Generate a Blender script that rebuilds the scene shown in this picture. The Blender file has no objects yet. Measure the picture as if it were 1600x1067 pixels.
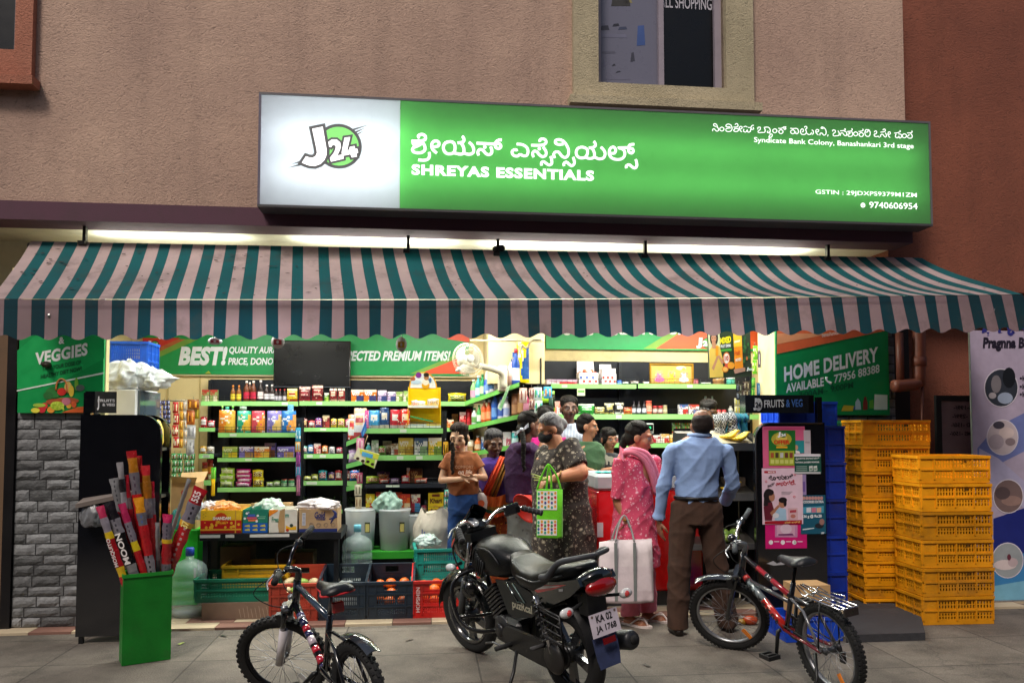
import bpy,bmesh,math,random
import numpy as np
from mathutils import Vector,Matrix,Euler,noise
from mathutils.bvhtree import BVHTree
R=math.radians
random.seed(7)
sc=bpy.context.scene
COL=sc.collection
# camera
F,CX,HZ,H=1230.0,800.0,665.0,1.53
PIT=R(2.7)
CY=HZ-F*math.tan(PIT)
cam=bpy.data.cameras.new('camera');camo=bpy.data.objects.new('camera',cam);COL.objects.link(camo)
cam.lens=36*F/1600;cam.sensor_width=36;cam.sensor_fit='HORIZONTAL'
cam.shift_y=(CY-533.5)/1600;cam.clip_end=500;cam.clip_start=.05
camo.location=(0,0,H);camo.rotation_euler=(math.pi/2+PIT,0,0)
sc.camera=camo
# sky, dusk light, exposure
w=bpy.data.worlds.new('World');sc.world=w;w.use_nodes=True
nt=w.node_tree;bg=nt.nodes['Background']
sky=nt.nodes.new('ShaderNodeTexSky');sky.sky_type='NISHITA';sky.sun_disc=False
SUN_EL,SUN_AZ=R(50),R(205)
sky.sun_elevation=SUN_EL;sky.sun_rotation=SUN_AZ
sky.air_density=1.0;sky.dust_density=3.0;sky.ozone_density=0.6
nt.links.new(sky.outputs[0],bg.inputs[0]);bg.inputs[1].default_value=0.085
sun=bpy.data.lights.new('sun','SUN');suno=bpy.data.objects.new('sun',sun);COL.objects.link(suno)
sun.energy=2.2;sun.angle=R(14);sun.color=(1,.9,.81)
sdir=Vector((math.sin(SUN_AZ)*math.cos(SUN_EL),math.cos(SUN_AZ)*math.cos(SUN_EL),math.sin(SUN_EL)))
suno.rotation_euler=sdir.to_track_quat('Z','Y').to_euler()
sc.view_settings.view_transform='Standard';sc.view_settings.look='None'
sc.view_settings.exposure=0.0;sc.view_settings.gamma=1.0
sc.cycles.max_bounces=8;sc.cycles.transparent_max_bounces=12;sc.cycles.caustics_reflective=False
sc.cycles.caustics_refractive=False;sc.cycles.sample_clamp_indirect=4.0
# geometry of the place
PHI=math.atan(.108);Y0=6.385
E1=Vector((math.cos(PHI),math.sin(PHI),0));E2=Vector((-math.sin(PHI),math.cos(PHI),0))
O0=Vector((0,Y0,0))
def BW(u,v,z=0):return O0+E1*u+E2*v+Vector((0,0,z))
def ray(px,py):
 x=(px-CX)/F;y=(CY-py)/F;c,s=math.cos(PIT),math.sin(PIT)
 return Vector((x,c-y*s,s+y*c))
EYE=Vector((0,0,H))
def W(px,py,Y):
 d=ray(px,py);return EYE+d*(Y/d.y)
def G(px,py,z=0):
 d=ray(px,py);return EYE+d*((z-H)/d.z)
def BP(px,py,v):
 d=ray(px,py);t=(v-(EYE-O0).dot(E2))/d.dot(E2);p=EYE+d*t-O0
 return p.dot(E1),p.z
def UV(p):
 q=p-O0;return q.dot(E1),q.dot(E2),q.z
def S(r,g,b):
 f=lambda c:(c/12.92 if c<=.04045 else((c+.055)/1.055)**2.4)
 return(f(r/255),f(g/255),f(b/255))
def hx(s):return S(int(s[0:2],16),int(s[2:4],16),int(s[4:6],16))
def col(c):return hx(c) if isinstance(c,str) else c
# materials
MATS={}
def mk(key,rough=.5,metal=0.,var=.12,vs=9.,bump=0.,bs=60.,spec=.5,coat=0.,trans=0.,alpha=1.,sss=0.,emit=0.,transl=0.,sheen=0.,detail=4.,grime=0.,fade=0.):
 m=bpy.data.materials.new(key);m.use_nodes=True
 n=m.node_tree.nodes;L=m.node_tree.links;p=n['Principled BSDF']
 a=n.new('ShaderNodeAttribute');a.attribute_name='Col'
 tc=n.new('ShaderNodeTexCoord')
 ns=n.new('ShaderNodeTexNoise');ns.inputs['Scale'].default_value=vs;ns.inputs['Detail'].default_value=detail
 oi=n.new('ShaderNodeObjectInfo');va=n.new('ShaderNodeVectorMath');va.operation='ADD';ms_=n.new('ShaderNodeMath');ms_.operation='MULTIPLY';ms_.inputs[1].default_value=37;L.new(oi.outputs['Random'],ms_.inputs[0]);L.new(tc.outputs['Object'],va.inputs[0]);L.new(ms_.outputs[0],va.inputs[1]);OV=va.outputs[0]
 L.new(OV,ns.inputs['Vector'])
 mr=n.new('ShaderNodeMapRange');mr.inputs[1].default_value=.25;mr.inputs[2].default_value=.75
 mr.inputs[3].default_value=1-var;mr.inputs[4].default_value=1+var*.6
 L.new(ns.outputs[0],mr.inputs[0])
 mx=n.new('ShaderNodeVectorMath');mx.operation='SCALE'
 L.new(a.outputs['Color'],mx.inputs[0]);L.new(mr.outputs[0],mx.inputs['Scale'])
 out=mx.outputs[0]
 if fade:
  fr=n.new('ShaderNodeMapRange');fr.inputs[3].default_value=1-fade;fr.inputs[4].default_value=1.08;L.new(oi.outputs['Random'],fr.inputs[0]);fv=n.new('ShaderNodeVectorMath');fv.operation='SCALE';L.new(out,fv.inputs[0]);L.new(fr.outputs[0],fv.inputs['Scale']);out=fv.outputs[0]
 if grime:
  g=n.new('ShaderNodeTexNoise');g.inputs['Scale'].default_value=3.1;g.inputs['Detail'].default_value=8;g.inputs['Roughness'].default_value=.7
  L.new(OV,g.inputs['Vector'])
  gr=n.new('ShaderNodeMapRange');gr.inputs[1].default_value=.52;gr.inputs[2].default_value=.72;gr.inputs[4].default_value=grime
  L.new(g.outputs[0],gr.inputs[0])
  gm=n.new('ShaderNodeMixRGB');gm.inputs[2].default_value=(.05,.04,.03,1)
  L.new(gr.outputs[0],gm.inputs[0]);L.new(out,gm.inputs[1]);out=gm.outputs[0]
 L.new(out,p.inputs['Base Color'])
 rr=n.new('ShaderNodeMapRange');rr.inputs[3].default_value=max(.02,rough-.08);rr.inputs[4].default_value=min(1,rough+.1)
 L.new(ns.outputs[0],rr.inputs[0]);L.new(rr.outputs[0],p.inputs['Roughness'])
 p.inputs['Metallic'].default_value=metal
 p.inputs['Specular IOR Level'].default_value=spec
 p.inputs['Coat Weight'].default_value=coat
 if coat:p.inputs['Coat Roughness'].default_value=.08
 p.inputs['Transmission Weight'].default_value=trans
 p.inputs['Alpha'].default_value=alpha
 if sheen:p.inputs['Sheen Weight'].default_value=sheen
 if sss:
  p.inputs['Subsurface Weight'].default_value=sss;p.inputs['Subsurface Scale'].default_value=.02
 if emit:
  L.new(a.outputs['Color'],p.inputs['Emission Color']);p.inputs['Emission Strength'].default_value=emit
 if bump:
  b2=n.new('ShaderNodeTexNoise');b2.inputs['Scale'].default_value=bs;b2.inputs['Detail'].default_value=6
  L.new(OV,b2.inputs['Vector'])
  bp=n.new('ShaderNodeBump');bp.inputs['Strength'].default_value=bump;bp.inputs['Distance'].default_value=.01
  L.new(b2.outputs[0],bp.inputs['Height']);L.new(bp.outputs[0],p.inputs['Normal'])
 if transl:
  t=n.new('ShaderNodeBsdfTranslucent');L.new(out,t.inputs[0])
  ms=n.new('ShaderNodeMixShader');ms.inputs[0].default_value=transl
  L.new(p.outputs[0],ms.inputs[1]);L.new(t.outputs[0],ms.inputs[2])
  L.new(ms.outputs[0],n['Material Output'].inputs[0])
 MATS[key]=m
 return m
mk('paint',.5,var=.1,bump=.08,bs=40)
mk('wallpaint',.8,var=.12,vs=3,bump=.15,bs=90,grime=.25)
mk('plastic',.38,var=.14,vs=5,bump=.05,bs=30,grime=.12)
mk('crate',.45,var=.25,vs=7,bump=.12,bs=45,grime=.45,fade=.3)
mk('print',.42,var=.1,vs=14,bump=.06,bs=25)
mk('foil',.24,var=.16,vs=30,bump=.55,bs=22,spec=.7)
mk('card',.7,var=.14,vs=16,bump=.08,bs=40)
mk('steel',.35,metal=.85,var=.15,vs=14)
mk('chrome',.14,metal=1.,var=.1)
mk('blackmetal',.38,metal=.25,var=.25,vs=8,bump=.08,bs=50)
mk('gloss',.14,var=.06,coat=.8,spec=.6)
mk('rubber',.75,var=.3,vs=25,bump=.25,bs=90)
mk('leather',.3,var=.2,vs=10,bump=.2,bs=160,spec=.32)
mk('cloth',.9,var=.2,vs=11,bump=.5,bs=28,sheen=.15)
mk('weave',.8,var=.16,vs=9,bump=.45,bs=20)
mk('skin',.5,var=.1,vs=22,bump=.08,bs=130,sss=.06)
mk('hair',.48,var=.3,vs=60,bump=.3,bs=110,spec=.1)
mk('fruit',.35,var=.2,vs=16,bump=.1,bs=80)
mk('clear',.16,var=.03,alpha=.3,spec=.6,bump=.2,bs=12)
mk('clear2',.3,var=.05,alpha=.62,bump=.2,bs=14)
mk('bucket',.3,var=.04,alpha=.72,transl=.45)
mk('glass',.06,var=.02,spec=.8)
mk('tvscreen',.28,var=.02,spec=.35)
mk('lamp',.4,emit=14.)
mk('lit',.5,emit=1.15)
mk('screen',.4,emit=2.2)
mk('signface',.3,var=.03,transl=.75,coat=.2)
mk('fabric',.85,var=.16,vs=4,transl=.32,bump=.12,bs=35,grime=.5)
# mesh builder
ORG={}
TXT={}
def text_geo(s):
 if s in TXT:return TXT[s]
 c=bpy.data.curves.new('t','FONT');c.body=s[0];c.size=1;c.offset=s[1];c.space_character=s[2];c.resolution_u=3
 o=bpy.data.objects.new('t',c);me=o.to_mesh()
 v=[(p.co.x,p.co.y) for p in me.vertices];f=[tuple(q.vertices) for q in me.polygons]
 o.to_mesh_clear();bpy.data.objects.remove(o);bpy.data.curves.remove(c)
 TXT[s]=(v,f);return TXT[s]
def smooth(pts,k=4,closed=False):
 P=[Vector(p) for p in pts];n=len(P)
 if n<3:return P
 out=[]
 for i in range(n if closed else n-1):
  g=lambda j:P[j%n] if closed else P[max(0,min(n-1,j))]
  p0,p1,p2,p3=g(i-1),g(i),g(i+1),g(i+2)
  for j in range(k):
   t=j/k
   out.append(.5*((2*p1)+(p2-p0)*t+(2*p0-5*p1+4*p2-p3)*t*t+(3*p1-p0-3*p2+p3)*t**3))
 if not closed:out.append(P[-1])
 return out
def offset_poly(pts,d):
 n=len(pts);A=sum(pts[i][0]*pts[(i+1)%n][1]-pts[(i+1)%n][0]*pts[i][1] for i in range(n));sg=1 if A>0 else-1
 out=[]
 for i in range(n):
  a,b,c=Vector(pts[i-1]),Vector(pts[i]),Vector(pts[(i+1)%n])
  e1=(b-a).normalized();e2=(c-b).normalized()
  n1=Vector((e1.y,-e1.x))*sg;n2=Vector((e2.y,-e2.x))*sg
  m=(n1+n2);m=m.normalized() if m.length>1e-6 else n1
  out.append(tuple(b+m*d/max(.45,m.dot(n1))))
 return out
class MB:
 def __init__(s,M=None):
  s.v=[];s.f=[];s.c=[];s.k=[];s.sm=[];s.M=M
 def add(s,v,f,c,k='paint',sm=False):
  b=len(s.v)
  if s.M is not None:v=[s.M@Vector(p) for p in v]
  s.v.extend([tuple(p) for p in v])
  multi=isinstance(c,list)
  for i,q in enumerate(f):
   s.f.append(tuple(j+b for j in q));s.c.append(col(c[i]) if multi else c if not isinstance(c,str) else hx(c));s.k.append(k);s.sm.append(sm)
  return s
 def box(s,x0,x1,y0,y1,z0,z1,c,k='paint',rot=None,bev=0.):
  if bev:
   b=bev;X=[x0,x0+b,x1-b,x1];Y=[y0,y0+b,y1-b,y1];Z=[z0,z0+b,z1-b,z1]
   v=[]
   for i in(1,2):
    for j in(1,2):
     for l in(1,2):
      v+=[(X[0 if i==1 else 3],Y[j],Z[l]),(X[i],Y[0 if j==1 else 3],Z[l]),(X[i],Y[j],Z[0 if l==1 else 3])]
   bm=bmesh.new();[bm.verts.new(p) for p in v]
   r=bmesh.ops.convex_hull(bm,input=bm.verts[:]);bm.verts.index_update()
   f=[tuple(q.index for q in fc.verts) for fc in bm.faces];v=[tuple(q.co) for q in bm.verts];bm.free()
  else:
   v=[(x0,y0,z0),(x1,y0,z0),(x1,y1,z0),(x0,y1,z0),(x0,y0,z1),(x1,y0,z1),(x1,y1,z1),(x0,y1,z1)]
   f=[(0,3,2,1),(4,5,6,7),(0,1,5,4),(1,2,6,5),(2,3,7,6),(3,0,4,7)]
  if rot is not None:v=[rot@Vector(p) for p in v]
  return s.add(v,f,c,k)
 def bar(s,a,b,w,h,c,k='paint',up=(0,0,1)):
  a=Vector(a);b=Vector(b);d=(b-a).normalized();u=Vector(up)
  x=d.cross(u);x=x.normalized() if x.length>1e-5 else Vector((1,0,0));y=x.cross(d)
  v=[p+x*w/2*i+y*h/2*j for p in(a,b) for i,j in((-1,-1),(1,-1),(1,1),(-1,1))]
  return s.add(v,[(3,2,1,0),(4,5,6,7),(0,1,5,4),(1,2,6,5),(2,3,7,6),(3,0,4,7)],c,k)
 def tube(s,pts,r,c,k='paint',n=8,closed=False,sub=0,flat=None):
  P=[Vector(p) for p in pts]
  rr=list(r) if hasattr(r,'__len__') else[r]*len(P)
  if sub:
   m=len(P);Q=smooth(P,sub,closed)
   if hasattr(r,'__len__'):rr=[rr[min(m-1,i//sub)]*(1-(i%sub)/sub)+rr[min(m-1,i//sub+1)]*((i%sub)/sub) for i in range(len(Q))]
   else:rr=[rr[0]]*len(Q)
   P=Q
  N=len(P);v=[];f=[]
  t0=(P[1]-P[0]).normalized();ref=Vector((0,0,1)) if abs(t0.z)<.9 else Vector((1,0,0))
  x=t0.cross(ref).normalized()
  for i in range(N):
   a=P[i-1] if(i>0 or closed) else P[i];b=P[(i+1)%N] if(i<N-1 or closed) else P[i]
   t=(b-a);t=t.normalized() if t.length>1e-9 else t0
   x=x-t*x.dot(t);x=x.normalized() if x.length>1e-6 else t.orthogonal().normalized();y=t.cross(x)
   for j in range(n):
    A=2*math.pi*j/n
    q=x*math.cos(A)*rr[i]+y*math.sin(A)*rr[i]
    if flat is not None:q=Vector((q.x*flat[0],q.y*flat[1],q.z*flat[2]))
    v.append(P[i]+q)
  for i in range(N if closed else N-1):
   for j in range(n):
    f.append((i*n+j,i*n+(j+1)%n,((i+1)%N)*n+(j+1)%n,((i+1)%N)*n+j))
  if not closed:f.append(tuple(range(n))[::-1]);f.append(tuple((N-1)*n+j for j in range(n)))
  return s.add(v,f,c,k,True)
 def lathe(s,prof,c,k='paint',n=20,M=None,a0=0,a1=2*math.pi,cap=True,sx=1,sy=1,sm=True):
  v=[];f=[];full=abs(a1-a0-2*math.pi)<1e-6;m=n if full else n+1
  for r,z in prof:
   for j in range(m):
    A=a0+(a1-a0)*j/n;p=Vector((r*math.cos(A)*sx,r*math.sin(A)*sy,z));v.append(M@p if M else p)
  cs=[]
  for i in range(len(prof)-1):
   for j in range(n):
    f.append((i*m+j,i*m+(j+1)%m,(i+1)*m+(j+1)%m,(i+1)*m+j));cs.append(c[i] if isinstance(c,list) else c)
  if cap and full:
   if prof[0][0]>1e-6:f.append(tuple(range(m))[::-1]);cs.append(c[0] if isinstance(c,list) else c)
   if prof[-1][0]>1e-6:f.append(tuple((len(prof)-1)*m+j for j in range(m)));cs.append(c[-1] if isinstance(c,list) else c)
  return s.add(v,f,cs,k,sm)
 def ell(s,p,r,c,k='paint',n=12,M=None,jit=0.):
  r=r if hasattr(r,'__len__') else(r,r,r);p=Vector(p);v=[];f=[];m=max(4,n//2)
  for i in range(m+1):
   th=math.pi*i/m
   for j in range(n):
    A=2*math.pi*j/n;q=Vector((r[0]*math.sin(th)*math.cos(A),r[1]*math.sin(th)*math.sin(A),r[2]*math.cos(th)))
    if jit:q*=1+random.uniform(-jit,jit)*(0<i<m)
    v.append(p+(M@q if M else q))
  for i in range(m):
   for j in range(n):f.append((i*n+j,(i+1)*n+j,(i+1)*n+(j+1)%n,i*n+(j+1)%n))
  return s.add(v,f,c,k,True)
 def prism(s,pts,y0,y1,c,k='paint',side=None):
  n=len(pts);v=[(p[0],y0,p[1]) for p in pts]+[(p[0],y1,p[1]) for p in pts]
  f=[tuple(range(n)),tuple(range(2*n-1,n-1,-1))]+[((i+1)%n,i,n+i,n+(i+1)%n) for i in range(n)]
  return s.add(v,f,[c,c]+[side or c]*n,k)
 def flat(s,pts,y,c,k='print'):
  return s.add([(p[0],y,p[1]) for p in pts],[tuple(range(len(pts)))],c,k)
 def rect(s,x0,x1,z0,z1,y,c,k='print'):
  return s.flat([(x0,z0),(x1,z0),(x1,z1),(x0,z1)],y,c,k)
 def disc(s,x,z,r,y,c,k='print',n=20,rz=None):
  return s.flat([(x+r*math.cos(2*math.pi*i/n),z+(rz or r)*math.sin(2*math.pi*i/n)) for i in range(n)],y,c,k)
 def loft(s,rings,c,k='cloth',cap=True,sm=True):
  n=len(rings[0]);v=[p for r in rings for p in r];f=[];cs=[]
  for i in range(len(rings)-1):
   for j in range(n):f.append((i*n+j,i*n+(j+1)%n,(i+1)*n+(j+1)%n,(i+1)*n+j));cs.append(c[i] if isinstance(c,list) else c)
  if cap:f+=[tuple(range(n))[::-1],tuple((len(rings)-1)*n+j for j in range(n))];cs+=[c[0] if isinstance(c,list) else c,c[-1] if isinstance(c,list) else c]
  return s.add(v,f,cs,k,sm)
 def grid(s,fn,nu,nv,c,k='cloth',sm=True):
  v=[fn(i/nu,j/nv) for j in range(nv+1) for i in range(nu+1)];f=[];cs=[]
  for j in range(nv):
   for i in range(nu):
    a=j*(nu+1)+i;f.append((a,a+1,a+nu+2,a+nu+1));cs.append(c((i+.5)/nu,(j+.5)/nv) if callable(c) else c)
  return s.add(v,f,cs,k,sm)
 def text(s,t,x0,z0,x1,z1,y,c,k='print',bold=.0,shear=0.,sp=1.,mirror=False,dz=0.):
  v,f=text_geo((t,bold,sp))
  if not v:return s
  X=[p[0] for p in v];Z=[p[1] for p in v];a,b,d,e=min(X),max(X),min(Z),max(Z)
  out=[]
  for p in v:
   i=(p[0]-a)/(b-a or 1);j=(p[1]-d)/(e-d or 1)
   if mirror:i=1-i
   out.append((x0+i*(x1-x0)+shear*(j-.5)*(z1-z0),y,z0+j*(z1-z0)+i*dz))
  return s.add(out,f,c,k)
 def join(s,o):
  b=len(s.v);s.v+=o.v;s.f+=[tuple(j+b for j in q) for q in o.f];s.c+=o.c;s.k+=o.k;s.sm+=o.sm;return s
 def mesh(s,name,o=(0,0,0)):
  me=bpy.data.meshes.new(name)
  me.from_pydata([(p[0]-o[0],p[1]-o[1],p[2]-o[2]) for p in s.v],[],s.f)
  keys=sorted(set(s.k));idx={k:i for i,k in enumerate(keys)}
  for k in keys:me.materials.append(MATS[k])
  me.polygons.foreach_set('material_index',[idx[k] for k in s.k]);me.polygons.foreach_set('use_smooth',s.sm)
  at=me.color_attributes.new('Col','FLOAT_COLOR','CORNER');buf=[]
  for q,c in zip(s.f,s.c):buf.extend((c[0],c[1],c[2],1.)*len(q))
  at.data.foreach_set('color',buf);me.update();return me
 def build(s,name,parent=None,o=None,label=None):
  if o is None:o=ORG.get(parent.name,(0,0,0)) if parent else(0,0,0)
  ob=bpy.data.objects.new(name,s.mesh(name,o));COL.objects.link(ob)
  if parent:ob.parent=parent
  if label:ob['label']=label
  ORG[ob.name]=o;return ob
def tag(o,label=None,cat=None,group=None,kind=None):
 for k,x in(('label',label),('category',cat),('group',group),('kind',kind)):
  if x:o[k]=x
 return o
def thing(name,label,cat,o=None,loc=None,rot=None,group=None):
 e=bpy.data.objects.new(name,None);COL.objects.link(e);e.empty_display_size=.1
 if o is not None:e.location=BW(*o);e.rotation_euler=(0,0,PHI);ORG[e.name]=o
 else:
  e.location=loc;e.rotation_euler=rot if hasattr(rot,'__len__') else(0,0,rot or 0);ORG[e.name]=(0,0,0)
 return tag(e,label,cat,group)
def single(mb,name,label,cat,o=None,loc=None,rot=None,group=None,kind=None):
 ob=mb.build(name,None,o or(0,0,0))
 if o is not None:ob.location=BW(*o);ob.rotation_euler=(0,0,PHI)
 elif loc is not None:ob.location=loc;ob.rotation_euler=rot if hasattr(rot,'__len__') else(0,0,rot or 0)
 return tag(ob,label,cat,group,kind)
def struct(mb,name,o=(0,0,0)):
 ob=mb.build(name,None,o);ob.location=BW(*o);ob.rotation_euler=(0,0,PHI);ob['kind']='structure';return ob
def dup(root,loc=None,rot=None,label=None,o=None):
 r=root.copy();COL.objects.link(r);ORG[r.name]=ORG.get(root.name,(0,0,0))
 if o is not None:r.location=BW(*o)
 elif loc is not None:r.location=loc
 if rot is not None:r.rotation_euler=rot if hasattr(rot,'__len__') else(0,0,rot)
 if label:r['label']=label
 for ch in list(root.children):
  c=ch.copy();COL.objects.link(c);c.parent=r
  for g in list(ch.children):
   d=g.copy();COL.objects.link(d);d.parent=c
 return r
def lamp(name,parent,loc,size,energy,color,rot=(0,0,0),spread=180):
 l=bpy.data.lights.new(name,'AREA');l.shape='RECTANGLE';l.size,l.size_y=size;l.energy=energy;l.color=color;l.spread=R(spread)
 o=bpy.data.objects.new(name,l);COL.objects.link(o);o.parent=parent;o.location=loc;o.rotation_euler=rot;return o
 # ground
def procmat(name,fn):
 m=bpy.data.materials.new(name);m.use_nodes=True;MATS[name]=m
 fn(m.node_tree,m.node_tree.nodes,m.node_tree.links,m.node_tree.nodes['Principled BSDF']);return m
def _pave(nt,n,L,p):
 tc=n.new('ShaderNodeTexCoord')
 br=n.new('ShaderNodeTexBrick');br.inputs['Scale'].default_value=1;br.inputs['Brick Width'].default_value=.92;br.inputs['Row Height'].default_value=.62
 br.inputs['Mortar Size'].default_value=.006;br.inputs['Mortar Smooth'].default_value=.3;br.offset=.0
 br.inputs[1].default_value=(.172,.15,.123,1);br.inputs[2].default_value=(.138,.12,.1,1);br.inputs[3].default_value=(.075,.066,.055,1)
 mp=n.new('ShaderNodeMapping');mp.inputs['Location'].default_value=(.35,.33,0);L.new(tc.outputs['Object'],mp.inputs[0]);L.new(mp.outputs[0],br.inputs[0])
 n1=n.new('ShaderNodeTexNoise');n1.inputs['Scale'].default_value=2.2;n1.inputs['Detail'].default_value=9;n1.inputs['Roughness'].default_value=.65;L.new(tc.outputs['Object'],n1.inputs[0])
 n2=n.new('ShaderNodeTexNoise');n2.inputs['Scale'].default_value=110;n2.inputs['Detail'].default_value=3;L.new(tc.outputs['Object'],n2.inputs[0])
 r1=n.new('ShaderNodeMapRange');r1.inputs[1].default_value=.3;r1.inputs[2].default_value=.7;r1.inputs[3].default_value=.5;r1.inputs[4].default_value=1.3;L.new(n1.outputs[0],r1.inputs[0])
 r2=n.new('ShaderNodeMapRange');r2.inputs[1].default_value=.35;r2.inputs[2].default_value=.7;r2.inputs[3].default_value=.75;r2.inputs[4].default_value=1.2;L.new(n2.outputs[0],r2.inputs[0])
 mu=n.new('ShaderNodeMath');mu.operation='MULTIPLY';L.new(r1.outputs[0],mu.inputs[0]);L.new(r2.outputs[0],mu.inputs[1])
 vm=n.new('ShaderNodeVectorMath');vm.operation='SCALE';L.new(br.outputs[0],vm.inputs[0]);L.new(mu.outputs[0],vm.inputs['Scale'])
 vo=n.new('ShaderNodeTexVoronoi');vo.feature='DISTANCE_TO_EDGE';vo.inputs['Scale'].default_value=.55
 wn=n.new('ShaderNodeVectorMath');wn.operation='MULTIPLY_ADD';wn.inputs[1].default_value=(.5,.5,.5);L.new(n1.outputs[1],wn.inputs[0]);L.new(tc.outputs['Object'],wn.inputs[2]);L.new(wn.outputs[0],vo.inputs[0])
 cr=n.new('ShaderNodeMapRange');cr.inputs[1].default_value=0;cr.inputs[2].default_value=.005;cr.inputs[3].default_value=.3;cr.inputs[4].default_value=0;L.new(vo.outputs[0],cr.inputs[0])
 mx=n.new('ShaderNodeMixRGB');mx.inputs[2].default_value=(.03,.028,.025,1);L.new(cr.outputs[0],mx.inputs[0]);L.new(vm.outputs[0],mx.inputs[1])
 L.new(mx.outputs[0],p.inputs['Base Color']);p.inputs['Roughness'].default_value=.78
 bp=n.new('ShaderNodeBump');bp.inputs['Strength'].default_value=.55;bp.inputs['Distance'].default_value=.012
 hm=n.new('ShaderNodeMath');hm.operation='MULTIPLY_ADD';hm.inputs[1].default_value=-.8;L.new(br.outputs[1],hm.inputs[0]);L.new(n2.outputs[0],hm.inputs[2])
 hn=n.new('ShaderNodeMath');hn.operation='SUBTRACT';L.new(hm.outputs[0],hn.inputs[0]);L.new(cr.outputs[0],hn.inputs[1])
 L.new(hn.outputs[0],bp.inputs['Height']);L.new(bp.outputs[0],p.inputs['Normal'])
procmat('pavement_concrete',_pave)
b=MB();b.add([(-60,-60,0),(60,-60,0),(60,60,0),(-60,60,0)],[(0,1,2,3)],(.18,.17,.15),'pavement_concrete');struct(b,'ground')
b=MB();x=-4.6;i=0
while x<4.35:
 wd=.3 if i%2 else .36;b.box(x,min(4.35,x+wd-.004),-.16,.0,-.05,.018,('B9A98E','7D5A4E')[i%2],'wallpaint')
 b.box(x+.1,min(4.35,x+wd+.096),0.004,.16,-.05,.0185,('7D5A4E','B9A98E')[i%2],'wallpaint');x+=wd;i+=1
struct(b,'floor_tiles')
b=MB();b.box(-4.6,4.35,.164,3.2,-.05,.02,'8C8374','wallpaint');struct(b,'floor')
# shop building
def _stucco(cA,cB):
 def fn(nt,n,L,p):
  tc=n.new('ShaderNodeTexCoord')
  n1=n.new('ShaderNodeTexNoise');n1.inputs['Scale'].default_value=1.1;n1.inputs['Detail'].default_value=6;L.new(tc.outputs['Object'],n1.inputs[0])
  mp=n.new('ShaderNodeMapping');mp.inputs['Scale'].default_value=(26,26,38);L.new(tc.outputs['Object'],mp.inputs[0])
  n2=n.new('ShaderNodeTexNoise');n2.inputs['Scale'].default_value=1;n2.inputs['Detail'].default_value=5;n2.inputs['Roughness'].default_value=.6;n2.inputs['Distortion'].default_value=2.2;L.new(mp.outputs[0],n2.inputs[0])
  mx=n.new('ShaderNodeMixRGB');mx.inputs[1].default_value=(*cA,1);mx.inputs[2].default_value=(*cB,1)
  r1=n.new('ShaderNodeMapRange');r1.inputs[1].default_value=.35;r1.inputs[2].default_value=.65;L.new(n1.outputs[0],r1.inputs[0]);L.new(r1.outputs[0],mx.inputs[0])
  m3=n.new('ShaderNodeMapping');m3.inputs['Scale'].default_value=(5,5,.55);L.new(tc.outputs['Object'],m3.inputs[0]);n3=n.new('ShaderNodeTexNoise');n3.inputs['Scale'].default_value=1;n3.inputs['Detail'].default_value=7;L.new(m3.outputs[0],n3.inputs[0]);r3=n.new('ShaderNodeMapRange');r3.inputs[1].default_value=.5;r3.inputs[2].default_value=.75;r3.inputs[3].default_value=1;r3.inputs[4].default_value=.86;L.new(n3.outputs[0],r3.inputs[0])
  v3=n.new('ShaderNodeVectorMath');v3.operation='SCALE';L.new(mx.outputs[0],v3.inputs[0]);L.new(r3.outputs[0],v3.inputs['Scale'])
  r2=n.new('ShaderNodeMapRange');r2.inputs[1].default_value=.3;r2.inputs[2].default_value=.46;r2.inputs[3].default_value=.58;r2.inputs[4].default_value=1;L.new(n2.outputs[0],r2.inputs[0])
  vm=n.new('ShaderNodeVectorMath');vm.operation='SCALE';L.new(v3.outputs[0],vm.inputs[0]);L.new(r2.outputs[0],vm.inputs['Scale']);L.new(vm.outputs[0],p.inputs['Base Color'])
  p.inputs['Roughness'].default_value=.85
  bp=n.new('ShaderNodeBump');bp.inputs['Strength'].default_value=.7;bp.inputs['Distance'].default_value=.02;L.new(n2.outputs[0],bp.inputs['Height']);L.new(bp.outputs[0],p.inputs['Normal'])
 return fn
procmat('stucco',_stucco(S(202,170,149),S(178,148,131)))
procmat('stucco_orange',_stucco(S(190,128,102),S(172,108,84)))
procmat('stucco_pale',_stucco(S(198,184,152),S(172,160,130)))
procmat('stucco_red',_stucco(S(144,82,60),S(122,68,50)))
bld=thing('shop_building','pinkish plastered shop house with a purple ledge over its open ground floor','building',o=(0,0,0))
WL,WR=BP(0,400,0)[0]-2,3.15
WR=BP(1417,300,0)[0]
zb1=BP(0,312,0)[1];zb0=BP(0,346,0)[1]
ZB1,ZB0=BP(500,329,0)[1],BP(500,357,0)[1]
W2L,_=BP(928,60,.12);W2R,_=BP(1122,60,.12);W2B=BP(1020,147,.12)[1]
L2R=BP(44,60,.1)[0];L2B=BP(20,92,.1)[1]
b=MB();TOP=5.6
def wallbox(u0,u1,z0,z1):b.box(u0,u1,0,.25,z0,z1,(.3,.2,.18),'stucco')
wl1,wl0=L2R,WL
wallbox(WL,L2R,ZB1,L2B);wallbox(L2R,W2L,ZB1,TOP);wallbox(W2L,W2R,ZB1,W2B);wallbox(W2R,WR,ZB1,TOP)
b.build('upper_wall',bld)
b=MB();b.box(WL,WR+.02,-.035,.25,ZB0,ZB1,S(88,56,70),'wallpaint');b.build('ledge_band',bld)
SOF=ZB0+.012
b=MB();b.box(WL,WR,.25,.78,SOF,SOF+.12,S(228,222,200),'wallpaint');b.build('soffit',bld)
b=MB();b.box(WL,4.3,.78,.95,2.62,SOF+.12,S(224,216,190),'wallpaint');b.build('beam',bld)
b=MB();b.box(WL,4.3,.95,3.2,2.75,2.85,S(226,220,200),'wallpaint');b.build('ceiling',bld)
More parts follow.
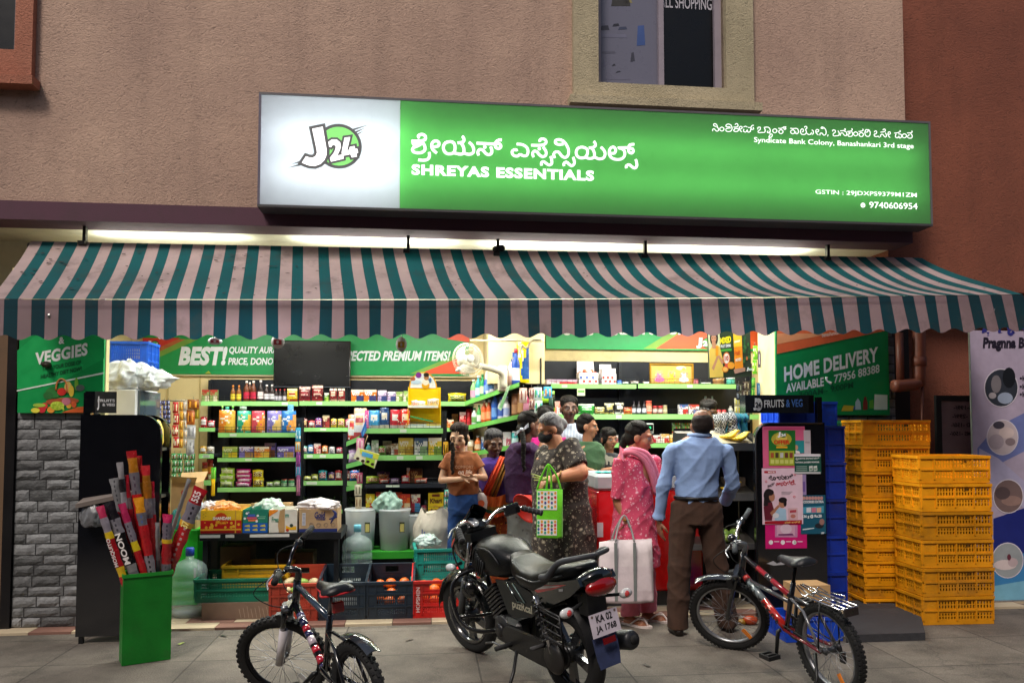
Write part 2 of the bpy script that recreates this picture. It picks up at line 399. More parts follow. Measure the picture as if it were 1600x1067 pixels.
def window(u0,u1,z0,z1,mat,cl,fr,name):
 t=MB()
 if name=='right':
  fl,frr=BP(896,100,-.06)[0],BP(1178,100,-.06)[0];fb=BP(1000,157,-.06)[1]
 else:fl,frr,fb=u0-.1,BP(50,80,-.06)[0],BP(20,122,-.06)[1]
 for a in((fl,u0,fb,z1),(u1,frr,fb,z1),(u0,u1,fb,z0)):t.box(a[0],a[1],-.06,0.12,a[2],a[3],cl,mat)
 f=t.build('window',bld)
 t=MB();t.box(fl-.04,frr+.04,-.13,.0,fb-.07,fb-.002,cl,mat);t.build('sill',f)
 m=(u0+u1)/2+.02;t=MB();fw=.045
 for a in((u0,u0+fw,z0,z1),(u1-fw*1.3,u1,z0,z1),(m-fw/2,m+fw/2,z0,z1),(u0+fw,u1-fw,z0,z0+fw)):t.box(a[0],a[1],.05,.09,a[2],a[3],fr,'paint')
 t.build('frame',f)
 t=MB();t.box(u0+.01,m,.1,.108,z0+.01,z1,S(110,110,126) if name=='right' else S(20,18,24),'tvscreen')
 t.box(m,u1-.01,.1,.108,z0+.01,z1,S(5,5,6),'tvscreen')
 if name=='right':
  q=lambda x,y:BP(x,y,.098)
  for(x0,y0,x1,y1,c) in((938,40,952,48,'30303C'),(957,37,968,42,'22222E'),(966,42,980,47,'3A4058'),(995,40,1008,72,'3C558E'),(936,54,980,59,'6C6C80'),(940,80,962,84,'5A5A6A'),(985,82,992,97,'3C3C48'),(942,88,946,104,'64647A'),(956,100,962,104,'22222A'),(962,111,970,114,'30303C'),(945,121,985,125,'6A6A7C'),(955,0,985,10,'33302C'),(975,0,988,6,'8E8458')):
   A,B=q(x0,y1),q(x1,y0);t.prism([(A[0],A[1]),(B[0],A[1]+.01),(B[0]-.01,B[1]),(A[0]+.01,B[1]-.008)],.0985,.0995,c,'print')
  A,B=q(1031,12),q(1112,-2);t.text('ALL SHOPPING',A[0],A[1],B[0],B[1],.0975,'B8B4BC',bold=.01)
 t.build('pane',f)
 t=MB();t.box(u0-.05,u1+.05,.125,.2,z0-.05,z1,S(12,12,14),'paint');t.build('blind',f)
window(W2L,W2R,W2B,5.6,'stucco_pale',S(176,160,122),S(150,140,150),'right')
window(L2R-1.0,L2R-.02,L2B,5.6,'stucco_orange',S(172,112,88),S(110,96,100),'left')
def stones(t,u0,u1,z0,z1,v):
 z=z0;rnd=random.Random(3)
 while z<z1-.02:
  h=min(rnd.choice((.074,.08,.086)),z1-z);u=u0-rnd.uniform(0,.12)
  while u<u1:
   l=rnd.uniform(.13,.27);a,bb=max(u0,u)+.004,min(u1,u+l)-.004
   if bb-a>.02:
    g=rnd.choice((.5,.75,.95,1.1,1.3))*rnd.uniform(.85,1.15);cc=(.175*g,.18*g,.185*g);d=rnd.uniform(.005,.013);nu,nz=5,3
    def fn(i,j,a=a,bb=bb,z=z,h=h,d=d):
     e=0 if(i in(0,1) or j in(0,1)) else d*rnd.uniform(.7,1.15)
     return(a+(bb-a)*i,v-.004-e,z+.004+(h-.008)*j+(rnd.uniform(-.003,.003)))
    t.grid(fn,nu,nz,cc,'stone',False)
   u+=l
  z+=h
mk('stone',.62,var=.3,vs=20,bump=.7,bs=50)
PLL,PLR=BP(20,900,0)[0],BP(166,560,0)[0]
b=MB();b.box(PLL,PLR,0,.06,0,2.5,S(214,200,150),'wallpaint');b.box(PLL,PLR-.03,-.006,-.001,.02,BP(60,640,0)[1]+.1,S(40,40,42),'stone')
stones(b,PLL,PLR-.04,.02,BP(60,640,0)[1]+.06,-.004);b.build('stone_pillar',bld)
PV=.54;PRL,PRR=BP(1213,560,PV)[0],BP(1397,560,PV)[0]
b=MB();b.box(PRL,PRR,PV,PV+.4,0,2.7,S(226,212,165),'wallpaint');b.box(PRL+.02,PRR,PV-.006,PV-.001,.02,2.6,S(40,40,42),'stone');stones(b,PRL+.03,PRR,.02,2.6,PV-.004);b.build('stone_pillar',bld)
b=MB();b.box(PLL-.07,PLL-.002,-.03,.4,0,2.6,S(22,20,22),'blackmetal');b.build('corner_post',bld)
b=MB();b.box(WL,PLL-.071,.1,.4,0,2.6,S(108,84,62),'wallpaint');b.build('side_wall',bld)
VB=2.15
b=MB();b.box(WL,4.3,VB,VB+.15,0,2.75,S(228,210,158),'wallpaint')
for px in(262,312):
 u=BP(px,600,VB)[0];b.box(u,u+.012,VB-.012,VB-.001,1.0,2.35,S(190,172,120),'wallpaint')
u0,z0=BP(168,520,VB);u1,_=BP(860,520,VB)
b.box(u0,u1,VB-.035,VB-.002,BP(400,588,VB)[1],BP(400,585,VB)[1]+.012,S(222,208,168),'paint')
b.build('back_wall',bld)
b=MB();b.box(PLL-.1,PLL+.05,.061,VB,0,2.75,S(224,206,156),'wallpaint');b.build('inner_wall',bld)
b=MB();b.box(PRR-.05,PRR+.1,PV+.4,VB,0,2.75,S(224,206,156),'wallpaint');b.build('inner_wall',bld)
b=MB();cu0=BP(762,560,1.55)[0];cu1=BP(852,560,1.4)[0]
b.prism([(cu0,1.95),(cu1,1.95),(cu1,2.75),(cu0,2.75)],1.45,VB-.001,S(228,212,164),'wallpaint')
b.build('wall_column',bld)
nb=thing('neighbouring_house','reddish brown plastered house beside the shop, behind the drain pipe','building',o=(WR,.35,0))
b=MB();b.box(PRR+.001,9,PV+.1,.95,0,7,S(120,62,46),'stucco_red');b.box(WR+.001,9,.3,PV+.099,2.75,7,S(120,62,46),'stucco_red')
b.build('wall',nb)
b=MB();a=BP(1402,520,.44)[0];c=BP(1436,520,.44)[0];b.box(a,c,PV+.06,PV+.099,.1,2.5,S(34,20,16),'paint');b.build('doorway',nb)
b=MB();q=lambda x,y,v=.38:(BP(x,y,v)[0],v,BP(x,y,v)[1])
b.tube([q(1436,380),q(1436,585),q(1434,597),q(1424,601),q(1396,603)],.055,S(128,70,52),'paint',12,sub=4)
b.tube([q(1436,558),q(1436,572)],.064,S(120,64,48),'paint',12);b.tube([q(1405,520,.4),q(1407,600,.4)],.035,S(110,58,44),'paint',10);b.tube([q(1441,600),q(1441,720)],.012,S(120,66,50),'paint',8)
ob=single(b,'drain_pipe','reddish drain pipe with an elbow beside the right stone pillar','pipe',o=(BP(1436,600,.38)[0],.38,0))
b=MB();b.box(-14,14,-9.2,-9,0,7,S(120,104,92),'wallpaint')
for i in range(6):b.box(-11+i*4,-9.4+i*4,-8.99,-8.95,1,2.6,S(30,32,38),'glass')
single(b,'house_front','plain house front across the street behind the photographer','building',o=(0,-9,0))
# awning
VT,VF=.15,0
TL=W(48,378,BW(*(-3.9,VT))[1]);
def topline(t):
 a=BP(48,377,VT);c=BP(1440,403,VT);return Vector((a[0]+(c[0]-a[0])*t,VT,a[1]+(c[1]-a[1])*t))
FL,FRR=Vector(UV(W(2,467,5.35))),Vector(UV(W(1600,459,6.15)))
FL=Vector(UV(W(-14,467,5.35)));FRR=Vector(UV(W(1598,460,5.95)))
def frontline(t):
 p=FL.lerp(FRR,t);p.z-=.018*math.sin(math.pi*t);return p
aw=thing('awning','long green and cream striped awning sloping over the shop front','awning',o=(0,-.5,2.2))
NS=84;rnd=random.Random(5)
stripe=[];x=0
wid=[1+rnd.uniform(-.05,.05) for _ in range(NS)]
for i in(24,33,40,56,68):wid[i]*=1.35
acc=[0]
for q in wid:acc.append(acc[-1]+q)
acc=[a/acc[-1] for a in acc]
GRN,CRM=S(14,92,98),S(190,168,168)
b=MB();rows=16
def canopy(t,s):
 A,B=topline(t),frontline(t);p=A.lerp(B,s)
 sag=(.03+.11*max(0,t-.25)*(1-max(0,(t-.78)/.22)**2))*math.sin(math.pi*s**.8)
 p.z-=sag;p.z+=.012*math.sin(t*37+2*s)*math.sin(math.pi*s)
 return p
for i in range(NS):
 a,c=acc[i],acc[i+1];m=(a+c)/2
 b.grid(lambda U,V,a=a,c=c:canopy(a+(c-a)*U,V),2,rows,GRN if i%2 else CRM,'fabric')
for i in range(170):
 t=rnd.random()**1.6*.97+.01;q=canopy(t,rnd.uniform(.08,.96))+Vector((0,-.004,.012));l_=rnd.uniform(.006,.018)*(1.6 if t<.3 else 1);A_=rnd.uniform(0,6.3)
 d_=Vector((math.cos(A_),math.sin(A_)*.5,math.sin(A_)*.3))*l_;e_=Vector((-math.sin(A_),math.cos(A_)*.6,math.cos(A_)*.35))*l_*.5;b.add([q-d_,q+e_,q+d_,q-e_],[(0,1,2,3)],S(44,32,34),'card')
b.build('canopy',aw)
b=MB();hv=.262
def val(t,s,dy=0):
 p=frontline(t);tt=t*7.6/.197
 d=hv+.017*math.cos(2*math.pi*tt)*s
 p.z-=.004+d*s;lean=.05*max(0,t-.45)*2
 p.x+=lean*s+.006*math.sin(tt*2.1)*s;p.y-=.004+dy+.010*math.sin(tt*1.7+1)*s;return p
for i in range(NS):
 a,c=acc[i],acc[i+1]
 b.grid(lambda U,V,a=a,c=c:val(a+(c-a)*U,V),6,5,(S(7,56,68) if i%2 else S(146,122,128)),'fabric')  # same cloth as the canopy; shade on the valance put into darker colours
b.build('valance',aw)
b=MB();b.tube([frontline(t/12)+Vector((0,.03,-.04)) for t in range(13)],.012,S(150,150,150),'steel',8);b.build('front_rail',aw)
b=MB();b.tube([topline(0)+Vector((-.02,.02,-.04)),topline(1)+Vector((.02,.02,-.04))],.035,S(120,120,118),'steel',10);b.build('roller',aw)
for t in(.05,.97):
 b=MB();A,B=topline(t),frontline(t);A.z-=.12;B.z-=.12;mid=A.lerp(B,.5);mid.x+=.3 if t<.5 else-.3;mid.z-=.16
 b.tube([A,mid,B],.018,S(170,170,168),'steel',8);b.build('arm',aw)
for px,py in((133,366),(638,380),(778,385),(1008,388),(1293,392)):
 b=MB();u,z=BP(px,py,.12);b.box(u-.012,u+.012,.1,.14,z-.08,z+.06,S(40,36,34),'blackmetal');b.box(u-.04,u+.012,.08,.16,z-.09,z-.06,S(40,36,34),'blackmetal')
 if px==778:b.ell((u+.03,.1,z-.02),.03,S(20,18,18));b.ell((u-.02,.1,z-.03),.028,S(20,18,18))
 b.build('bracket',aw)
def wob(px,py,w_,h_,c1,c2,lab):
 t0=px/1600;p=Vector(UV(W(px,py,5.6+.55*t0)));b=MB()
 b.lathe([(0,-.002),(1,-.002),(1,.002),(0,.002)],c1,'print',18,Matrix.Translation(p)@Matrix.Diagonal((w_,1,h_,1))@Matrix.Rotation(math.pi/2,4,'X'))
 b.rect(p.x-w_*.6,p.x+w_*.6,p.z-h_*.45,p.z+h_*.35,p.y-.004,c2);b.disc(p.x,p.z-h_*.05,w_*.2,p.y-.0055,c1,rz=h_*.25)
 b.tube([p+Vector((0,.003,h_)),p+Vector((0,.01,h_+.06))],.0015,'DDDDDD',n=4)
 single(b,'hanging_tag',lab,'tag',o=tuple(p),group='tags hanging under the awning edge')
wob(336,533,.05,.028,'E8E4E6','B9465A','pale oval tag under the awning before the word BEST')
wob(434,534,.048,.05,'D8D4CC','A83030','red and white round tag at the corner of the television')
wob(627,538,.04,.056,'E4E0D0','D8B030','green and yellow round tag hanging left of the fan')
# tube lamps
def tube_lamp(u0,u1,v,z,energy,label,color=(.93,1.,.90),rot=(0,0,0),n='tube_light',double=False):
 um=(u0+u1)/2;t=thing(n,label,'lamp',o=(um,v,z))
 b=MB();b.box(u0,u1,v-.02,v+.02,z+.016,z+.05,'E8E8E4','plastic');b.build('housing',t)
 b=MB();b.tube([(u0+.02,v,z),(u1-.02,v,z)],.013,(1.,1.,.92),'lamp',10);b.build('tube',t)
 lamp('lamp',t,(0,0,-.018),(u1-u0,.03),energy,color,rot)
 if double:lamp('lamp',t,(0,0,.0552),(u1-u0,.03),energy*.45,color,(math.pi,0,0))
 return t
for i,(x0,x1,e) in enumerate(((150,380,11),(470,700,20),(760,990,20),(1030,1250,23))):
 tube_lamp(BP(x0,500,.42)[0],BP(x1,500,.42)[0],.42,2.93,e,('leftmost tube light hidden behind the awning top','second tube light from the left behind the awning top','third tube light behind the awning top','rightmost tube light hidden behind the awning top')[i],double=True)
for i,(u,v,z,e) in enumerate(((-2.0,-.36,2.36,18),(1.2,-.34,2.38,19))):
 tube_lamp(u-.6,u+.6,v,z,e,('tube light under the left half of the awning','tube light under the right half of the awning')[i],(.97,1,.95))
for i,(u,v,e) in enumerate(((-2.3,.98,28),(-.6,.98,34),(1.2,.98,34),(2.2,1.3,28))):
 tube_lamp(u-.6,u+.6,v+.15,2.69,e,('ceiling tube light over the shop racks at far left','ceiling tube light over the table of cartons','ceiling tube light over the shop counter','ceiling tube light over the fruit racks')[i],(1,.97,.86))
 # lit shop sign
VS=-.24
sg=thing('shop_sign','long backlit green and white shop sign above the awning','sign',o=(0,-.15,3.3))
P=lambda x,y,v=VS:BP(x,y,v)
sl,sr=P(407,240)[0],P(1452,260)[0];sb,st=P(800,331)[1],P(800,165)[1]
su=P(626,240)[0]
b=MB();gw=.018
b.box(sl-gw,sr+gw,VS-.004,-.036,st,st+gw,S(96,92,96),'paint');b.box(sl-gw,sr+gw,VS-.004,-.036,sb-gw,sb,S(70,68,70),'paint')
b.box(sl-gw,sl,VS-.004,-.036,sb,st,S(100,92,108),'paint');b.box(sr,sr+gw,VS-.004,-.036,sb,st,S(100,100,100),'paint')
b.box(sl,sr,-.06,-.036,sb,st,S(230,230,230),'paint');b.build('frame',sg)
b=MB();b.box(sl,su-.006,VS,VS+.004,sb,st,S(232,238,242),'signface');b.build('white_panel',sg)
b=MB();b.box(su-.004,sr,VS,VS+.004,sb,st,(.29,.66,.29),'signface');b.build('green_panel',sg)
zc=(sb+st)/2
q_=(sr-su-.2)/3
for u0,u1,e_ in((sl+.1,su-.05,17),(su+.08,su+.08+q_,3.3),(su+.1+q_,su+.1+2*q_,2.9),(su+.12+2*q_,su+.12+3*q_,2.7)):
 for dz_ in(.13,-.16):lamp('sign_lamp',sg,((u0+u1)/2,-.075+.15,zc+dz_-3.3),(u1-u0,.1),e_*.5*(u1-u0),(1,1,.97),(-math.pi/2,0,0))
WH=(1.,1.,1.)
b=MB();yl=VS-.004
def strokes(data,ox,oy,k,r):
 for pl in data:
  pts=[P(ox+x/k,oy+y/k) for x,y in pl]
  if len(pl)==1:b.ell((pts[0][0],yl,pts[0][1]),(r*1.15,.003,r*1.15),WH,'lit',10);continue
  b.tube([(p[0],yl,p[1]) for p in pts],r,WH,'lit',6,sub=3,flat=(1,.25,1))
strokes([[(70,210),(120,213),(180,212),(240,205),(285,185),(288,140),(255,112),(215,108),(178,130),(180,150),(195,160)],[(95,225),(100,262),(150,255),(200,232)],[(222,222),(210,262),(160,290),(105,312),(85,345),(105,382),(165,396),(235,388),(278,350),(280,300),(255,250),(232,225)],[(345,385),(352,440),(330,490),(270,512),(200,508),(175,505)],[(385,300),(440,300),(490,285),(502,245),(475,215),(430,212),(395,240),(385,290),(400,340),(435,375),(465,400)],[(665,220),(600,240),(568,300),(580,365),(620,405),(670,412),(725,395),(750,340),(745,270),(715,230),(665,220)],[(720,395),(770,405),(830,418),(880,400),(890,340),(870,280),(845,245)],[(790,240),(850,235),(885,215),(890,180),(875,150),(860,135)],[(890,395),(920,410),(975,420),(1030,395),(1042,340),(1020,280),(985,245),(965,230)],[(1085,245),(1200,250),(1310,256),(1370,252),(1400,215),(1440,195),(1480,195)],[(1375,260),(1385,310),(1430,330),(1465,305),(1460,270),(1430,252),(1390,256)],[(1215,305)],[(1120,435),(1105,390),(1125,350),(1165,345),(1200,370),(1235,410),(1280,425),(1320,400),(1325,350),(1305,300)]],636,200,10,.0125)
strokes([[(125,152),(190,158),(240,190),(255,235),(240,280),(200,285),(165,265)],[(165,265),(135,288),(95,283),(72,250),(85,222),(118,215),(128,232)],[(290,165),(370,166),(430,160),(460,135),(452,105),(420,92),(388,105),(390,125)],[(382,205)],[(318,300),(305,260),(325,232),(355,240),(385,275),(420,295),(455,280),(460,240),(440,205),(425,185)],[(408,395),(405,365),(430,350),(460,370),(495,390),(525,370),(520,320),(510,290)],[(655,150),(610,158),(570,145),(565,115),(600,100),(650,115),(690,160),(715,220),(708,280),(675,305),(635,285),(605,245),(570,240),(545,265),(558,310)],[(665,400),(660,375),(690,355),(720,380),(750,398),(780,375),(775,325),(765,300)],[(865,185),(820,200),(800,245),(815,290),(855,310),(905,300),(930,255),(920,205),(865,185)],[(905,300),(945,315),(990,310),(1010,280),(1000,230),(980,198)],[(945,195),(990,190),(1020,170),(1015,140),(1000,120)],[(1010,300),(1060,320),(1110,310),(1130,265),(1115,220),(1080,185)],[(1195,255),(1235,255),(1250,215),(1225,185),(1190,200),(1175,250),(1195,300),(1245,325),(1310,322),(1350,285),(1350,235),(1320,205),(1280,195),(1330,192),(1390,190),(1405,165),(1435,155),(1460,155)],[(1395,200),(1400,240),(1430,255),(1450,235),(1440,205),(1410,200)],[(1370,425),(1370,400),(1400,385),(1430,405),(1465,425),(1490,400),(1485,350),(1475,325)]],790,205,7.27,.0118)
def stext(t,x0,y0,x1,y1,bold=.0,sp=1.0):
 k=(x1-x0)*.036;a=P(x0,y0-k);c=P(x1,y1);b.text(t,a[0],a[1],c[0],c[1],yl,WH,'lit',bold,0,sp)
b.build('lettering',sg);b=MB()
rg_=lambda x,y,r=27:[(x,y-r),(x-r*.9,y-r*.45),(x-r*.95,y+r*.4),(x,y+r),(x+r*.95,y+r*.4),(x+r*.9,y-r*.45),(x,y-r)]
strokes([[(45,148),(45,125),(65,118),(85,140),(105,150),(122,135),(118,112),(98,92)],[(92,90),(58,75),(60,55),(80,52),(98,66),(108,92)],rg_(165,121),[(222,65),(250,55),(285,70),(300,110),(285,145),(245,155),(218,140),(225,115),(260,108),(282,108)],[(222,65),(218,85),(245,92),(275,90)],[(318,95),(345,95),(375,85),(372,55),(350,50),(338,65)],[(335,120),(318,140),(345,155),(378,145),(380,120),(350,112),(330,118)],[(395,125),(425,115),(430,92),(405,88),(392,110),(405,140),(428,160)],[(450,95),(475,85),(500,95)],[(455,120),(450,150),(480,160),(500,130),(505,160),(535,155),(545,120)],[(510,100),(545,100),(560,75),(585,72)],[(545,100),(555,125),(582,120),(575,98)],[(635,125),(640,100),(668,98),(668,125),(640,150),(650,168),(690,165),(720,165),(735,140),(720,100)],[(720,100),(760,95),(790,110),(800,150),(775,170),(760,160),(772,145)],[(790,160),(800,195),(780,222),(805,230),(828,205),(815,180)],rg_(860,143),[(905,110),(945,112),(975,95),(1010,92)],[(975,98),(985,125),(1005,118),(998,100)],rg_(940,155),[(1062,110),(1100,115),(1130,112),(1160,120),(1170,160),(1150,185),(1130,170),(1140,160)],rg_(1095,157),[(1215,160),(1235,150),(1228,120),(1205,125),(1195,160),(1215,190),(1255,190),(1275,160),(1262,125),(1280,112),(1275,88),(1255,88),(1248,100)],[(1280,175),(1300,192),(1325,190),(1342,165)]],1108,188,8.4,.0033)
strokes([[(0,80),(20,95),(18,130),(0,135)],[(55,110),(85,100),(88,80),(65,75),(50,95),(62,125),(85,145)],[(150,60),(120,60),(125,45),(150,48),(180,80),(182,130),(155,148),(130,120),(108,125),(105,150)],[(210,140),(202,162)],[(265,100),(270,82),(300,85),(300,110),(275,130),(280,155),(315,155),(345,150),(352,120),(335,90)],[(365,92),(410,88),(432,75),(420,62)],[(365,155),(370,125),(395,120),(415,145),(438,155),(450,130),(440,105),(405,90)],[(455,100),(500,95),(520,75),(510,62)],[(470,115),(490,110),(485,130),(460,140),(475,162),(510,160),(525,130),(510,100)],rg_(562,130),[(600,100),(640,95),(660,80),(650,68)],rg_(634,140),[(690,110),(715,105),(720,82),(695,78),(680,110),(690,150),(720,165),(745,145),(745,100),(725,75)],[(800,110),(815,90),(832,105),(822,130),(800,135),(805,160),(830,165),(850,160),(868,178)],[(880,108),(915,105),(940,95),(938,72),(918,72),(912,85)],[(880,170),(885,140),(910,138),(930,165),(950,170),(955,140),(940,115)],[(980,140),(1005,130),(1003,108),(985,105),(975,130),(985,160),(1005,178)],[(1055,120),(1100,115),(1135,100),(1125,85)],[(1080,130),(1070,165),(1095,182),(1115,160),(1120,182),(1145,175),(1148,140),(1110,130)],rg_(1185,155),[(1222,118),(1260,118),(1285,108),(1280,90)],[(1250,140),(1225,165),(1245,185),(1280,180),(1285,150),(1265,125)]],1268,194,8.195,.0033)
b.build('lettering',sg)
for args in(('SHREYAS ESSENTIALS',643,284,928,267,.045,1.12),('Syndicate Bank Colony, Banashankari 3rd stage',1178,234,1427,225,.004),('GSTIN : 29JDXPS9379M1ZM',1274,311,1432,302,.004),('9740606954',1358,328,1433,318,.006)):
 b=MB();stext(*args)
 if args[0][0]=='9':
  p=P(1348,321);b.disc(p[0],p[1],.02,yl,WH,'lit');b.tube([(p[0]-.009,yl-.001,p[1]+.008),(p[0]-.004,yl-.001,p[1]-.004),(p[0]+.009,yl-.001,p[1]-.009)],.003,S(60,180,70),'lit',5)
 b.build('lettering',sg)
b=MB()
Q=lambda pts:[P(440+x/10.667,180+y/10.667) for x,y in pts]
J=[(512,238),(688,202),(755,590),(750,680),(715,760),(650,825),(560,858),(460,850),(385,822),(340,800),(410,695),(460,712),(520,718),(570,690),(592,640),(585,580)]
T2=[(750,520),(780,455),(840,415),(920,415),(980,465),(990,540),(970,600),(930,680),(1030,662),(1035,735),(825,785),(808,720),(870,640),(900,575),(905,530),(880,505),(850,510),(825,545)]
T4=[(1050,385),(1145,372),(1095,595),(1130,585),(1135,540),(1220,522),(1225,570),(1262,565),(1278,635),(1245,650),(1258,700),(1170,715),(1150,660),(1010,690),(1002,630)]
DK=S(72,72,72);GR=S(118,196,104)
for x0,y0,x1,y1,x2,y2 in((1190,232,1455,165,1205,262),(1235,275,1400,215,1250,300),(1265,310,1370,268,1280,330),(310,765,165,822,300,800),(310,812,100,885,320,845)):b.flat(Q([(x0,y0),(x1,y1),(x2,y2)]),yl,DK,'lit')
c0=Q([(955,525)])[0];r0=Q([(1340,525)])[0][0]-c0[0]
b.disc(c0[0],c0[1],r0,yl-.001,DK,'lit',40);b.disc(c0[0],c0[1],r0*.865,yl-.002,GR,'lit',40)
for poly,i in((T2,3),(T4,3),(J,5)):b.flat(Q(offset_poly(poly,48 if poly is J else 36)),yl-.001*i-(.0005 if poly is T4 else 0),DK,'lit')
for poly,i in((T2,4.2),(T4,4.4),(J,6)):b.flat(Q(poly),yl-.001*i,WH,'lit')
b.build('logo',sg)
# posters, banners, television, fan
def pf(b,v,pts,c,off=.002,k='print'):
 b.flat([BP(x,y,v) for x,y in pts],v-off,c,k)
def pd(b,v,x,y,rx,ry,c,off=.002,n=16,k='print'):
 pf(b,v,[(x+rx*math.cos(2*math.pi*i/n),y-ry*math.sin(2*math.pi*i/n)) for i in range(n)],c,off,k)
def pt(b,v,t,x0,y0,x1,y1,h,c,off=.004,bold=.02,shear=0.,sp=1.,k='print',mirror=False):
 a=BP(x0,y0,v);d=BP(x1,y1,v);e=BP(x0,y0-h,v)
 b.text(t,a[0],a[1],d[0],e[1],v-off,c,k,bold,shear,sp,mirror,d[1]-a[1])
def sheet(b,v,x0,y0,x1,y1,c,t=.004,k='print'):
 a=BP(x0,y1,v);d=BP(x1,y0,v);b.box(a[0],d[0],v,v+t,a[1],d[1],c,k);return a,d
rnd=random.Random(11)
# veggies poster
v=-.05;b=MB();a,d=sheet(b,v,27,512,163,645,S(0,150,74),.03)
pf(b,v,[(27,548),(60,520),(163,520),(163,560),(90,600),(27,608)],S(10,166,84),.0015)
pf(b,v,[(26.5,609.5),(162.5,581.5),(162.5,584),(26.5,611.5)],'E8F4EA',.003)
pt(b,v,'&',92,538,101,537,11,'F2F6F2',.004,.04);pt(b,v,'FRUITS',52,524,140,505,22,'F2F6F2',.004,.04)
pt(b,v,'VEGGIES',55,571,137,555,20,'F2F6F2',.004,.04,0,1.05)
pt(b,v,'TAKE YOUR DOSE OF',66,580,127,569,6.5,S(0,70,40),.004,.015);pt(b,v,'HEALTHY DIET NOW!',64,592,128,579,6.5,S(0,70,40),.004,.015)
for x,y,rx,ry,c in((84,613,12,9,'2E7A36'),(76,618,8,6,'2A6A30'),(97,612,7,6,'D8322A'),(107,605,6,9,'E8C870'),(112,611,4,9,'F0D048'),(120,600,3,10,'7CB83C'),(104,626,20,5,'B85A34'),(88,628,16,5,'A84E2C'),(104,627,7,6,'C87888'),(90,634,11,7,'B4CC3C'),(80,640,6,5,'EE9A38'),(66,639,6,6,'CC2C34'),(70,634,5,5,'D84038'),(56,641,7,4,'E8DC48'),(62,633,10,3,'A8C848'),(108,634,4,4,'F0B040'),(116,632,4,5,'E06030'),(126,606,7,5,'5C6C64')):
 pd(b,v,x,y,rx,ry,c,.0045+rnd.uniform(0,.003))
for i in range(26):pd(b,v,82+rnd.uniform(0,18),629+rnd.uniform(0,11),1.6,1.6,('C4DC50','9CBC2C')[i%2],.0085+i*1e-5)
b.tube([Vector((*BP(x,y,v),0)).xzy+Vector((0,0,0)) if False else(BP(x,y,v)[0],v-.008,BP(x,y,v)[1]) for x,y in((88,610),(90,597),(97,592),(104,598),(106,614))],.006,S(200,120,60),'print',5,sub=3)
pf(b,v,[(96,644.5),(121,636),(163,632),(163,644.5)],'E0662E',.0032)
vp=single(b,'poster','green poster reading veggies with a basket of vegetables above grey stones','poster',o=(a[0],v,a[1]))
b=MB();p=BP(75,570,v);b.lathe([(.0,0),(.026,0),(.026,.03),(.018,.075),(.0,.085)],S(60,48,40),'blackmetal',14,Matrix.Translation((p[0],v-.001,p[1]))@Matrix.Rotation(math.pi/2,4,'X'))
single(b,'wall_hook','dark round hook sticking out of the veggies poster','hook',o=(p[0],v,p[1]))
# home delivery poster
v=PV-.05;b=MB();a,d=sheet(b,v,1214,505,1387,648,S(0,138,72),.03)
pf(b,v,[(1214,553),(1387,516),(1387,506),(1214,506)],'E86A3C',.0015)
pf(b,v,[(1214,538),(1300,521),(1214,521)],'F0A070',.002)  # glow of light on the orange corner, painted as a paler triangle
pt(b,v,'HOME DELIVERY',1225,597,1372,565,24,'EEF2EE',.004,.035,0,1.04)
pt(b,v,'AVAILABLE',1228,614,1287,603,14,'EEF2EE',.004,.03);pt(b,v,'77956 88388',1303,599,1374,582,13.5,'DDE8E0',.004,.02)
pt(b,v,'7:00AM - 9:00PM',1248,623,1333,606,10,S(0,84,50),.004,.015);pt(b,v,'banashankari',1284,527,1312,522,6,'F4DCCC',.004)
b.tube([(BP(x,y,v)[0],v-.005,BP(x,y,v)[1]) for x,y in((1291,589),(1292,595),(1299,599))],[.016,.008,.016],'F2F6F2','print',6,sub=3,flat=(1,.2,1))
for pts,c in(([(1336,640),(1336,628),(1340,622),(1344,628),(1345,640)],'A8C4D0'),([(1348,640),(1348,630),(1350,620),(1353,620),(1355,630),(1355,640)],'7A2A22'),([(1358,638),(1358,626),(1364,624),(1365,638)],'5AA83A'),([(1314,642),(1318,633),(1334,634),(1332,642)],'C8B030'),([(1328,640),(1332,634),(1344,636),(1346,640)],'2A5AA0'),([(1365,640),(1366,616),(1386,617),(1386,640)],'CADCD4'),([(1366,626),(1386,627),(1386,632),(1366,631)],'2E8A5A'),([(1376,640),(1376,633),(1386,633),(1386,640)],'20241E')):
 pf(b,v,pts,c,.004+rnd.uniform(0,.002))
single(b,'poster','green home delivery poster with a phone number on the right stone pillar','poster',o=(a[0],v,a[1]))
# shop logo used small on several prints
def minilogo(b,v,x,y,h,off=.004,ring='5AB048'):
 pd(b,v,x+h*.55,y,h*.52,h*.5,'3A3A3A',off);pd(b,v,x+h*.55,y,h*.44,h*.42,ring,off+.0007)
 pt(b,v,'J',x-h*.45,y+h*.5,x+h*.05,y+h*.5,h,'F4F4F4',off+.0014,.09,.1);pt(b,v,'24',x+h*.1,y+h*.3,x+h*.95,y+h*.25,h*.5,'F4F4F4',off+.0018,.06)
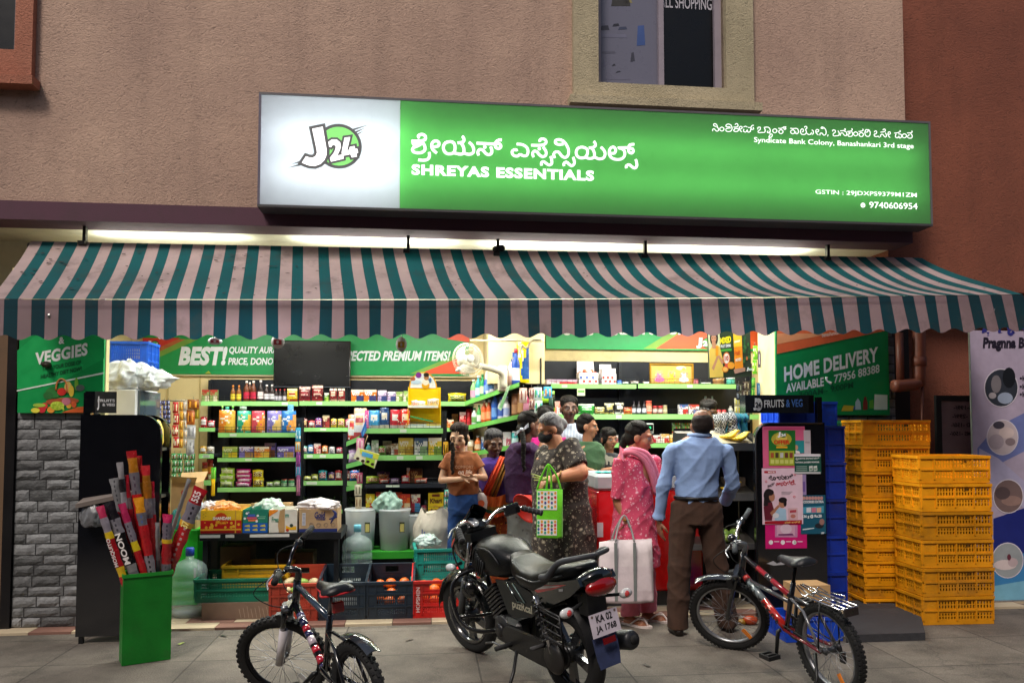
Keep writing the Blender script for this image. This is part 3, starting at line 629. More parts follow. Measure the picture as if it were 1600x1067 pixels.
 # long banner on the back wall
v=VB-.045;b=MB();a,d=sheet(b,v,223,505,733,584,S(8,142,74),.035)
pf(b,v,[(223,570),(310,530),(223,530)],S(110,150,60),.001);pf(b,v,[(223,562),(290,530),(223,530)],S(170,90,50),.0014);pf(b,v,[(223,555),(282,528),(223,528)],S(196,48,42),.0018)
pf(b,v,[(640,584),(733,546),(733,584)],S(110,160,60),.001);pf(b,v,[(655,584),(733,553),(733,584)],S(222,78,40),.0016)
pf(b,v,[(655,506),(700,530),(733,535),(733,506)],S(222,78,40),.0016)
pt(b,v,'BEST!',281,571,354,571,30,'E4EAF0',.004,.055,.15,1.05);pt(b,v,'QUALITY AURA',358,554,434,554,12.5,'E4EAF0',.004,.03,.12);pt(b,v,'PRICE, DONOT',357,572,434,572,13,'E4EAF0',.004,.03,.12)
pt(b,v,'EXPECTED PREMIUM ITEMS!',525,564,703,564,16,'DCE6EA',.004,.035,.2)
minilogo(b,v,235,539,13)
pt(b,v,'U',247,530,254,530,12,'F0F0F0',.004,.05);pf(b,v,[(320,584),(326,579),(330,584)],'A0A838',.003)
single(b,'banner','long green banner reading best quality along the back wall','banner',o=(a[0],v,a[1]))
b=MB();a,d=sheet(b,v,853,500,1185,545,S(14,160,84),.035)
pf(b,v,[(1005,545),(1070,505),(1185,505),(1185,545)],S(120,168,60),.001);pf(b,v,[(1024,545),(1085,505),(1185,505),(1185,545)],S(224,92,44),.0016)
minilogo(b,v,1096,536,17);pt(b,v,'FRESH & PURE',950,523,1082,523,15,'F0F4F0',.004,.04)
for x in(886,922,960):pd(b,v,x,521,5,3,'E8F0E8',.003)
single(b,'banner','green banner ending in orange on the back wall above the deity frame','banner',o=(a[0],v,a[1]))
# television
v=VB-.14;t=thing('television','black flat television hung over the best quality banner','television',o=(BP(487,600,v)[0],v,BP(487,603,v)[1]))
A,D=BP(427,603,v),BP(548,533,v)
b=MB();b.box(A[0],D[0],v,v+.05,A[1],D[1],'08090B','gloss',bev=.006);b.box(A[0],D[0],v-.001,v+.02,A[1]-.012,A[1]-.001,'5A5E66','steel');b.build('cabinet',t)
b=MB();b.box(A[0]+.012,D[0]-.012,v-.0025,v-.0005,A[1]+.014,D[1]-.012,'050506','tvscreen');b.build('screen',t)
b=MB();m=(A[0]+D[0])/2;b.box(m-.15,m+.15,v+.051,VB-.05,(A[1]+D[1])/2-.1,(A[1]+D[1])/2+.1,'202022','blackmetal');b.build('wall_bracket',t)
# wall fan
v=1.1;fc=BP(731,562,v);t=thing('wall_fan','cream wall fan with a round wire guard beside the banner','fan',o=(fc[0],v,fc[1]-.2))
Mf=Matrix.Translation((fc[0],v,fc[1]))@Matrix.Rotation(R(22),4,'Z')@Matrix.Rotation(math.pi/2-.1,4,'X');CR=S(226,218,196)
rad=BP(757,562,v)[0]-fc[0]
b=MB(Mf)
for r_,z_ in((rad,0),(rad*.98,.02),(rad*.8,.045),(rad*.55,.055)):b.tube([(r_*math.cos(i*math.pi/14),r_*math.sin(i*math.pi/14),z_) for i in range(28)],.0025,CR,'plastic',5,closed=True)
for i in range(44):
 A_=i*2*math.pi/44;b.tube([(rad*.22*math.cos(A_),rad*.22*math.sin(A_),.06),(rad*.7*math.cos(A_+.12),rad*.7*math.sin(A_+.12),.052),(rad*math.cos(A_+.2),rad*math.sin(A_+.2),.0)],.0011,CR,'plastic',4)
 b.tube([(rad*.22*math.cos(A_),rad*.22*math.sin(A_),-.07),(rad*.7*math.cos(A_),rad*.7*math.sin(A_),-.06),(rad*math.cos(A_),rad*math.sin(A_),-.01)],.0011,CR,'plastic',4)
b.build('guard',t)
b=MB(Mf);b.lathe([(0,.072),(rad*.17,.07),(rad*.24,.062),(rad*.24,.055),(0,.055)],'ECE8DC','plastic',20);b.build('hub',t)
for q in range(3):
 b=MB(Mf@Matrix.Rotation(q*2*math.pi/3+.3,4,'Z'))
 b.grid(lambda i,j:((.05+(rad*.86-.05)*i)*math.cos((j-.5)*(1.1+.5*i)),(.05+(rad*.86-.05)*i)*math.sin((j-.5)*(1.1+.5*i)),(j-.5)*.05),6,6,S(206,200,180),'plastic');b.build('blade',t)
b=MB();b.M=Mf;b.lathe([(0,-.02),(.045,-.03),(.06,-.06),(.055,-.13),(0,-.15)],CR,'plastic',16);b.M=None
p1=Mf@Vector((0,0,-.12));wq=BP(786,590,v+.25);b.tube([p1,p1.lerp(Vector((wq[0],v+.22,wq[1]+.06)),.6),(wq[0],v+.25,wq[1]+.04),(wq[0],v+.25,wq[1]-.1)],[.03,.03,.035,.03],CR,'plastic',10,sub=3)
b.box(wq[0]-.045,wq[0]+.045,v+.26,v+.35,wq[1]-.13,wq[1]+.12,CR,'plastic',bev=.01);b.build('motor_arm',t)
b=MB();k=BP(714,579,v-.03);b.ell((k[0],v-.03,k[1]),.015,'E8E8E8','plastic');b.ell((k[0]+.02,v-.035,k[1]+.01),.02,'D8DCE0','plastic');b.build('pull_knob',t)
b=MB();v=1.2;b.tube([(BP(x,y,v)[0],v,BP(x,y,v)[1]) for x,y in((815,538),(822,544),(828,536),(833,531),(848,531))],.012,S(214,200,160),'plastic',8,sub=3)
b.tube([(BP(x,y,v)[0],v,BP(x,y,v)[1]) for x,y in((735,532),(850,533))],.01,S(224,210,166),'plastic',6)
single(b,'wall_pipe','thin cream pipe with a curled end above the bottle shelves','pipe',o=(BP(790,535,v)[0],v,BP(790,535,v)[1]))
# juice poster hung on the right
v=.62;b=MB();z=lambda x,y:BP(x,y,v)
pl=[(1105,512),(1172,506),(1174,588),(1108,592)]
A=[z(*p) for p in pl];b.prism([A[3],A[2],A[1],A[0]],v,v+.012,S(50,60,44),'print')
pf(b,v,[(1106,514),(1124,512),(1128,589),(1109,590)],'D8DCB0',.0012);pf(b,v,[(1124,515),(1146,513),(1147,586),(1127,588)],S(40,56,34),.0012)
pf(b,v,[(1109,590),(1108,548),(1113,540),(1124,541),(1129,560),(1130,589)],'E8C45A',.003);pd(b,v,1115.5,528,6.5,12,'2A1C18',.0025);pd(b,v,1115,529,4,7,'C88E6C',.0035);pf(b,v,[(1112,535),(1118,535),(1119,544),(1113,545)],'C88E6C',.0032)
pf(b,v,[(1112,575),(1120,556),(1123,557),(1115,579)],'C88E6C',.004);pf(b,v,[(1128,570),(1121,556),(1124,555),(1131,566)],'C88E6C',.0041);pf(b,v,[(1118,540),(1122,540),(1122,556),(1118,556)],'F0A028',.0045)
for x,y in((1113.3,528),(1117,528)):pd(b,v,x,y,.9,.6,'241814',.0042)
pf(b,v,[(1113.5,532.3),(1116.8,532.3),(1115.2,533.3)],'B84848',.0042)
pt(b,v,'MIXED',1125,538,1142,535,10,'F2E020',.003,.05);pt(b,v,'FRUIT DRINK',1126,544,1142,542,5,'F0F0F0',.003,.03);pf(b,v,[(1126,546),(1143,544),(1143,548),(1126,549.5)],'4A9A3A',.003)
pd(b,v,1135,560,5.5,10,'E87A2C',.003);pd(b,v,1135,560,4.3,8,'F4E8DC',.0036);pt(b,v,'10',1132,564,1138,563.5,8,'B83A2A',.0042,.05)
for x,y,r_,c in((1133,577,5,'F08A20'),(1136,572,4,'D85040'),(1142,571,5.5,'F0A030'),(1133,577,3.6,'F8C060')):pd(b,v,x,y,r_,r_,c,.0038+rnd.uniform(0,.002))
pf(b,v,[(1145,514),(1158,511),(1161,575),(1148,577)],'F09020',.003);pf(b,v,[(1145,514),(1158,511),(1159,541),(1146.5,543)],'F4C030',.0036);pf(b,v,[(1147,533),(1156,531),(1156,534),(1147,536)],'F8F0C8',.0042);pt(b,v,'MIXED',1149,565,1158,563.5,4.5,'F8E8D0',.0042,.04);pt(b,v,'Fruit',1147.5,556,1156,554,8,'D85820',.0042,.03)
pf(b,v,[(1146,577),(1164,574),(1164,580),(1148,584)],'B88A74',.004)
for i in range(14):pd(b,v,1161+rnd.uniform(0,10),525+rnd.uniform(0,40),1.6,3,('2E5A34','3C6C3A','C86A38')[i%3 if i>10 else i%2],.003+i*1e-4)
minilogo(b,v,1169,577,6,.004)
single(b,'poster','hanging juice poster of a woman in yellow beside an orange carton','poster',o=(z(1140,590)[0],v,z(1140,590)[1]))
# standing banner at far right
v=.02;t=thing('standing_banner','tall lilac beauty parlour banner at the right edge behind yellow crates','banner',o=(BP(1560,940,v)[0],v,0))
b=MB();A,D=BP(1527,946,v),BP(1660,520,v);b.box(A[0],D[0],v,v+.006,max(.03,A[1]),2.36,S(178,164,186),'print')
pf(b,v,[(1527,700),(1555,668),(1610,640),(1610,700),(1570,720),(1528,748)],S(110,120,176),.0012);pf(b,v,[(1530,700),(1560,716),(1610,760),(1610,800),(1575,780),(1530,740)],S(176,170,200),.0016)
pf(b,v,[(1552,810),(1610,790),(1610,862),(1552,880)],S(30,40,120),.0014);pf(b,v,[(1552,880),(1610,860),(1610,938),(1552,942)],S(60,130,186),.0018);pf(b,v,[(1552,915),(1610,905),(1610,938),(1552,942)],S(120,178,204),.0022)
pt(b,v,'Pragnna Beauty',1536,549,1636,549,22,'20182A',.003,.05,.1);pt(b,v,'ಪ್ರಜ್ಞ',1534,526,1620,526,26,S(50,50,130),.003,.05)
for y in(595,608,620):pt(b,v,'•Hair care',1593,y,1640,y,8,'20182A',.003,.03)
for cx,cy,r_,bgc,parts in((1564,606,27,'30343E',((1556,600,8,14,'7A7478'),(1576,590,10,16,'14161C'),(1570,622,12,9,'9AA6BC'),(1550,618,6,5,'A8A0A4'))),(1566,683,25,'C8B8BC',((1572,676,12,9,'D8C4C0'),(1556,690,12,12,'B0A0A8'),(1560,664,9,6,'4A4450'),(1578,690,8,6,'8E7C80'))),(1575,775,24,'7A6462',((1580,782,16,8,'9A7C74'),(1566,770,12,10,'5A4A4C'))),(1574,875,25,'9AA0A4',((1570,882,18,8,'D8C8C8'),(1582,878,8,7,'C0ACB0'),(1576,870,3,5,'6A3040')))):
 pd(b,v,cx,cy,r_,r_*1.12,'D8D0DC',.003,28);pd(b,v,cx,cy,r_-1.5,r_*1.12-1.5,bgc,.0036,28)
 for i,(x,y,rx,ry,c) in enumerate(parts):pd(b,v,x,y,rx,ry,c,.0042+i*.0004)
b.build('print_sheet',t)
b=MB();b.box(A[0]-.01,D[0],v-.01,v+.02,.0,.03,'B8B8BC','steel');b.box(A[0]-.008,A[0]-.001,v-.003,v+.012,.03,2.36,'D8E0D0','steel');b.build('stand',t)
# price board seen from behind
v=.2;t=thing('price_board','black framed price board with mirrored lettering behind the yellow crates','board',o=(BP(1490,760,v)[0],v,0))
b=MB();A,D=BP(1466,760,v),BP(1560,618,v);fr_=.05
for q in((A[0],A[0]+fr_,A[1],D[1]),(A[0]+fr_,D[0],D[1]-fr_,D[1]),(A[0]+fr_,D[0],A[1],A[1]+fr_)):b.box(q[0],q[1],v,v+.03,q[2],q[3],'100C0C','paint')
b.box(A[0]+.05,A[0]+.08,v+.005,v+.03,0,A[1],'100C0C');b.box(D[0]-.08,D[0]-.05,v+.005,v+.03,0,A[1],'100C0C');b.build('frame',t)
b=MB();b.box(A[0]+fr_,D[0],v+.008,v+.02,A[1]+fr_,D[1]-fr_,S(120,100,104),'print')
for i,s_ in enumerate(('HALF LEG-199/-','FULL LEG -299/-','FULL HAND -150/-','UNDERARMS -150/-')):pt(b,v+.008,s_,1490-2*i,640+13.5*i,1556,640+13.5*i,6.5,'181014',.002,.03,mirror=True)
b.build('panel',t)
# shop racks
DKB=S(30,34,42);LG=S(146,212,124)
def rack(name,label,v,depth,xl,xr,ytop,ybot,levels,posts,green=LG,base=0.02,wire=True,back=True,edge=None):
 """levels: (y of strip top, y of strip bottom, left px, right px)"""
 t=thing(name,label,'shelf rack',o=(BP((xl+xr)/2,700,v)[0],v,0.02))
 u0,u1=BP(xl,650,v)[0],BP(xr,650,v)[0];zt=BP(xl,ytop,v)[1]
 if back:
  b=MB();b.box(u0,u1,v+depth-.02,v+depth,base,zt,DKB,'blackmetal');b.build('back_panel',t)
 for px,w_ in posts:
  b=MB();u=BP(px,650,v)[0];b.box(u-w_/2,u+w_/2,v+depth-.06,v+depth-.021,base,zt-.01,S(40,44,50),'blackmetal')
  z=.1
  while z<zt-.05:b.box(u-.006,u+.006,v+depth-.063,v+depth-.06,z,z+.022,'0C0D10');z+=.05
  b.build('upright',t)
 for i,(y0,y1,a,c) in enumerate(levels):
  ua,uc=BP(a,y0,v)[0],BP(c,y0,v)[0];z1=BP((a+c)/2,y0,v)[1];z0=BP((a+c)/2,y1,v)[1]
  b=MB();b.box(ua,uc,v+.004,v+depth-.022,z1-.03,z1-.006,S(46,50,58),'blackmetal');sh=b.build('shelf',t)
  b=MB();b.box(ua,uc,v-.006,v+.0035,z0,z1,green if not edge or edge[i] is None else edge[i],'plastic')
  for k in range(random.choice((0,1,1,2))):
   x=random.uniform(ua+.05,uc-.12);b.box(x,x+.06,v-.0075,v-.0062,z0+.008,z1-.008,S(214,226,206),'print')
  b.build('price_strip',sh)
  if wire:
   b=MB();hz=.052
   for zz in(hz,hz*.5):b.tube([(ua+.005,v+.006,z1+zz),(uc-.005,v+.006,z1+zz)],.0018,'1C1E22','blackmetal',4)
   n=max(2,int((uc-ua)/.055))
   for k in range(n+1):x=ua+.005+(uc-ua-.01)*k/n;b.tube([(x,v+.006,z1-.004),(x,v+.006,z1+hz)],.0014,'1C1E22','blackmetal',4)
   b.build('wire_guard',sh)
 return t
V1,V2,V3,V4=1.72,1.05,.95,1.72
rack('wall_rack','dark wall rack with green shelf edges below the television',V1,.40,311,742,589,900,[(627,634,314,466),(627,634,468,740),(668,674,311,336),(668,674,469,536),(668,674,536,742),(709,716,311,334),(709,716,469,536),(709,716,536,740),(750,758,311,332),(751,758,469,536),(751,758,536,740),(797,803,311,536),(797,803,536,740)],[(312,.03),(467,.04),(534,.04),(740,.03)])
rack('gondola_rack','dark free-standing rack of biscuit pouches behind the carton table',V2,.36,338,466,652,900,[(676,683,341,462),(715,721,340,462),(761,768,340,462),(812,818,340,462)],[(341,.05),(462,.03)])
rack('gondola_rack','dark free-standing rack with a yellow display box at the middle of the shop',V3,.40,562,700,640,900,[(669,677,570,692),(711,719,566,692),(756,762,570,696),(801,808,572,698)],[(566,.04),(695,.04)],edge=[None,None,S(40,44,54),S(40,44,54)])
rack('counter_rack','dark wall rack with long green shelves behind the counter',V4,.40,848,1196,559,900,[(600,607,861,994),(600,607,997,1152),(647,655,872,1010),(647,655,1010,1196),(692,699,872,1010),(692,699,1010,1196)],[(850,.04),(982,.03),(1194,.03)])
def corner(A,B,th=.02):pass
t=thing('corner_rack','slanted corner rack of bottles between the two wall racks','shelf rack',o=(BP(780,650,1.3)[0],1.3,.02))
va,vb=1.72,1.30
def cpt(px,py,f):v=va+(vb-va)*f;u,z=BP(px,py,v);return Vector((u,v,z))
b=MB();q=[cpt(728,592,0),cpt(846,557,1)]
b.add([(q[0].x+.25,va+.39,.02),(q[1].x+.02,1.43,.02),(q[1].x+.02,1.43,q[1].z),(q[0].x+.25,va+.39,q[0].z)],[(0,1,2,3)],DKB,'blackmetal');b.build('back_panel',t)
CSH=[]
for(x0,y0,x1,y1) in((727,627,812,597),(715,668,826,644),(715,709,830,690),(715,751,830,738)):
 A,B=cpt(x0,y0,0),cpt(x1,y1,1);CSH.append((A,B));n=Vector((.55,.83,0));dn=Vector((0,0,-.045))
 b=MB();b.add([A,B,B+n*.13,A+n*.38,A+dn*.4,B+dn*.4,B+n*.13+dn*.4,A+n*.38+dn*.4],[(0,1,2,3),(7,6,5,4),(0,4,5,1),(2,6,7,3)],S(46,50,58),'blackmetal');sh=b.build('shelf',t)
 b=MB();o_=Vector((-.004,-.006,0));b.add([A+o_+dn,B+o_+dn,B+o_,A+o_],[(0,1,2,3)],S(110,186,86),'plastic');b.build('price_strip',sh)
t=thing('end_rack','narrow end rack with slanted shelves at the left side of the yellow display','shelf rack',o=(BP(552,700,1.1)[0],1.1,.02))
ESH=[]
for(x0,y0,x1,y1) in((541,690,562,681),(541,725,566,718),(541,760,566,755)):
 A=Vector((*BP(x0,y0,1.45),0)).xzy;A.y=1.45;B=Vector((BP(x1,y1,1.02)[0],1.02,BP(x1,y1,1.02)[1]));A=Vector((BP(x0,y0,1.45)[0],1.45,BP(x0,y0,1.45)[1]));ESH.append((A,B))
 b=MB();b.add([A,B,B+Vector((.1,.1,0)),A+Vector((.25,.0,0))],[(0,1,2,3)],S(46,50,58),'blackmetal');sh=b.build('shelf',t)
 b=MB();d_=Vector((0,0,-.045));b.add([A+d_,B+d_,B,A],[(0,1,2,3)],S(120,200,110),'plastic');b.build('price_strip',sh)
b=MB();u=BP(541,700,1.47)[0];b.box(u-.03,u+.01,1.46,1.5,.02,1.45,S(36,40,46),'blackmetal');b.build('upright',t)
# packs, boxes, bottles
def design(U,V,p,rnd,st):
 c=p[0]
 if st=='pouch':
  if V>.86:c=p[0]
  elif .5<V<.74 and .14<U<.62:c=p[2%len(p)] if(int(U*26)+int(V*17))%3 else p[0]
  elif V<.58 and U>.34+.35*V:c=p[1]
  elif V>.5 and U>.75:c=p[1]
  if V<.1:c=p[0]
 elif st=='box':
  if V>.84:c=p[-1] if len(p)>2 else p[0]
  elif .5<V<.76 and .12<U<.66:c=p[2%len(p)] if(int(U*19)+int(V*13))%3 else p[0]
  elif V<.46 and U>.42:c=p[1]
 elif st=='bag':
  if .4<V<.74 and .2<U<.8:c=p[2%len(p)] if int(V*16)%2 else p[1]
  elif V<.2:c=p[1]
  elif V>.82:c=p[-1]
 else:
  if abs(U-.5)<.36 and abs(V-.5)<.24:c=p[1] if(int(U*12)+int(V*9))%2 else p[2%len(p)]
 if rnd.random()<.07:c=p[rnd.randrange(len(p))]
 return c
def pack(kind,w_,h,d,pal,seed=0):
 rnd=random.Random(seed);p=[hx(c) for c in pal.split(',')];b=MB()
 if len(p)<2:p.append(tuple(min(1,c*1.5+.1) for c in p[0]))
 if len(p)<3:p.append((.8,.8,.78))
 if kind in('pouch','bag','pillow'):
  nu,nz=10,12;st=kind if kind!='pillow' else 'pillow';wob=[rnd.uniform(-.02,.02) for _ in range(20)]
  for sg_ in(1,-1):
   def fn(i,j):
    e=(max(0,math.sin(math.pi*min(1,max(0,i))))**.55)*(max(0,math.sin(math.pi*min(1,max(0,j*.97+.015))))**.5 if kind=='pillow' else max(0,math.sin(math.pi*(j*.93+.07)**.75))**.5)
    pin=1-.07*math.sin(math.pi*j) if kind=='pillow' else 1-.05*j
    x=(i-.5)*w_*pin;zz=h*j*(1-.04*math.cos(2*math.pi*i)) if kind=='pillow' else h*j+wob[int(i*10)]*h*.6*j
    return(x,-d*.5-sg_*d*.5*e+wob[int(j*12)]*d*.5,max(0,zz))
   b.grid(fn if sg_>0 else(lambda i,j,fn=fn:fn(1-i,j)),nu,nz,(lambda U,V:design(U,V,p,rnd,st)),'foil')
 elif kind in('box','card'):
  k='print' if kind=='box' else 'card'
  b.box(-w_/2,w_/2,-d+.001,0,0,h,p[0],k)
  b.grid(lambda i,j:((i-.5)*w_*.996,-d,h*j*.997+.001),12,10,(lambda U,V:design(U,V,p,rnd,'box')),k,False)
 elif kind in('bottle','jar','can'):
  r_=w_/2;n=14
  if kind=='bottle':pr=[(r_*.9,0),(r_,.03*h),(r_,.12*h),(r_,.46*h),(r_,.55*h),(r_*.85,.66*h),(r_*.4,.8*h),(r_*.36,.88*h)];cs=[p[0],p[0],p[1],p[0],p[0],p[0],p[0],p[0]];capz=(.88*h,h,r_*.42)
  elif kind=='jar':pr=[(r_*.9,0),(r_,.04*h),(r_,.2*h),(r_,.65*h),(r_,.76*h),(r_*.9,.82*h)];cs=[p[0],p[0],p[1],p[0],p[0],p[0]];capz=(.82*h,h,r_*.96)
  else:pr=[(r_,0),(r_,.1*h),(r_,.5*h),(r_,.9*h)];cs=[p[0],p[1],p[0]];capz=(.9*h,h,r_*.9)
  M=Matrix.Translation((0,-r_,0));b.lathe(pr,cs,'plastic',n,M)
  c2=MB();c2.lathe([(capz[2],capz[0]+.0005),(capz[2],capz[1]),(0,capz[1])],p[2],'plastic',12,M);return b,c2
 elif kind=='trig':
  r_=w_/2;M=Matrix.Translation((0,-r_,0));b.lathe([(r_,0),(r_,.3*h),(r_*.8,.6*h),(r_*.35,.74*h)],[p[0],p[1],p[0]],'plastic',12,M)
  c2=MB();c2.lathe([(r_*.4,.741*h),(r_*.3,.86*h)],p[2],'plastic',10,M);c2.box(-w_*.5,w_*.3,-r_-.012,-r_+.012,.86*h,h,p[2],'plastic');return b,c2
 return b,None
PCACHE={}
def put(kind,u,v,z,w_,h,d,pal,label,cat,group,rz=0.,seed=None,tilt=0.):
 key=(kind,round(w_,2),round(h,2),round(d,2),pal)
 if key not in PCACHE:
  b,c2=pack(kind,w_,h,d,pal,len(PCACHE));nm={'pouch':'pouch','bag':'snack_bag','pillow':'snack_packet','box':'product_box','card':'cardboard_box','bottle':'bottle','jar':'jar','can':'can','trig':'spray_bottle'}[kind]
  PCACHE[key]=(nm,b.mesh(nm),c2.mesh('cap') if c2 else None)
 nm,me,cm=PCACHE[key]
 o=bpy.data.objects.new(nm,me);COL.objects.link(o);o.location=BW(u,v,z);o.rotation_euler=(tilt,0,PHI+rz);ORG[o.name]=(0,0,0)
 tag(o,label,cat,group)
 if cm:
  c=bpy.data.objects.new('cap',cm);COL.objects.link(c);c.parent=o
 return o
ORDW=['first','second','third','fourth','fifth','sixth','seventh','eighth','ninth','tenth','eleventh','twelfth']
CATS={'pouch':'pouch','bag':'snack bag','pillow':'packet','box':'box','card':'cardboard box','bottle':'bottle','jar':'jar','can':'can','trig':'spray bottle'}
def row(where,group,v,yb,items,back=.06,dep=None):
 cnt={};seen={}
 for it in items:cnt[it[5]]=cnt.get(it[5],0)+1
 for it in items:
  kind,x0,x1,yt,pal,noun=it[:6];vv=v+back+(it[6] if len(it)>6 else 0);y=it[7] if len(it)>7 else yb
  a,z0=BP(x0,yb,v);c=BP(x1,yb,vv)[0];a=BP(x0,yb,vv)[0];z0=BP((x0+x1)/2,yb,v)[1];zt=BP((x0+x1)/2,yt,vv)[1]
  if len(it)>7:z0=BP((x0+x1)/2,y,vv)[1]
  w_=(c-a)*.97;h=zt-z0
  d={'bottle':w_,'jar':w_,'can':w_,'trig':w_}.get(kind,min(.14,max(.04,w_*.55)))
  lab=noun
  if cnt[noun]>1:
   seen[noun]=seen.get(noun,0)+1;lab=ORDW[seen[noun]-1]+' '+noun+' from left'
  put(kind,(a+c)/2,vv+(d if kind in('pouch','bag','pillow','box','card') else w_),z0+.001,w_,h,d,pal,lab+' '+where,CATS[kind],group,rz=random.uniform(-.06,.06))
B_='bottle'
row('on the wall rack top shelf','goods on the top shelf of the wall rack',V1,627,[('box',315,327,609,'8FA060,D8D0B0,B04030','green noodle box'),('box',328,340,609,'8FA060,D8D0B0,B04030','green noodle box'),(B_,359,367,602,'8A5418,E8D040,E08020','oil bottle with an orange cap'),(B_,368,376,602,'8A5418,E8D040,E08020','oil bottle with an orange cap'),(B_,379,389,595,'6A3414,C82848,F0E8E0','tall amber bottle with a red label'),(B_,385,393,597,'5A2C12,C82848,F0E8E0','amber bottle set back between taller ones',.1),(B_,390,400,595,'6A3414,C82848,F0E8E0','tall amber bottle with a red label'),(B_,401,411,594,'20100E,E8D8D8,E8E0E0','tallest dark bottle with a white label'),(B_,411,420,601,'281414,DCD8E0,E8E0E0','dark sauce bottle'),(B_,420,428,601,'281414,DCD8E0,E8E0E0','dark sauce bottle'),(B_,428,434,608,'241214,D0CCD8,C84040','small dark bottle with a red cap'),(B_,434,440,608,'241214,D0CCD8,C84040','small dark bottle with a red cap'),(B_,441,447,608,'241214,D0CCD8,C84040','small dark bottle with a red cap'),('bag',447,464,607,'D8B820,A02818,F0E4A0','yellow snack bag'),('bag',466,485,604,'6A1822,98303A,D8B0A8','maroon snack bag'),('bag',486,505,602,'74161F,A03038,E0B8A8','maroon snack bag'),('box',507,514,614,'6EA028,A8C850','small lime box'),('bag',514,526,607,'8A2028,C8A088,E8DCC8','maroon and cream nut bag'),('bag',527,539,608,'8A2028,C8A088,E8DCC8','maroon and cream nut bag'),('box',548,568,609,'F07C1C,30306C,F0F0F0,F6E8D8','orange tissue box'),('box',569,588,609,'F07C1C,30306C,F0F0F0,F6E8D8','orange tissue box'),('box',590,604,610,'B8A0CC,34407C,E8E0F0','lilac carton'),('box',605,618,612,'B8A0CC,34407C,E8E0F0','lilac carton'),('box',619,629,612,'E0DCC0,7CA040,90B060','white and green tea box'),('box',630,640,611,'E0DCC0,7CA040,90B060','white and green tea box'),('pillow',699,729,614,'E0D020,70902C,F4ECA0','yellow soap packet')])
pk=lambda x0,x1,yt,pal,n,*a:('pillow',x0,x1,yt,pal,n,*a)
row('on the wall rack second shelf','goods on the second shelf of the wall rack',V1,668,[pk(312,323,651,'B81828,E8E0E0','red and white sachet'),pk(323,335,657,'C02838,E8E8F0','red and white sachet'),pk(470,480,654,'7A1C1C,D8A030,E8D8B0','dark red spice packet'),pk(481,492,657,'B82834,E8E0D8','small red packet'),pk(492,503,653,'6A3090,D82838,F0E8F0','purple and red packet'),('box',504,515,649,'6E1A1E,A83830,E0C8A0','tall maroon spice box'),pk(516,526,654,'D8B830,B02028,F0E8C0','yellow spice packet'),pk(527,538,654,'C8C038,C02830,F4E8D0','yellow and red packet'),pk(539,549,655,'D06078,F0DCE0','pink packet'),('box',690,699,654,'B82420,E8A030,F0D8B0','small red box'),('box',699,709,656,'E06820,F0C080,F4E8D0','small orange box'),('box',706,716,647,'8A6A38,C8A868,B89048','brown box set back behind the orange box',.12),('box',718,728,644,'C81822,E85050,F0C8C0','bright red box'),('can',728,738,639,'D0141E,E04048,A81018','tall red tin'),('jar',738,746,650,'50343C,A08088,403038','small dark jar')])
row('on the wall rack third shelf','goods on the third shelf of the wall rack',V1,709,[pk(311,322,697,'D8A830,E8E4DC','yellow and white packet'),pk(322,334,698,'E0DCD4,A08040','white packet'),pk(471,480,697,'80C8B8,F0F0F0,D84040','pale teal packet'),pk(480,490,695,'4890D0,E8F0F8','blue and white packet'),('box',490,501,693,'B03038,E8B0A8,F0D8D0','red biscuit box'),pk(502,512,696,'E87820,F8D8A0','orange packet'),pk(513,523,698,'D8D8D4,887C88','silver white packet'),pk(525,535,699,'B82840,E0D0D8,6A2848','crimson packet')])
row('on the wall rack fourth shelf','goods on the fourth shelf of the wall rack',V1,751,[('jar',314,323,722,'7A2818,D8A030,B83028','brown pickle jar'),('jar',322,331,718,'8A3418,C88828,A82820','tall brown pickle jar',.08),('can',312,319,738,'D0D4DC,8890A8,E0E0E0','small silver tin'),('jar',324,332,738,'8A9840,D8D0A0,C03030','small green jar'),pk(474,486,744,'C8D030,E8F070','flat yellow sachet'),pk(486,497,741,'D0D838,F0F0A0','lime yellow sachet'),pk(497,511,735,'28A8B8,D83038,F0F0F0','teal noodle packet'),pk(512,523,738,'5A3878,D8A8C0,E8D040','purple noodle packet'),pk(523,534,735,'C82028,F0D0C8,F8F0E0','red noodle packet'),pk(541,552,736,'8A2028,D0A088','dark red packet'),pk(546,561,735,'2870C8,E84848,F0F0F0','blue and red packet',-.04)])
row('on the top shelf of the gondola rack','biscuit pouches on the gondola rack',V2,676,[('pouch',339,366,641,'F08A24,F0C048,F8E8D0','orange biscuit pouch'),('pouch',368,391,642,'2EB08C,E8B840,F0F4E8','green biscuit pouch'),('pouch',391,413,642,'D8485C,F09838,F8E4D8','red biscuit pouch'),('pouch',415,439,642,'8278C4,E8C070,F0ECF8','purple biscuit pouch'),('pouch',438,462,642,'2478C8,E8A050,F0F4F8','blue biscuit pouch'),('bottle',343,349,634,'60A8A0,C8E0D0,8CC850','green capped bottle behind the orange pouch',.14),('bottle',358,366,634,'58B0A0,D0E8D8,6CB840','green capped bottle between the two left pouches',.14),('can',350,357,636,'38A898,A0D8C8,40B8A0','teal tin behind the orange pouch',.16),('jar',372,384,635,'A8B8A8,C88850,88A090','grey jar behind the green pouch',.14),('pouch',448,458,632,'60A8D8,A8D0E8','pale blue pouch tip behind the blue pouch',.14)])
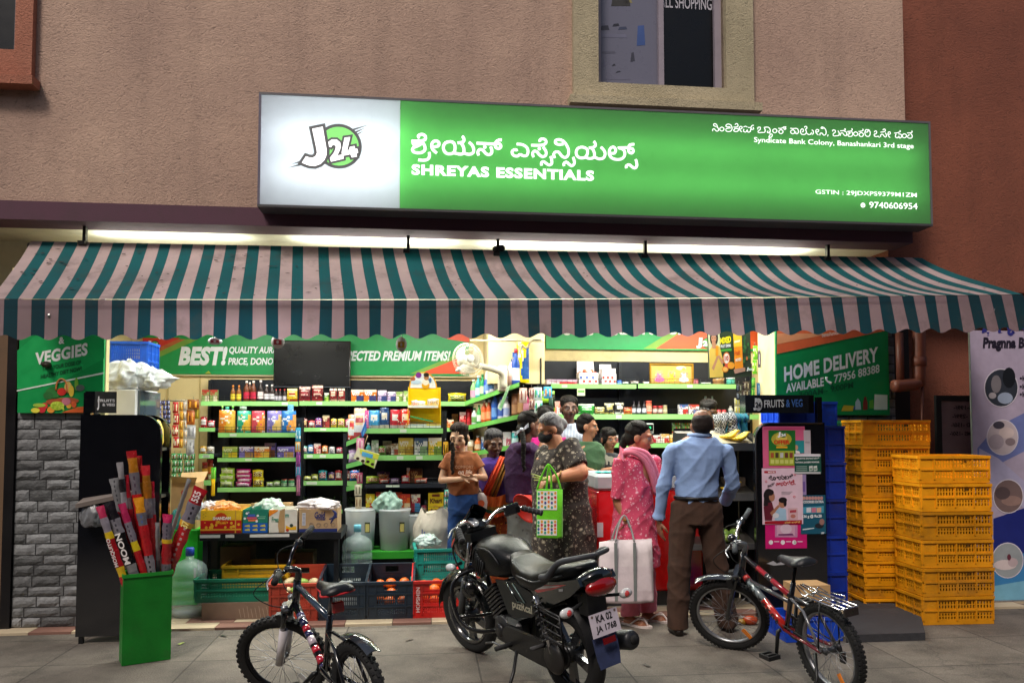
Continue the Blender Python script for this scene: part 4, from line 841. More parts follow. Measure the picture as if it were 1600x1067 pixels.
row('on the second shelf of the gondola rack','biscuit boxes on the gondola rack',V2,715,[('box',347,371,698,'A8C850,F0D030,E8F0C0,C8D870','lime and pink biscuit box'),('box',373,396,698,'8A78C0,B88850,E8E0F4','purple biscuit box'),('box',397,421,698,'F08C28,F8C848,F8E8D0','orange biscuit box'),('box',413,430,692,'7A68B4,8A5030,C8B8E0','tall purple box behind the orange box',.08),('box',432,458,698,'7060B0,C09058,E8E0F4,9888D0','violet biscuit box at the right end')])
def stack(x0,x1,ys,pal,noun,where,group,v,back=.05):
 words={2:('lower','upper'),3:('bottom','middle','top'),4:('bottom','second lowest','second highest','top')}[len(ys)-1]
 for i in range(len(ys)-1):
  row('in the stack '+where,group,v,ys[i],[('pillow',x0+random.uniform(-1.5,1.5),x1+random.uniform(-1.5,1.5),ys[i+1]-1,pal,words[i]+' '+noun,0,ys[i])],back)
stack(342,366,(761,751,742,733),'A8D838,E8F4A0,F4F8D8','lime snack packet','on the gondola rack','lime packets on the gondola rack',V2)
stack(367,392,(761,754,747,741,734),'D01880,F4B8D8,F8E8F0','magenta snack packet','on the gondola rack','magenta packets on the gondola rack',V2)
stack(393,411,(761,748,736),'F0D818,7A4018,F8F0A0','yellow snack packet','on the gondola rack','yellow packets on the gondola rack',V2)
row('on the third shelf of the gondola rack','small goods on the gondola rack',V2,761,[pk(415,427,753,'A8C860,E8F0D0','small pale green packet'),pk(426,438,751,'88B850,D8E8B0','leaf green packet'),('can',438,448,749,'2E7A48,A8C8A0,B83030','dark green tin'),('can',449,459,749,'2E7A48,A8C8A0,B83030','dark green tin')])
row('on the top shelf of the middle rack','flour bags on the middle rack',V3,669,[('bag',575,593,641,'48A8E0,F0E8D8,E8F0F8,3890D0','light blue flour bag'),('bag',593,608,637,'1C4A80,E8DCC8,F0E8E0,183868','dark blue flour bag'),('bag',609,625,640,'D02838,F0E0D8,E8E8E8,C82030','red and white flour bag'),('bag',625,641,639,'E03830,F0E8D8,F4D8C8,D83028','bright red flour bag'),('pouch',569,576,641,'D84890,F090C0','pink pouch')])
row('on the second shelf of the middle rack','cartons on the middle rack',V3,711,[('bottle',571,580,692,'50B8C0,E0F0F0,F0F8F8','teal shampoo bottle'),('box',580,591,688,'E4E4DC,A8B8A0,90A888','white soap carton'),('pillow',590,603,697,'78A838,D84848,F0E8C8','green and red packet'),('box',598,612,689,'C8B890,8A6A40,E8DCC0','beige carton set back behind the packet',.1),('box',611,622,693,'E0D8C8,B85840,988060','cream carton'),('box',622,646,684,'D8C060,B89030,E8E0C8,C8A840','golden sweets carton'),('box',647,668,684,'E8E8E0,90B080,486080','white sweets carton'),('box',669,690,684,'F0D040,7A9838,F8F4E0,F0E8D0','yellow sweets carton')])
row('on the dark shelf of the middle rack','small packets on the middle rack',V3,756,[pk(571,592,744,'B8D840,E87828,E8F0C0','lime and orange packet'),pk(592,608,748,'D84830,F0B898','flat red packet'),pk(588,610,737,'5A3868,F08028,E8C8A0','orange and purple packet set back',.12),pk(610,624,747,'9A70A8,C8A8D0','purple packet'),pk(627,640,743,'C82830,E8D8C8','small red packet'),('box',635,640,731,'E87828,F0A060','narrow orange carton',.08),('box',640,660,732,'6A4020,C8A050,E8D090,503018','open brown carton',.1),pk(647,668,747,'E05028,F0C098','orange biscuit packet')])
row('on the lowest shelf of the middle rack','cereal boxes on the middle rack',V3,801,[('box',571,585,772,'E8D028,C83028,F0E8A0,D8B820','yellow and red cereal box'),('box',586,605,769,'88C030,E8F0B0,C83830','lime cereal box'),('box',613,628,769,'B02028,F0D8A0,D85030','red cereal box'),('box',625,641,772,'E87028,F8D8A8,D03828','orange cereal box',-.02),('box',642,657,772,'B83040,58A8E0,F0E8D0','blue and white cereal box'),('jar',658,667,790,'C85878,E8B0C0,B84868','small pink jar'),('can',662,668,781,'30343C,6A7078,202428','small black tin',.05)])
v=V3+.03;a,z0=BP(669,802,v);c,z1=BP(693,770,v);b=MB();b.box(a,c,v,v+.09,z0,z1,'E8C820','print');w_=c-a;h=z1-z0
b.rect(a+.25*w_,a+.75*w_,z0+.82*h,z0+.95*h,v-.001,'7A3418');b.text('Khari',a+.12*w_,z0+.5*h,a+.88*w_,z0+.74*h,v-.0015,'5A2C10',bold=.04)
for i in range(12):b.rect(a+random.uniform(.1,.7)*w_,0,0,0,v,'B07018') if False else b.disc(a+random.uniform(.15,.85)*w_,z0+random.uniform(.1,.38)*h,.008,v-.0012-i*1e-5,('C07820','E0A840','8A4818')[i%3],n=8)
single(b,'product_box','yellow rusk box reading Khari on the lowest shelf of the middle rack','box',o=(a,v,z0))
v=V3+.02;t=thing('display_carton','tall yellow display carton with a round printed header on the middle rack','display',o=(BP(664,668,v)[0],v,BP(664,668,v)[1]))
q=lambda x,y,vv=v:BP(x,y,vv);YL='F0CC10';b=MB();x0,z0=q(637,668);x1,z1=q(689,636);x2,z2=q(685,604);zm=q(660,640)[1]
b.box(x0,x1,v+.16,v+.165,z0,z2,YL,'print');b.box(x0,x0+.005,v,v+.16,z0,z1,YL,'print');b.box(x1-.005,x1,v,v+.16,z0,z1+.05,YL,'print');b.box(x0+.005,x1-.005,v,v+.16,z0,z0+.005,YL,'print')
b.box(x0,x0+.005,v+.05,v+.16,z1,z2,YL,'print');b.box(x2-.005,x2,v+.05,v+.16,z1+.05,z2-.01,YL,'print');b.box(x0+.005,x2-.005,v+.05,v+.16,z1,z1+.005,YL,'print');b.box(x0,x2,v+.046,v+.05,z1-.005,z1+.02,'F0F0E8','print');b.box(x0,x1,v-.004,v-.0005,z0,z0+.022,'F0F0E8','print');b.build('tray',t)
b=MB();hc=q(661,606,v+.16);rr=q(680,606,v+.16)[0]-hc[0]
for r_,yy,c_ in((rr*1.15,v+.158,'E0A828'),(rr*1.05,v+.156,'E8ECF0')):b.prism([(hc[0]+r_*math.cos(math.pi*i/18),hc[1]+r_*1.15*math.sin(math.pi*i/18)) for i in range(19)],yy-.002,yy,c_,'print')
v5=v+.15;hh=lambda x,y:(hc[0]+(x-661)/19*rr,hc[1]+(606-y)/19*rr)
def hd(x,y,rx,ry,c_,o_):p=hh(x,y);b.disc(p[0],p[1],rx/19*rr,v5-o_,c_,rz=ry/19*rr)
hd(654,586,4.5,4.5,'7A2888',0);hd(665,602,6,5,'E0A018',.001);hd(665,597,5,5,'F0E8D8',.0014);hd(666,589,4,5,'B07850',.002);hd(666,585.5,4.4,3.4,'241A14',.0025);hd(645,592,4,3,'A85838',.001);hd(650,597,8,3,'B8D0E8',.0008);hd(672,594,2,4,'486A9A',.001)
for x in(664.6,667.4):hd(x,589,.6,.6,'1A1210',.003)
b.build('header',t)
for i,(x,y,rot_,p_) in enumerate(((648,632,.3,'B8C0C8,E8E8E8,C83838'),(659,633,-.3,'E0E0E0,A8B8C8'),(672,630,.5,'C8B8A8,E8E0D8,906848'),(680,629,-.2,'D8D8DC,B89878'))):
 u,z=q(x,y+4,v+.1);put('pillow',u,v+.12,z+.002,.08,.06,.03,p_,('leftmost','second','third','rightmost')[i]+' silver sachet in the upper tray of the yellow display carton','packet','sachets in the yellow display',rz=rot_)
u,z=q(660,664,v+.06);b=MB();b.box(-.12,.1,-.03,.03,0,.012,'2E9A60','print',Matrix.Rotation(.22,3,'Y'));single(b,'flat_pack','green flat pack leaning in the lower tray of the yellow display carton','box',loc=BW(u,v+.08,z+.05),rot=PHI)
u,z=q(663,667,v+.06);b=MB();b.box(-.15,.15,-.03,.03,0,.02,'B8D0E0','print');b.box(.02,.14,-.031,-.0305,.002,.018,'D8D040');single(b,'flat_pack','pale flat pack lying in the lower tray of the yellow display carton','box',loc=BW(u,v+.05,z+.006),rot=PHI)
def along(AB,items,where,group,back=.05):
 A,B=AB;cnt={};seen={}
 for it in items:cnt[it[4]]=cnt.get(it[4],0)+1
 for kind,f,w_,h,noun,pal in[(i[0],i[1],i[2],i[3],i[4],i[5]) for i in items]:
  p=A.lerp(B,f)+Vector((.55,.83,0))*(back+w_/2);lab=noun
  if cnt[noun]>1:seen[noun]=seen.get(noun,0)+1;lab=ORDW[seen[noun]-1]+' '+noun+' from left'
  put(kind,p.x,p.y+w_/2,p.z+.001,w_,h,w_*.6,pal,lab+' '+where,CATS[kind],group,rz=-.3)
along(CSH[0],[('bottle',.10,.07,.21,'pale green bottle','90C880,E8A8C8,E8E8E8'),('bottle',.19,.065,.23,'teal bottle','38A8B0,C8E8E8,E8F0F0'),('bottle',.27,.06,.23,'green bottle','289858,C8E0B0,208048'),('bottle',.35,.065,.22,'royal blue bottle','2848B8,7898E0,C83040'),('bottle',.38,.07,.33,'tall white bottle','D8E0E8,6890C8,F0F0F0'),('bottle',.47,.08,.31,'white cleaner bottle','E8E8F0,5080C0,D83848'),('trig',.56,.09,.29,'white and red spray bottle','E8E0E8,D04050,C82838'),('bottle',.64,.09,.36,'blue toilet cleaner bottle','2858B0,E8E8F8,C03038'),('bottle',.73,.09,.36,'blue toilet cleaner bottle','2868C0,D8E8F8,C03038'),('trig',.80,.09,.34,'pink spray bottle','E8B8A8,F0E0D8,2868B8'),('bottle',.88,.09,.36,'dark blue bottle','1848A0,D0D8E8,B83040'),('pouch',.99,.13,.43,'tall yellow refill pouch','F0D010,205090,F8F0C0')],'on the upper slanted shelf','bottles on the upper slanted shelf')
along(CSH[1],[('bottle',.2,.06,.17,'small white bottle','D8E0D8,70A860,308048'),('bottle',.27,.05,.19,'small green bottle','48A850,E0F0E0,208038'),('bottle',.34,.06,.23,'orange spray can','D85820,F0A070,E0E0E0'),('bottle',.41,.06,.22,'orange spray can','D85820,F0A070,E0E0E0'),('bottle',.49,.07,.28,'tall blue bottle','1C58B8,6898D8,2048A0'),('bottle',.58,.07,.22,'white and blue bottle','D8DCE8,3858A8,2040A0'),('bottle',.66,.07,.21,'white bottle with a blue band','E0E0E8,A0B0D8,8090B8'),('can',.78,.08,.22,'brown tin','8A5838,B88860,704028'),('can',.86,.08,.24,'bronze tin','9A6840,C89868,784830'),('bottle',.93,.06,.22,'crimson bottle','A82858,D890A8,B83048')],'on the second slanted shelf','bottles on the second slanted shelf')
along(CSH[2],[('box',.05,.08,.13,'red carton','C03038,E8C8B8'),('can',.14,.07,.12,'cream tin','D8D0B8,A88858,C8C0A8'),('bottle',.24,.07,.15,'orange bottle','E87830,F0D0A8,D8D8D8'),('box',.34,.08,.13,'blue carton','4070B8,D8E0F0'),('can',.44,.07,.12,'pink tin','D87890,F0D8E0,C86880'),('bottle',.54,.06,.16,'green bottle','389850,D8E8C8,E8E8E8'),('box',.64,.08,.14,'white carton','E0DCD8,B85868'),('can',.75,.07,.13,'teal tin','30A0A0,C8E8E8,E0E0E0'),('bottle',.87,.07,.16,'yellow bottle','D8C030,F0E8B0,C83030')],'on the third slanted shelf','goods on the third slanted shelf')
along(ESH[0],[('bag',.35,.13,.24,'white snack bag with red print','E0E4E8,C83840,D89868'),('bag',.8,.13,.27,'silver snack bag','D8DCE4,B04850,E8C8A0')],'on the end rack top shelf','bags on the end rack',0)
along(ESH[1],[('pillow',.3,.1,.12,'lilac packet','B898C8,E0D0E8'),('pillow',.75,.1,.1,'violet packet','9878B0,D8C8E0')],'on the end rack second shelf','packets on the end rack',0)
row('on the top counter shelf','goods on the top counter shelf',V4,600,[('box',852,902,593,'D8C8D4,C82838,B89CB8','flat pink tray box'),('box',940,962,576,'E0D8DC,D85868,F0E8E8','pink toy packet box'),('can',1117,1135,588,'B08858,8A6238,A07848','round wicker tin'),('jar',1137,1151,590,'28887C,50B0A0,E0E8E8','teal bowl with a lid'),pk(972,984,596,'5A6068,B8C0C8','grey sachet'),pk(985,1000,595,'6A5C58,A8A0A0','brown grey sachet'),pk(1005,1016,596,'9A8A80,D0C8C0','tan sachet'),('jar',1085,1093,592,'8A3848,B87080,702838','small maroon jar'),pk(1094,1114,597,'50605A,A0A898','dark green sachet'),('can',965,972,594,'2868C0,80B0E0,2058A8','small blue tin')])
row('on the middle counter shelf','goods on the middle counter shelf',V4,647,[('box',864,878,627,'E87868,F0E0DC,F0B0A0','salmon pink carton'),('bag',904,931,631,'2E9A38,48B850,E8F0E0','large green pouch'),('bag',930,946,636,'B0A058,383028,E0D8A8','dark snack bag with yellow top'),('bag',945,961,630,'2C2A28,B0A050,D8D0A0','black and yellow snack bag'),('bag',961,976,629,'30302E,E8E8E4,C8C0A8','black and white snack bag'),('bag',975,989,636,'C05820,E89848,6A3018','orange snack bag'),(B_,988,995,627,'1C1620,D8DCE8,2A2030','dark syrup bottle'),(B_,996,1003,627,'1C1620,D8DCE8,2A2030','dark syrup bottle'),(B_,1004,1011,627,'1C1620,D8DCE8,2A2030','dark syrup bottle'),('jar',1010,1020,626,'D87050,E8A890,C85848','tall orange jar'),('jar',1021,1029,634,'8A3A30,D8C8C0,C83038','jam jar with a red lid'),('jar',1029,1037,634,'8A3A30,D8C8C0,C83038','jam jar with a red lid'),('jar',1037,1044,633,'A89868,D0C8A0,B8B090','beige jar'),('box',1061,1075,632,'E4E0DC,B83028,4868A8','white milk carton'),('box',1077,1093,632,'E8E4E4,6878A8,C04038','white and blue milk carton'),(B_,1100,1107,619,'A8C0C8,D0DCE0,90A8B0','clear water bottle'),(B_,1111,1118,619,'A8C0C8,D0DCE0,90A8B0','clear water bottle'),('can',1121,1128,640,'B83038,E8B8B8,A02028','small red tin'),('can',1129,1136,640,'B83038,E8B8B8,A02028','small red tin'),(B_,1139,1147,634,'C8C8C0,8898A0,B0B0B0','grey bottle')])
row('on the low counter shelf','goods on the low counter shelf',V4,692,[('pouch',1051,1065,661,'5A8A38,C8D0A0,B83830','olive green pouch'),('pouch',1066,1079,661,'5A8A38,C8D0A0,B83830','olive green pouch'),('box',1020,1032,680,'B82838,E8D8D0,F0E8E0','red and white carton',-.02),('box',1033,1046,678,'E8E4D8,C84038,D8B060','cream carton',-.02),('box',1046,1060,679,'E0A028,6A9038,F0E0B0','orange carton',-.02),('box',1060,1074,681,'E86828,F0D0A0,C83028','bright orange carton',-.02),('box',945,955,676,'6A3038,C8A0A0','maroon carton'),('box',956,966,680,'C8B8A8,A04848','beige carton'),('can',1000,1008,676,'907028,D0B868,705818','brass tin'),('box',1150,1168,672,'C8A028,3A6A38,E8D898','mustard carton'),('box',880,892,676,'A03830,E0C8B8','rust carton'),('box',895,910,674,'C8B090,803838','tan carton')])
for i,(x0,x1,y0,yl,cs,lab) in enumerate(((905,935,582,562,'D84028','open white carton of orange toys on the top counter shelf'),(941,963,584,567,'C8707C','open white carton of pink toys on the top counter shelf'))):
 v=V4+.05;t=thing('open_carton',lab,'carton',o=(BP((x0+x1)/2,600,v)[0],v,BP(x0,600,V4)[1]))
 a,z0=BP(x0,600,V4+.05);z0=BP((x0+x1)/2,600,V4)[1]+.002;c=BP(x1,600,v)[0];z1=BP(x0,y0,v)[1];z2=BP(x0,yl,v)[1]
 b=MB();b.box(a,c,v,v+.006,z0,z1,'ECE8E8','card');b.box(a,a+.006,v+.006,v+.16,z0,z1,'ECE8E8','card');b.box(c-.006,c,v+.006,v+.16,z0,z1,'ECE8E8','card');b.box(a+.006,c-.006,v+.006,v+.16,z0,z0+.006,'ECE8E8','card');b.build('tray',t)
 b=MB();b.add([(a+.01,v+.16,z0),(c,v+.16,z0),(c-.01,v+.2,z2),(a+.015,v+.2,z2),(a+.01,v+.166,z0),(c,v+.166,z0),(c-.01,v+.206,z2),(a+.015,v+.206,z2)],[(0,1,2,3),(7,6,5,4),(3,2,6,7),(0,3,7,4),(1,5,6,2)],'F0EEEE','card');b.build('lid',t)
 rows_=MB()
 for k in range(6):rows_.disc(a+(c-a)*(k+.6)/6.4,z0+(.03 if k%2 else .07),.014,v-.0015-k*1e-5,('4868B8','D84038')[k%2 if i==0 else 1],n=10)
 rows_.build('print',t)
 for k in range(7):
  b=MB();u=a+.02+(c-a-.04)*k/6;b.ell((0,0,0),(.022,.022,.022),(cs,'E8E4E8','E07858')[k%3],'plastic',10)
  single(b,'toy_ball',('leftmost','second','third','fourth','fifth','sixth','rightmost')[k]+' small ball in the open carton of '+('orange' if i==0 else 'pink')+' toys','ball',loc=BW(u,v+.08+.03*(k%2),z1-.005+.014*(k%3)),group='toy balls in the open cartons')
v=V4+.1;t=thing('framed_picture','gold framed picture of three seated figures on the top counter shelf','picture',o=(BP(1049,600,v)[0],v,BP(1049,600,V4)[1]))
A=BP(1015,600,v);A=(A[0],BP(1049,600,V4)[1]+.002);D=BP(1083,568,v);fw=.016
b=MB()
for q_ in((A[0],D[0],A[1],A[1]+fw),(A[0],D[0],D[1]-fw,D[1]),(A[0],A[0]+fw,A[1]+fw,D[1]-fw),(D[0]-fw,D[0],A[1]+fw,D[1]-fw)):b.box(q_[0],q_[1],v-.012,v+.012,q_[2],q_[3],'C89838','steel')
b.build('frame',t)
b=MB();b.box(A[0]+fw,D[0]-fw,v-.002,v+.006,A[1]+fw,D[1]-fw,'B89850','print');W3=(D[0]-A[0]);Hh=D[1]-A[1]
for i,c_ in enumerate(('C86890','D8A030','D8D0D0')):
 cx=A[0]+W3*(.22+.28*i);z=A[1]+fw
 b.disc(cx,z+Hh*.16,W3*.115,v-.0025,('C85C98','D8A838','B8C4CC')[i],rz=Hh*.13);b.disc(cx,z+Hh*.34,W3*.075,v-.003,c_,rz=Hh*.18);b.disc(cx,z+Hh*.52,W3*.09,v-.0028,'D8B060',rz=Hh*.14);b.disc(cx,z+Hh*.52,W3*.04,v-.0035,'C89070',rz=Hh*.1);b.disc(cx,z+Hh*.65,W3*.035,v-.0038,'E0B848',rz=Hh*.08)
 for s_ in(-1,1):b.disc(cx+s_*W3*.07,z+Hh*.36,W3*.025,v-.0034,'C89070',rz=Hh*.12)
 for k in range(9):b.disc(cx+random.uniform(-.1,.1)*W3,z+random.uniform(.1,.5)*Hh,.006,v-.004-k*1e-5,('D84858','4A8A50','F0E0B0')[k%3],n=7)
b.disc(A[0]+W3*.72,A[1]+Hh*.78,W3*.12,v-.0026,'F0E0A0',rz=Hh*.1);b.build('picture',t)
v=V4-.02;b=MB();a,d=sheet(b,v,902,607,914,618,'D8E8B8',.003);pf(b,v,[(903,610),(913,610),(913,613),(903,613)],'60A848',.001);single(b,'shelf_tag','pale green price tag hanging under the top counter shelf','tag',o=(a[0],v,a[1]))
def strip(x,y0,y1,w_,n,pal,v,label,grp,kind='pillow',tiltx=0.):
 p=[hx(c) for c in pal.split(',')];a,z1=BP(x,y0,v);z0=BP(x+tiltx,y1,v)[1];dx=BP(x+tiltx,y1,v)[0]-a;wd=BP(x+w_,y0,v)[0]-a;b=MB();rnd=random.Random(int(x*7+y0));h=(z1-z0)/n
 for i in range(n):
  zt=z1-i*h;q_=rnd.uniform(-.006,.006);xx=a+dx*i/n
  def fn(I,J,zt=zt,q_=q_,xx=xx):return(xx+wd*I+q_,v-.014*math.sin(math.pi*I)**.6*math.sin(math.pi*J)**.6+rnd.uniform(-.003,.003),zt-h*.97*(1-J))
  b.grid(fn,6,5,(lambda U,V:p[0] if V>.85 or V<.12 else(p[1%len(p)] if abs(V-.5)<.22 and(int(U*7)%2) else(p[2%len(p)] if rnd.random()<.2 else p[0]))),'foil')
 b.tube([(a+wd/2,v+.004,z1),(a+wd/2,v+.004,z1+.03)],.002,'888888','steel',4)
 return single(b,'sachet_strip',label,'sachet strip',o=(a+wd/2,v,z1),group=grp)
g='sachet strips on the left wall';v=1.6
b=MB();b.tube([(BP(x,626,v)[0],v+.012,BP(x,626,v)[1]) for x in(222,312)],.008,'A8A090','steel',6);single(b,'wall_rail','thin metal rail holding sachet strips on the cream wall','rail',o=(BP(265,626,v)[0],v,BP(265,626,v)[1]))
for i,x in enumerate((247,253.5,260)):strip(x,626,662,6,5,('34285C,7A88C0,C8B8D8','3A2A60,90A0D0','2E2654,8898C8')[i],v,('leftmost','middle','rightmost')[i]+' of the three dark purple sachet strips on the left wall',g)
strip(270,628,700,9,4,'B82028,E8D0A8,F0E8D8',v,'red and cream sachet strip on the left wall',g);strip(280,628,700,6,5,'C88820,E8C860,8A4818',v,'narrow gold sachet strip on the left wall',g);strip(287,628,700,6,5,'C8C4C0,D8A048,E8E4DC',v,'narrow silver sachet strip on the left wall',g)
strip(293,624,640,18,1,'8A5018,E8A030,6A2818',v-.02,'brown snack pouch hung at the top of the rail',g);strip(292,640,664,13,1,'A85820,D89038,5A2814',v-.01,'orange brown pouch hung on the left wall',g);strip(292,664,686,13,1,'B8B8BC,888890,D8D8DC',v-.005,'upper silver pouch hung on the left wall',g);strip(290,686,712,13,1,'A8A8AC,D0D0D4,78787C',v-.008,'lower silver pouch hung on the left wall',g);strip(302,634,655,9,1,'8A7820,C8B040',v+.01,'olive pouch hung beside the wall rack',g)
for i in range(4):strip(268+i*9.3,708,750,8.5,4,('2E8A48,C8D8C8,A03838','308C4C,D0E0D0,8A3030')[i%2],v,('leftmost','second','third','rightmost')[i]+' green and silver sachet strip low on the left wall','green sachet strips low on the left wall')
g='packets hanging beside the gondola rack';v=V2-.03
strip(463,668,690,8,1,'38A0C8,B8E0F0,E8E8E8',v,'sky blue packet hanging at the gondola rack',g,tiltx=1);strip(462,690,706,8,1,'C89858,70C0D8',v,'tan packet hanging at the gondola rack',g);strip(463,706,730,7,1,'6A2A78,A85898',v,'upper purple packet hanging at the gondola rack',g,tiltx=2);strip(461,722,745,8,1,'2888B0,B088C0',v+.012,'teal packet hanging at the gondola rack',g);strip(464,742,775,6,1,'8A4A78,C890A0',v,'lower purple packet hanging at the gondola rack',g,tiltx=2)
g='packets hanging beside the middle rack';v=V3-.03
for i,(x,y0,y1,w_,p_,l_) in enumerate(((556,684,706,12,'D888A8,F0D0D8','pink packet'),(557,738,756,9,'A84868,C8A8A0,6A3040','maroon packet'),(555,757,775,11,'C8C0A8,6A6850','cream packet'),(556,776,795,10,'B8A888,7A5838','tan packet'),(554,795,812,11,'C8A850,E0D8B8','gold packet'))):strip(x,y0,y1,w_,1,p_,v,l_+' in the chain of packets left of the middle rack',g)
strip(692,690,712,8,1,'B88818,3A2410,E0B838',v,'upper black and gold packet hanging at the girl shoulder',g,tiltx=3);strip(693,712,738,8,1,'C89820,30200E,D8A830',v,'lower black and gold packet hanging at the girl shoulder',g);strip(694,765,805,8,3,'48A090,E8E0D8,C83848',v,'teal packet chain hanging low beside the girl',g)
v=V3-.06;b=MB();z=lambda x,y:BP(x,y,v);A=[z(*p) for p in((559,699),(593,709),(585,732),(552,716))];b.prism(A[::-1],v,v+.004,'E8E4C0','print')
for pts,c_ in(([(562,701),(593,710),(590,718),(563,708)],'D8D848'),([(566,705),(583,710),(582,716),(565,712)],'58A8D8'),([(567,705),(582,709.5),(581.5,712),(567,708)],'2858A8'),([(572,714),(586,718),(584,731),(570,725)],'A8D040')):pf(b,v,pts,c_,.002+random.uniform(0,.002))
for x,y in((559,716),(567,720),(575,721),(582,725)):pd(b,v,x,y,2.8,2.2,'3A2420',.0045)
b.tube([(z(568,700)[0],v+.01,z(568,700)[1]),(z(574,680)[0],v+.03,z(574,680)[1])],.002,'B89868','card',4)
single(b,'hanging_card','tilted white and lime card of chocolates hanging on the middle rack','card',o=(A[0][0],v,A[0][1]))
v=V3-.04;b=MB();z=lambda x,y:BP(x,y,v);A=[z(*p) for p in((564,676),(572,655),(573,672),(566,684))];b.prism(A[::-1],v,v+.004,'2868B8','print');pf(b,v,[(567,676),(571,665),(571,672),(568,680)],'60A8E0',.001);single(b,'hanging_card','bright blue card hanging at the end of the middle rack','card',o=(A[0][0],v,A[0][1]))
g='packets hanging below the corner shelf';v=1.22
for x,y0,y1,w_,n,p_,l_ in((812,606,630,12,1,'C8A898,8A5048,E0D0C8','pale brown packet'),(826,606,640,9,2,'B08878,6A3038,D8C8C0','brown and plum packet strip'),(834,605,646,13,2,'D8E4DC,48A068,70B8D0','white and green packet strip'),(849,604,623,13,1,'48A8D8,E8A048,B8E0F0','light blue packet'),(858,620,652,7,2,'2A4038,4A7058','dark green packet strip')):strip(x,y0,y1,w_,n,p_,v,l_+' hanging below the corner shelf',g)
v=1.25;b=MB();z=lambda x,y:BP(x,y,v);A=[z(*p) for p in((778,638),(783,642),(798,601),(793,604))];b.prism([A[0],A[1],A[2],A[3]],v,v+.005,'A8C8A0','print');pf(b,v,[(781,636),(784,638),(793,612),(790,612)],'70A870',.001);single(b,'hanging_card','narrow pale green card leaning on the corner shelf','card',o=(A[0][0],v,A[0][1]))
along((CSH[1][0].lerp(CSH[1][1],.9),CSH[1][1]+Vector((.2,-.12,.02))),[('bag',.75,.2,.2,'black and lime snack bag','1E2A18,A8D830,70A028')],'at the right end of the second slanted shelf','bags on the corner rack',0)
g='garlands of packets at the right end of the counter';v=.9
for x,y0,y1,w_,n,p_,l_ in((1176,540,585,7,2,'6AC028,B8E048,E8F0C8','lime packet garland'),(1183,548,575,8,1,'6A5868,D8C8D0','mauve packet'),(1189,546,610,8,3,'E8C818,C89018,F0E078','yellow packet garland'),(1160,596,650,10,4,'4A3A34,B8A898,2A2220','dark brown sachet garland'),(1150,600,625,9,2,'2A2C34,7A8290','charcoal sachet garland'),(1174,590,622,6,2,'3AA038,A8E060','green packet garland'),(1182,598,640,12,2,'3A6A9A,8AB0D0,C8D8E8','blue packet garland'),(1148,622,672,9,4,'D8D0A8,E8D838,F0ECC0','pale yellow packet garland'),(1157,622,668,9,3,'A8D838,E8D048','lime and yellow packet garland'),(1168,615,660,5,3,'28303A,48586A','black sachet garland'),(1198,585,640,6,3,'A8A498,D8D4C8','grey packet garland behind the header')):strip(x,y0,y1,w_,n,p_,v+random.uniform(-.02,.02),l_+' hanging at the right end of the counter',g,tiltx=random.uniform(-2,2))
# crates
def crate(w_,d,h,c,rows=2,cols=(.2,.27,.27,.26),solid=(0,),scols=(.34,.33,.33),slots=6,handle=False,rim=.012,lab=None,taper=.03):
 b=MB();t=.004
 def wall(L,M,cc,sol,hd):
  w=MB(M);x=-L/2;rh=h/rows
  w.box(-L/2,L/2,-.001,t,0,.03,c,'crate');w.box(-L/2-.002,L/2+.002,-rim,t+.001,h-.022,h,c,'crate')
  for k in range(1,rows):w.box(-L/2,L/2,-.008,t+.0005,k*rh-.006,k*rh+.006,c,'crate')
  for i,f in enumerate(cc):
   xw=L*f
   w.box(x,x+.012,-.007,t+.0008,.03,h-.022,c,'crate')
   if i==len(cc)-1:w.box(x+xw-.012,x+xw,-.007,t+.0008,.03,h-.022,c,'crate')
   for k in range(rows):
    z0=(.03 if k==0 else k*rh+.006);z1=(h-.022 if k==rows-1 else(k+1)*rh-.006);x0=x+.012;x1=x+xw-(.012 if i==len(cc)-1 else 0)
    if hd and k==rows-1 and i==len(cc)//2:z1-=.05;w.box(x0,x0+.25*(x1-x0),0,t,z1,z1+.05,c,'crate');w.box(x1-.25*(x1-x0),x1,0,t,z1,z1+.05,c,'crate')
    if i in sol:w.box(x0,x1,0,t,z0,z1,c,'crate');continue
    w.box(x0,x1,0,t,z0,z0+.012,c,'crate');w.box(x0,x1,0,t,z1-.014,z1,c,'crate');m=(z0+z1)/2;w.box(x0,x1,.0005,t-.0005,m-.004,m+.004,c,'crate')
    n=max(3,int(slots*(x1-x0)/.14));p_=(x1-x0)/n
    for q in range(n+1):w.box(max(x0,x0+q*p_-p_*.27),min(x1,x0+q*p_+p_*.27),.0002,t-.0002,z0+.012,z1-.014,c,'crate')
   x+=xw
  b.join(w)
 wall(w_,Matrix.Translation((0,-d/2,0)),cols,solid,handle);wall(w_,Matrix.Translation((0,d/2,0))@Matrix.Rotation(math.pi,4,'Z'),cols,solid,handle)
 wall(d,Matrix.Translation((w_/2,0,0))@Matrix.Rotation(math.pi/2,4,'Z'),scols,(),handle);wall(d,Matrix.Translation((-w_/2,0,0))@Matrix.Rotation(-math.pi/2,4,'Z'),scols,(),handle)
 b.box(-w_/2+.004,w_/2-.004,-d/2+.004,d/2-.004,.001,.006,c,'crate')
 if lab:b.text(lab,.06,h*.72,.1,h*.84,-d/2-.002,S(90,60,10),'print',.03)
 return b
def crate_at(me,loc,rz,label,group,rx=0.,name='crate'):
 o=bpy.data.objects.new(name,me);COL.objects.link(o);o.location=loc;o.rotation_euler=(rx,0,rz);ORG[o.name]=(0,0,0);return tag(o,label,'crate',group)
YC=S(238,158,14)
ym=crate(.575,.36,.212,YC,lab='JB').mesh('crate');ys=crate(.575,.36,.098,YC,rows=1).mesh('crate_shallow')
for nm,me in(('y',ym),('s',ys)):pass
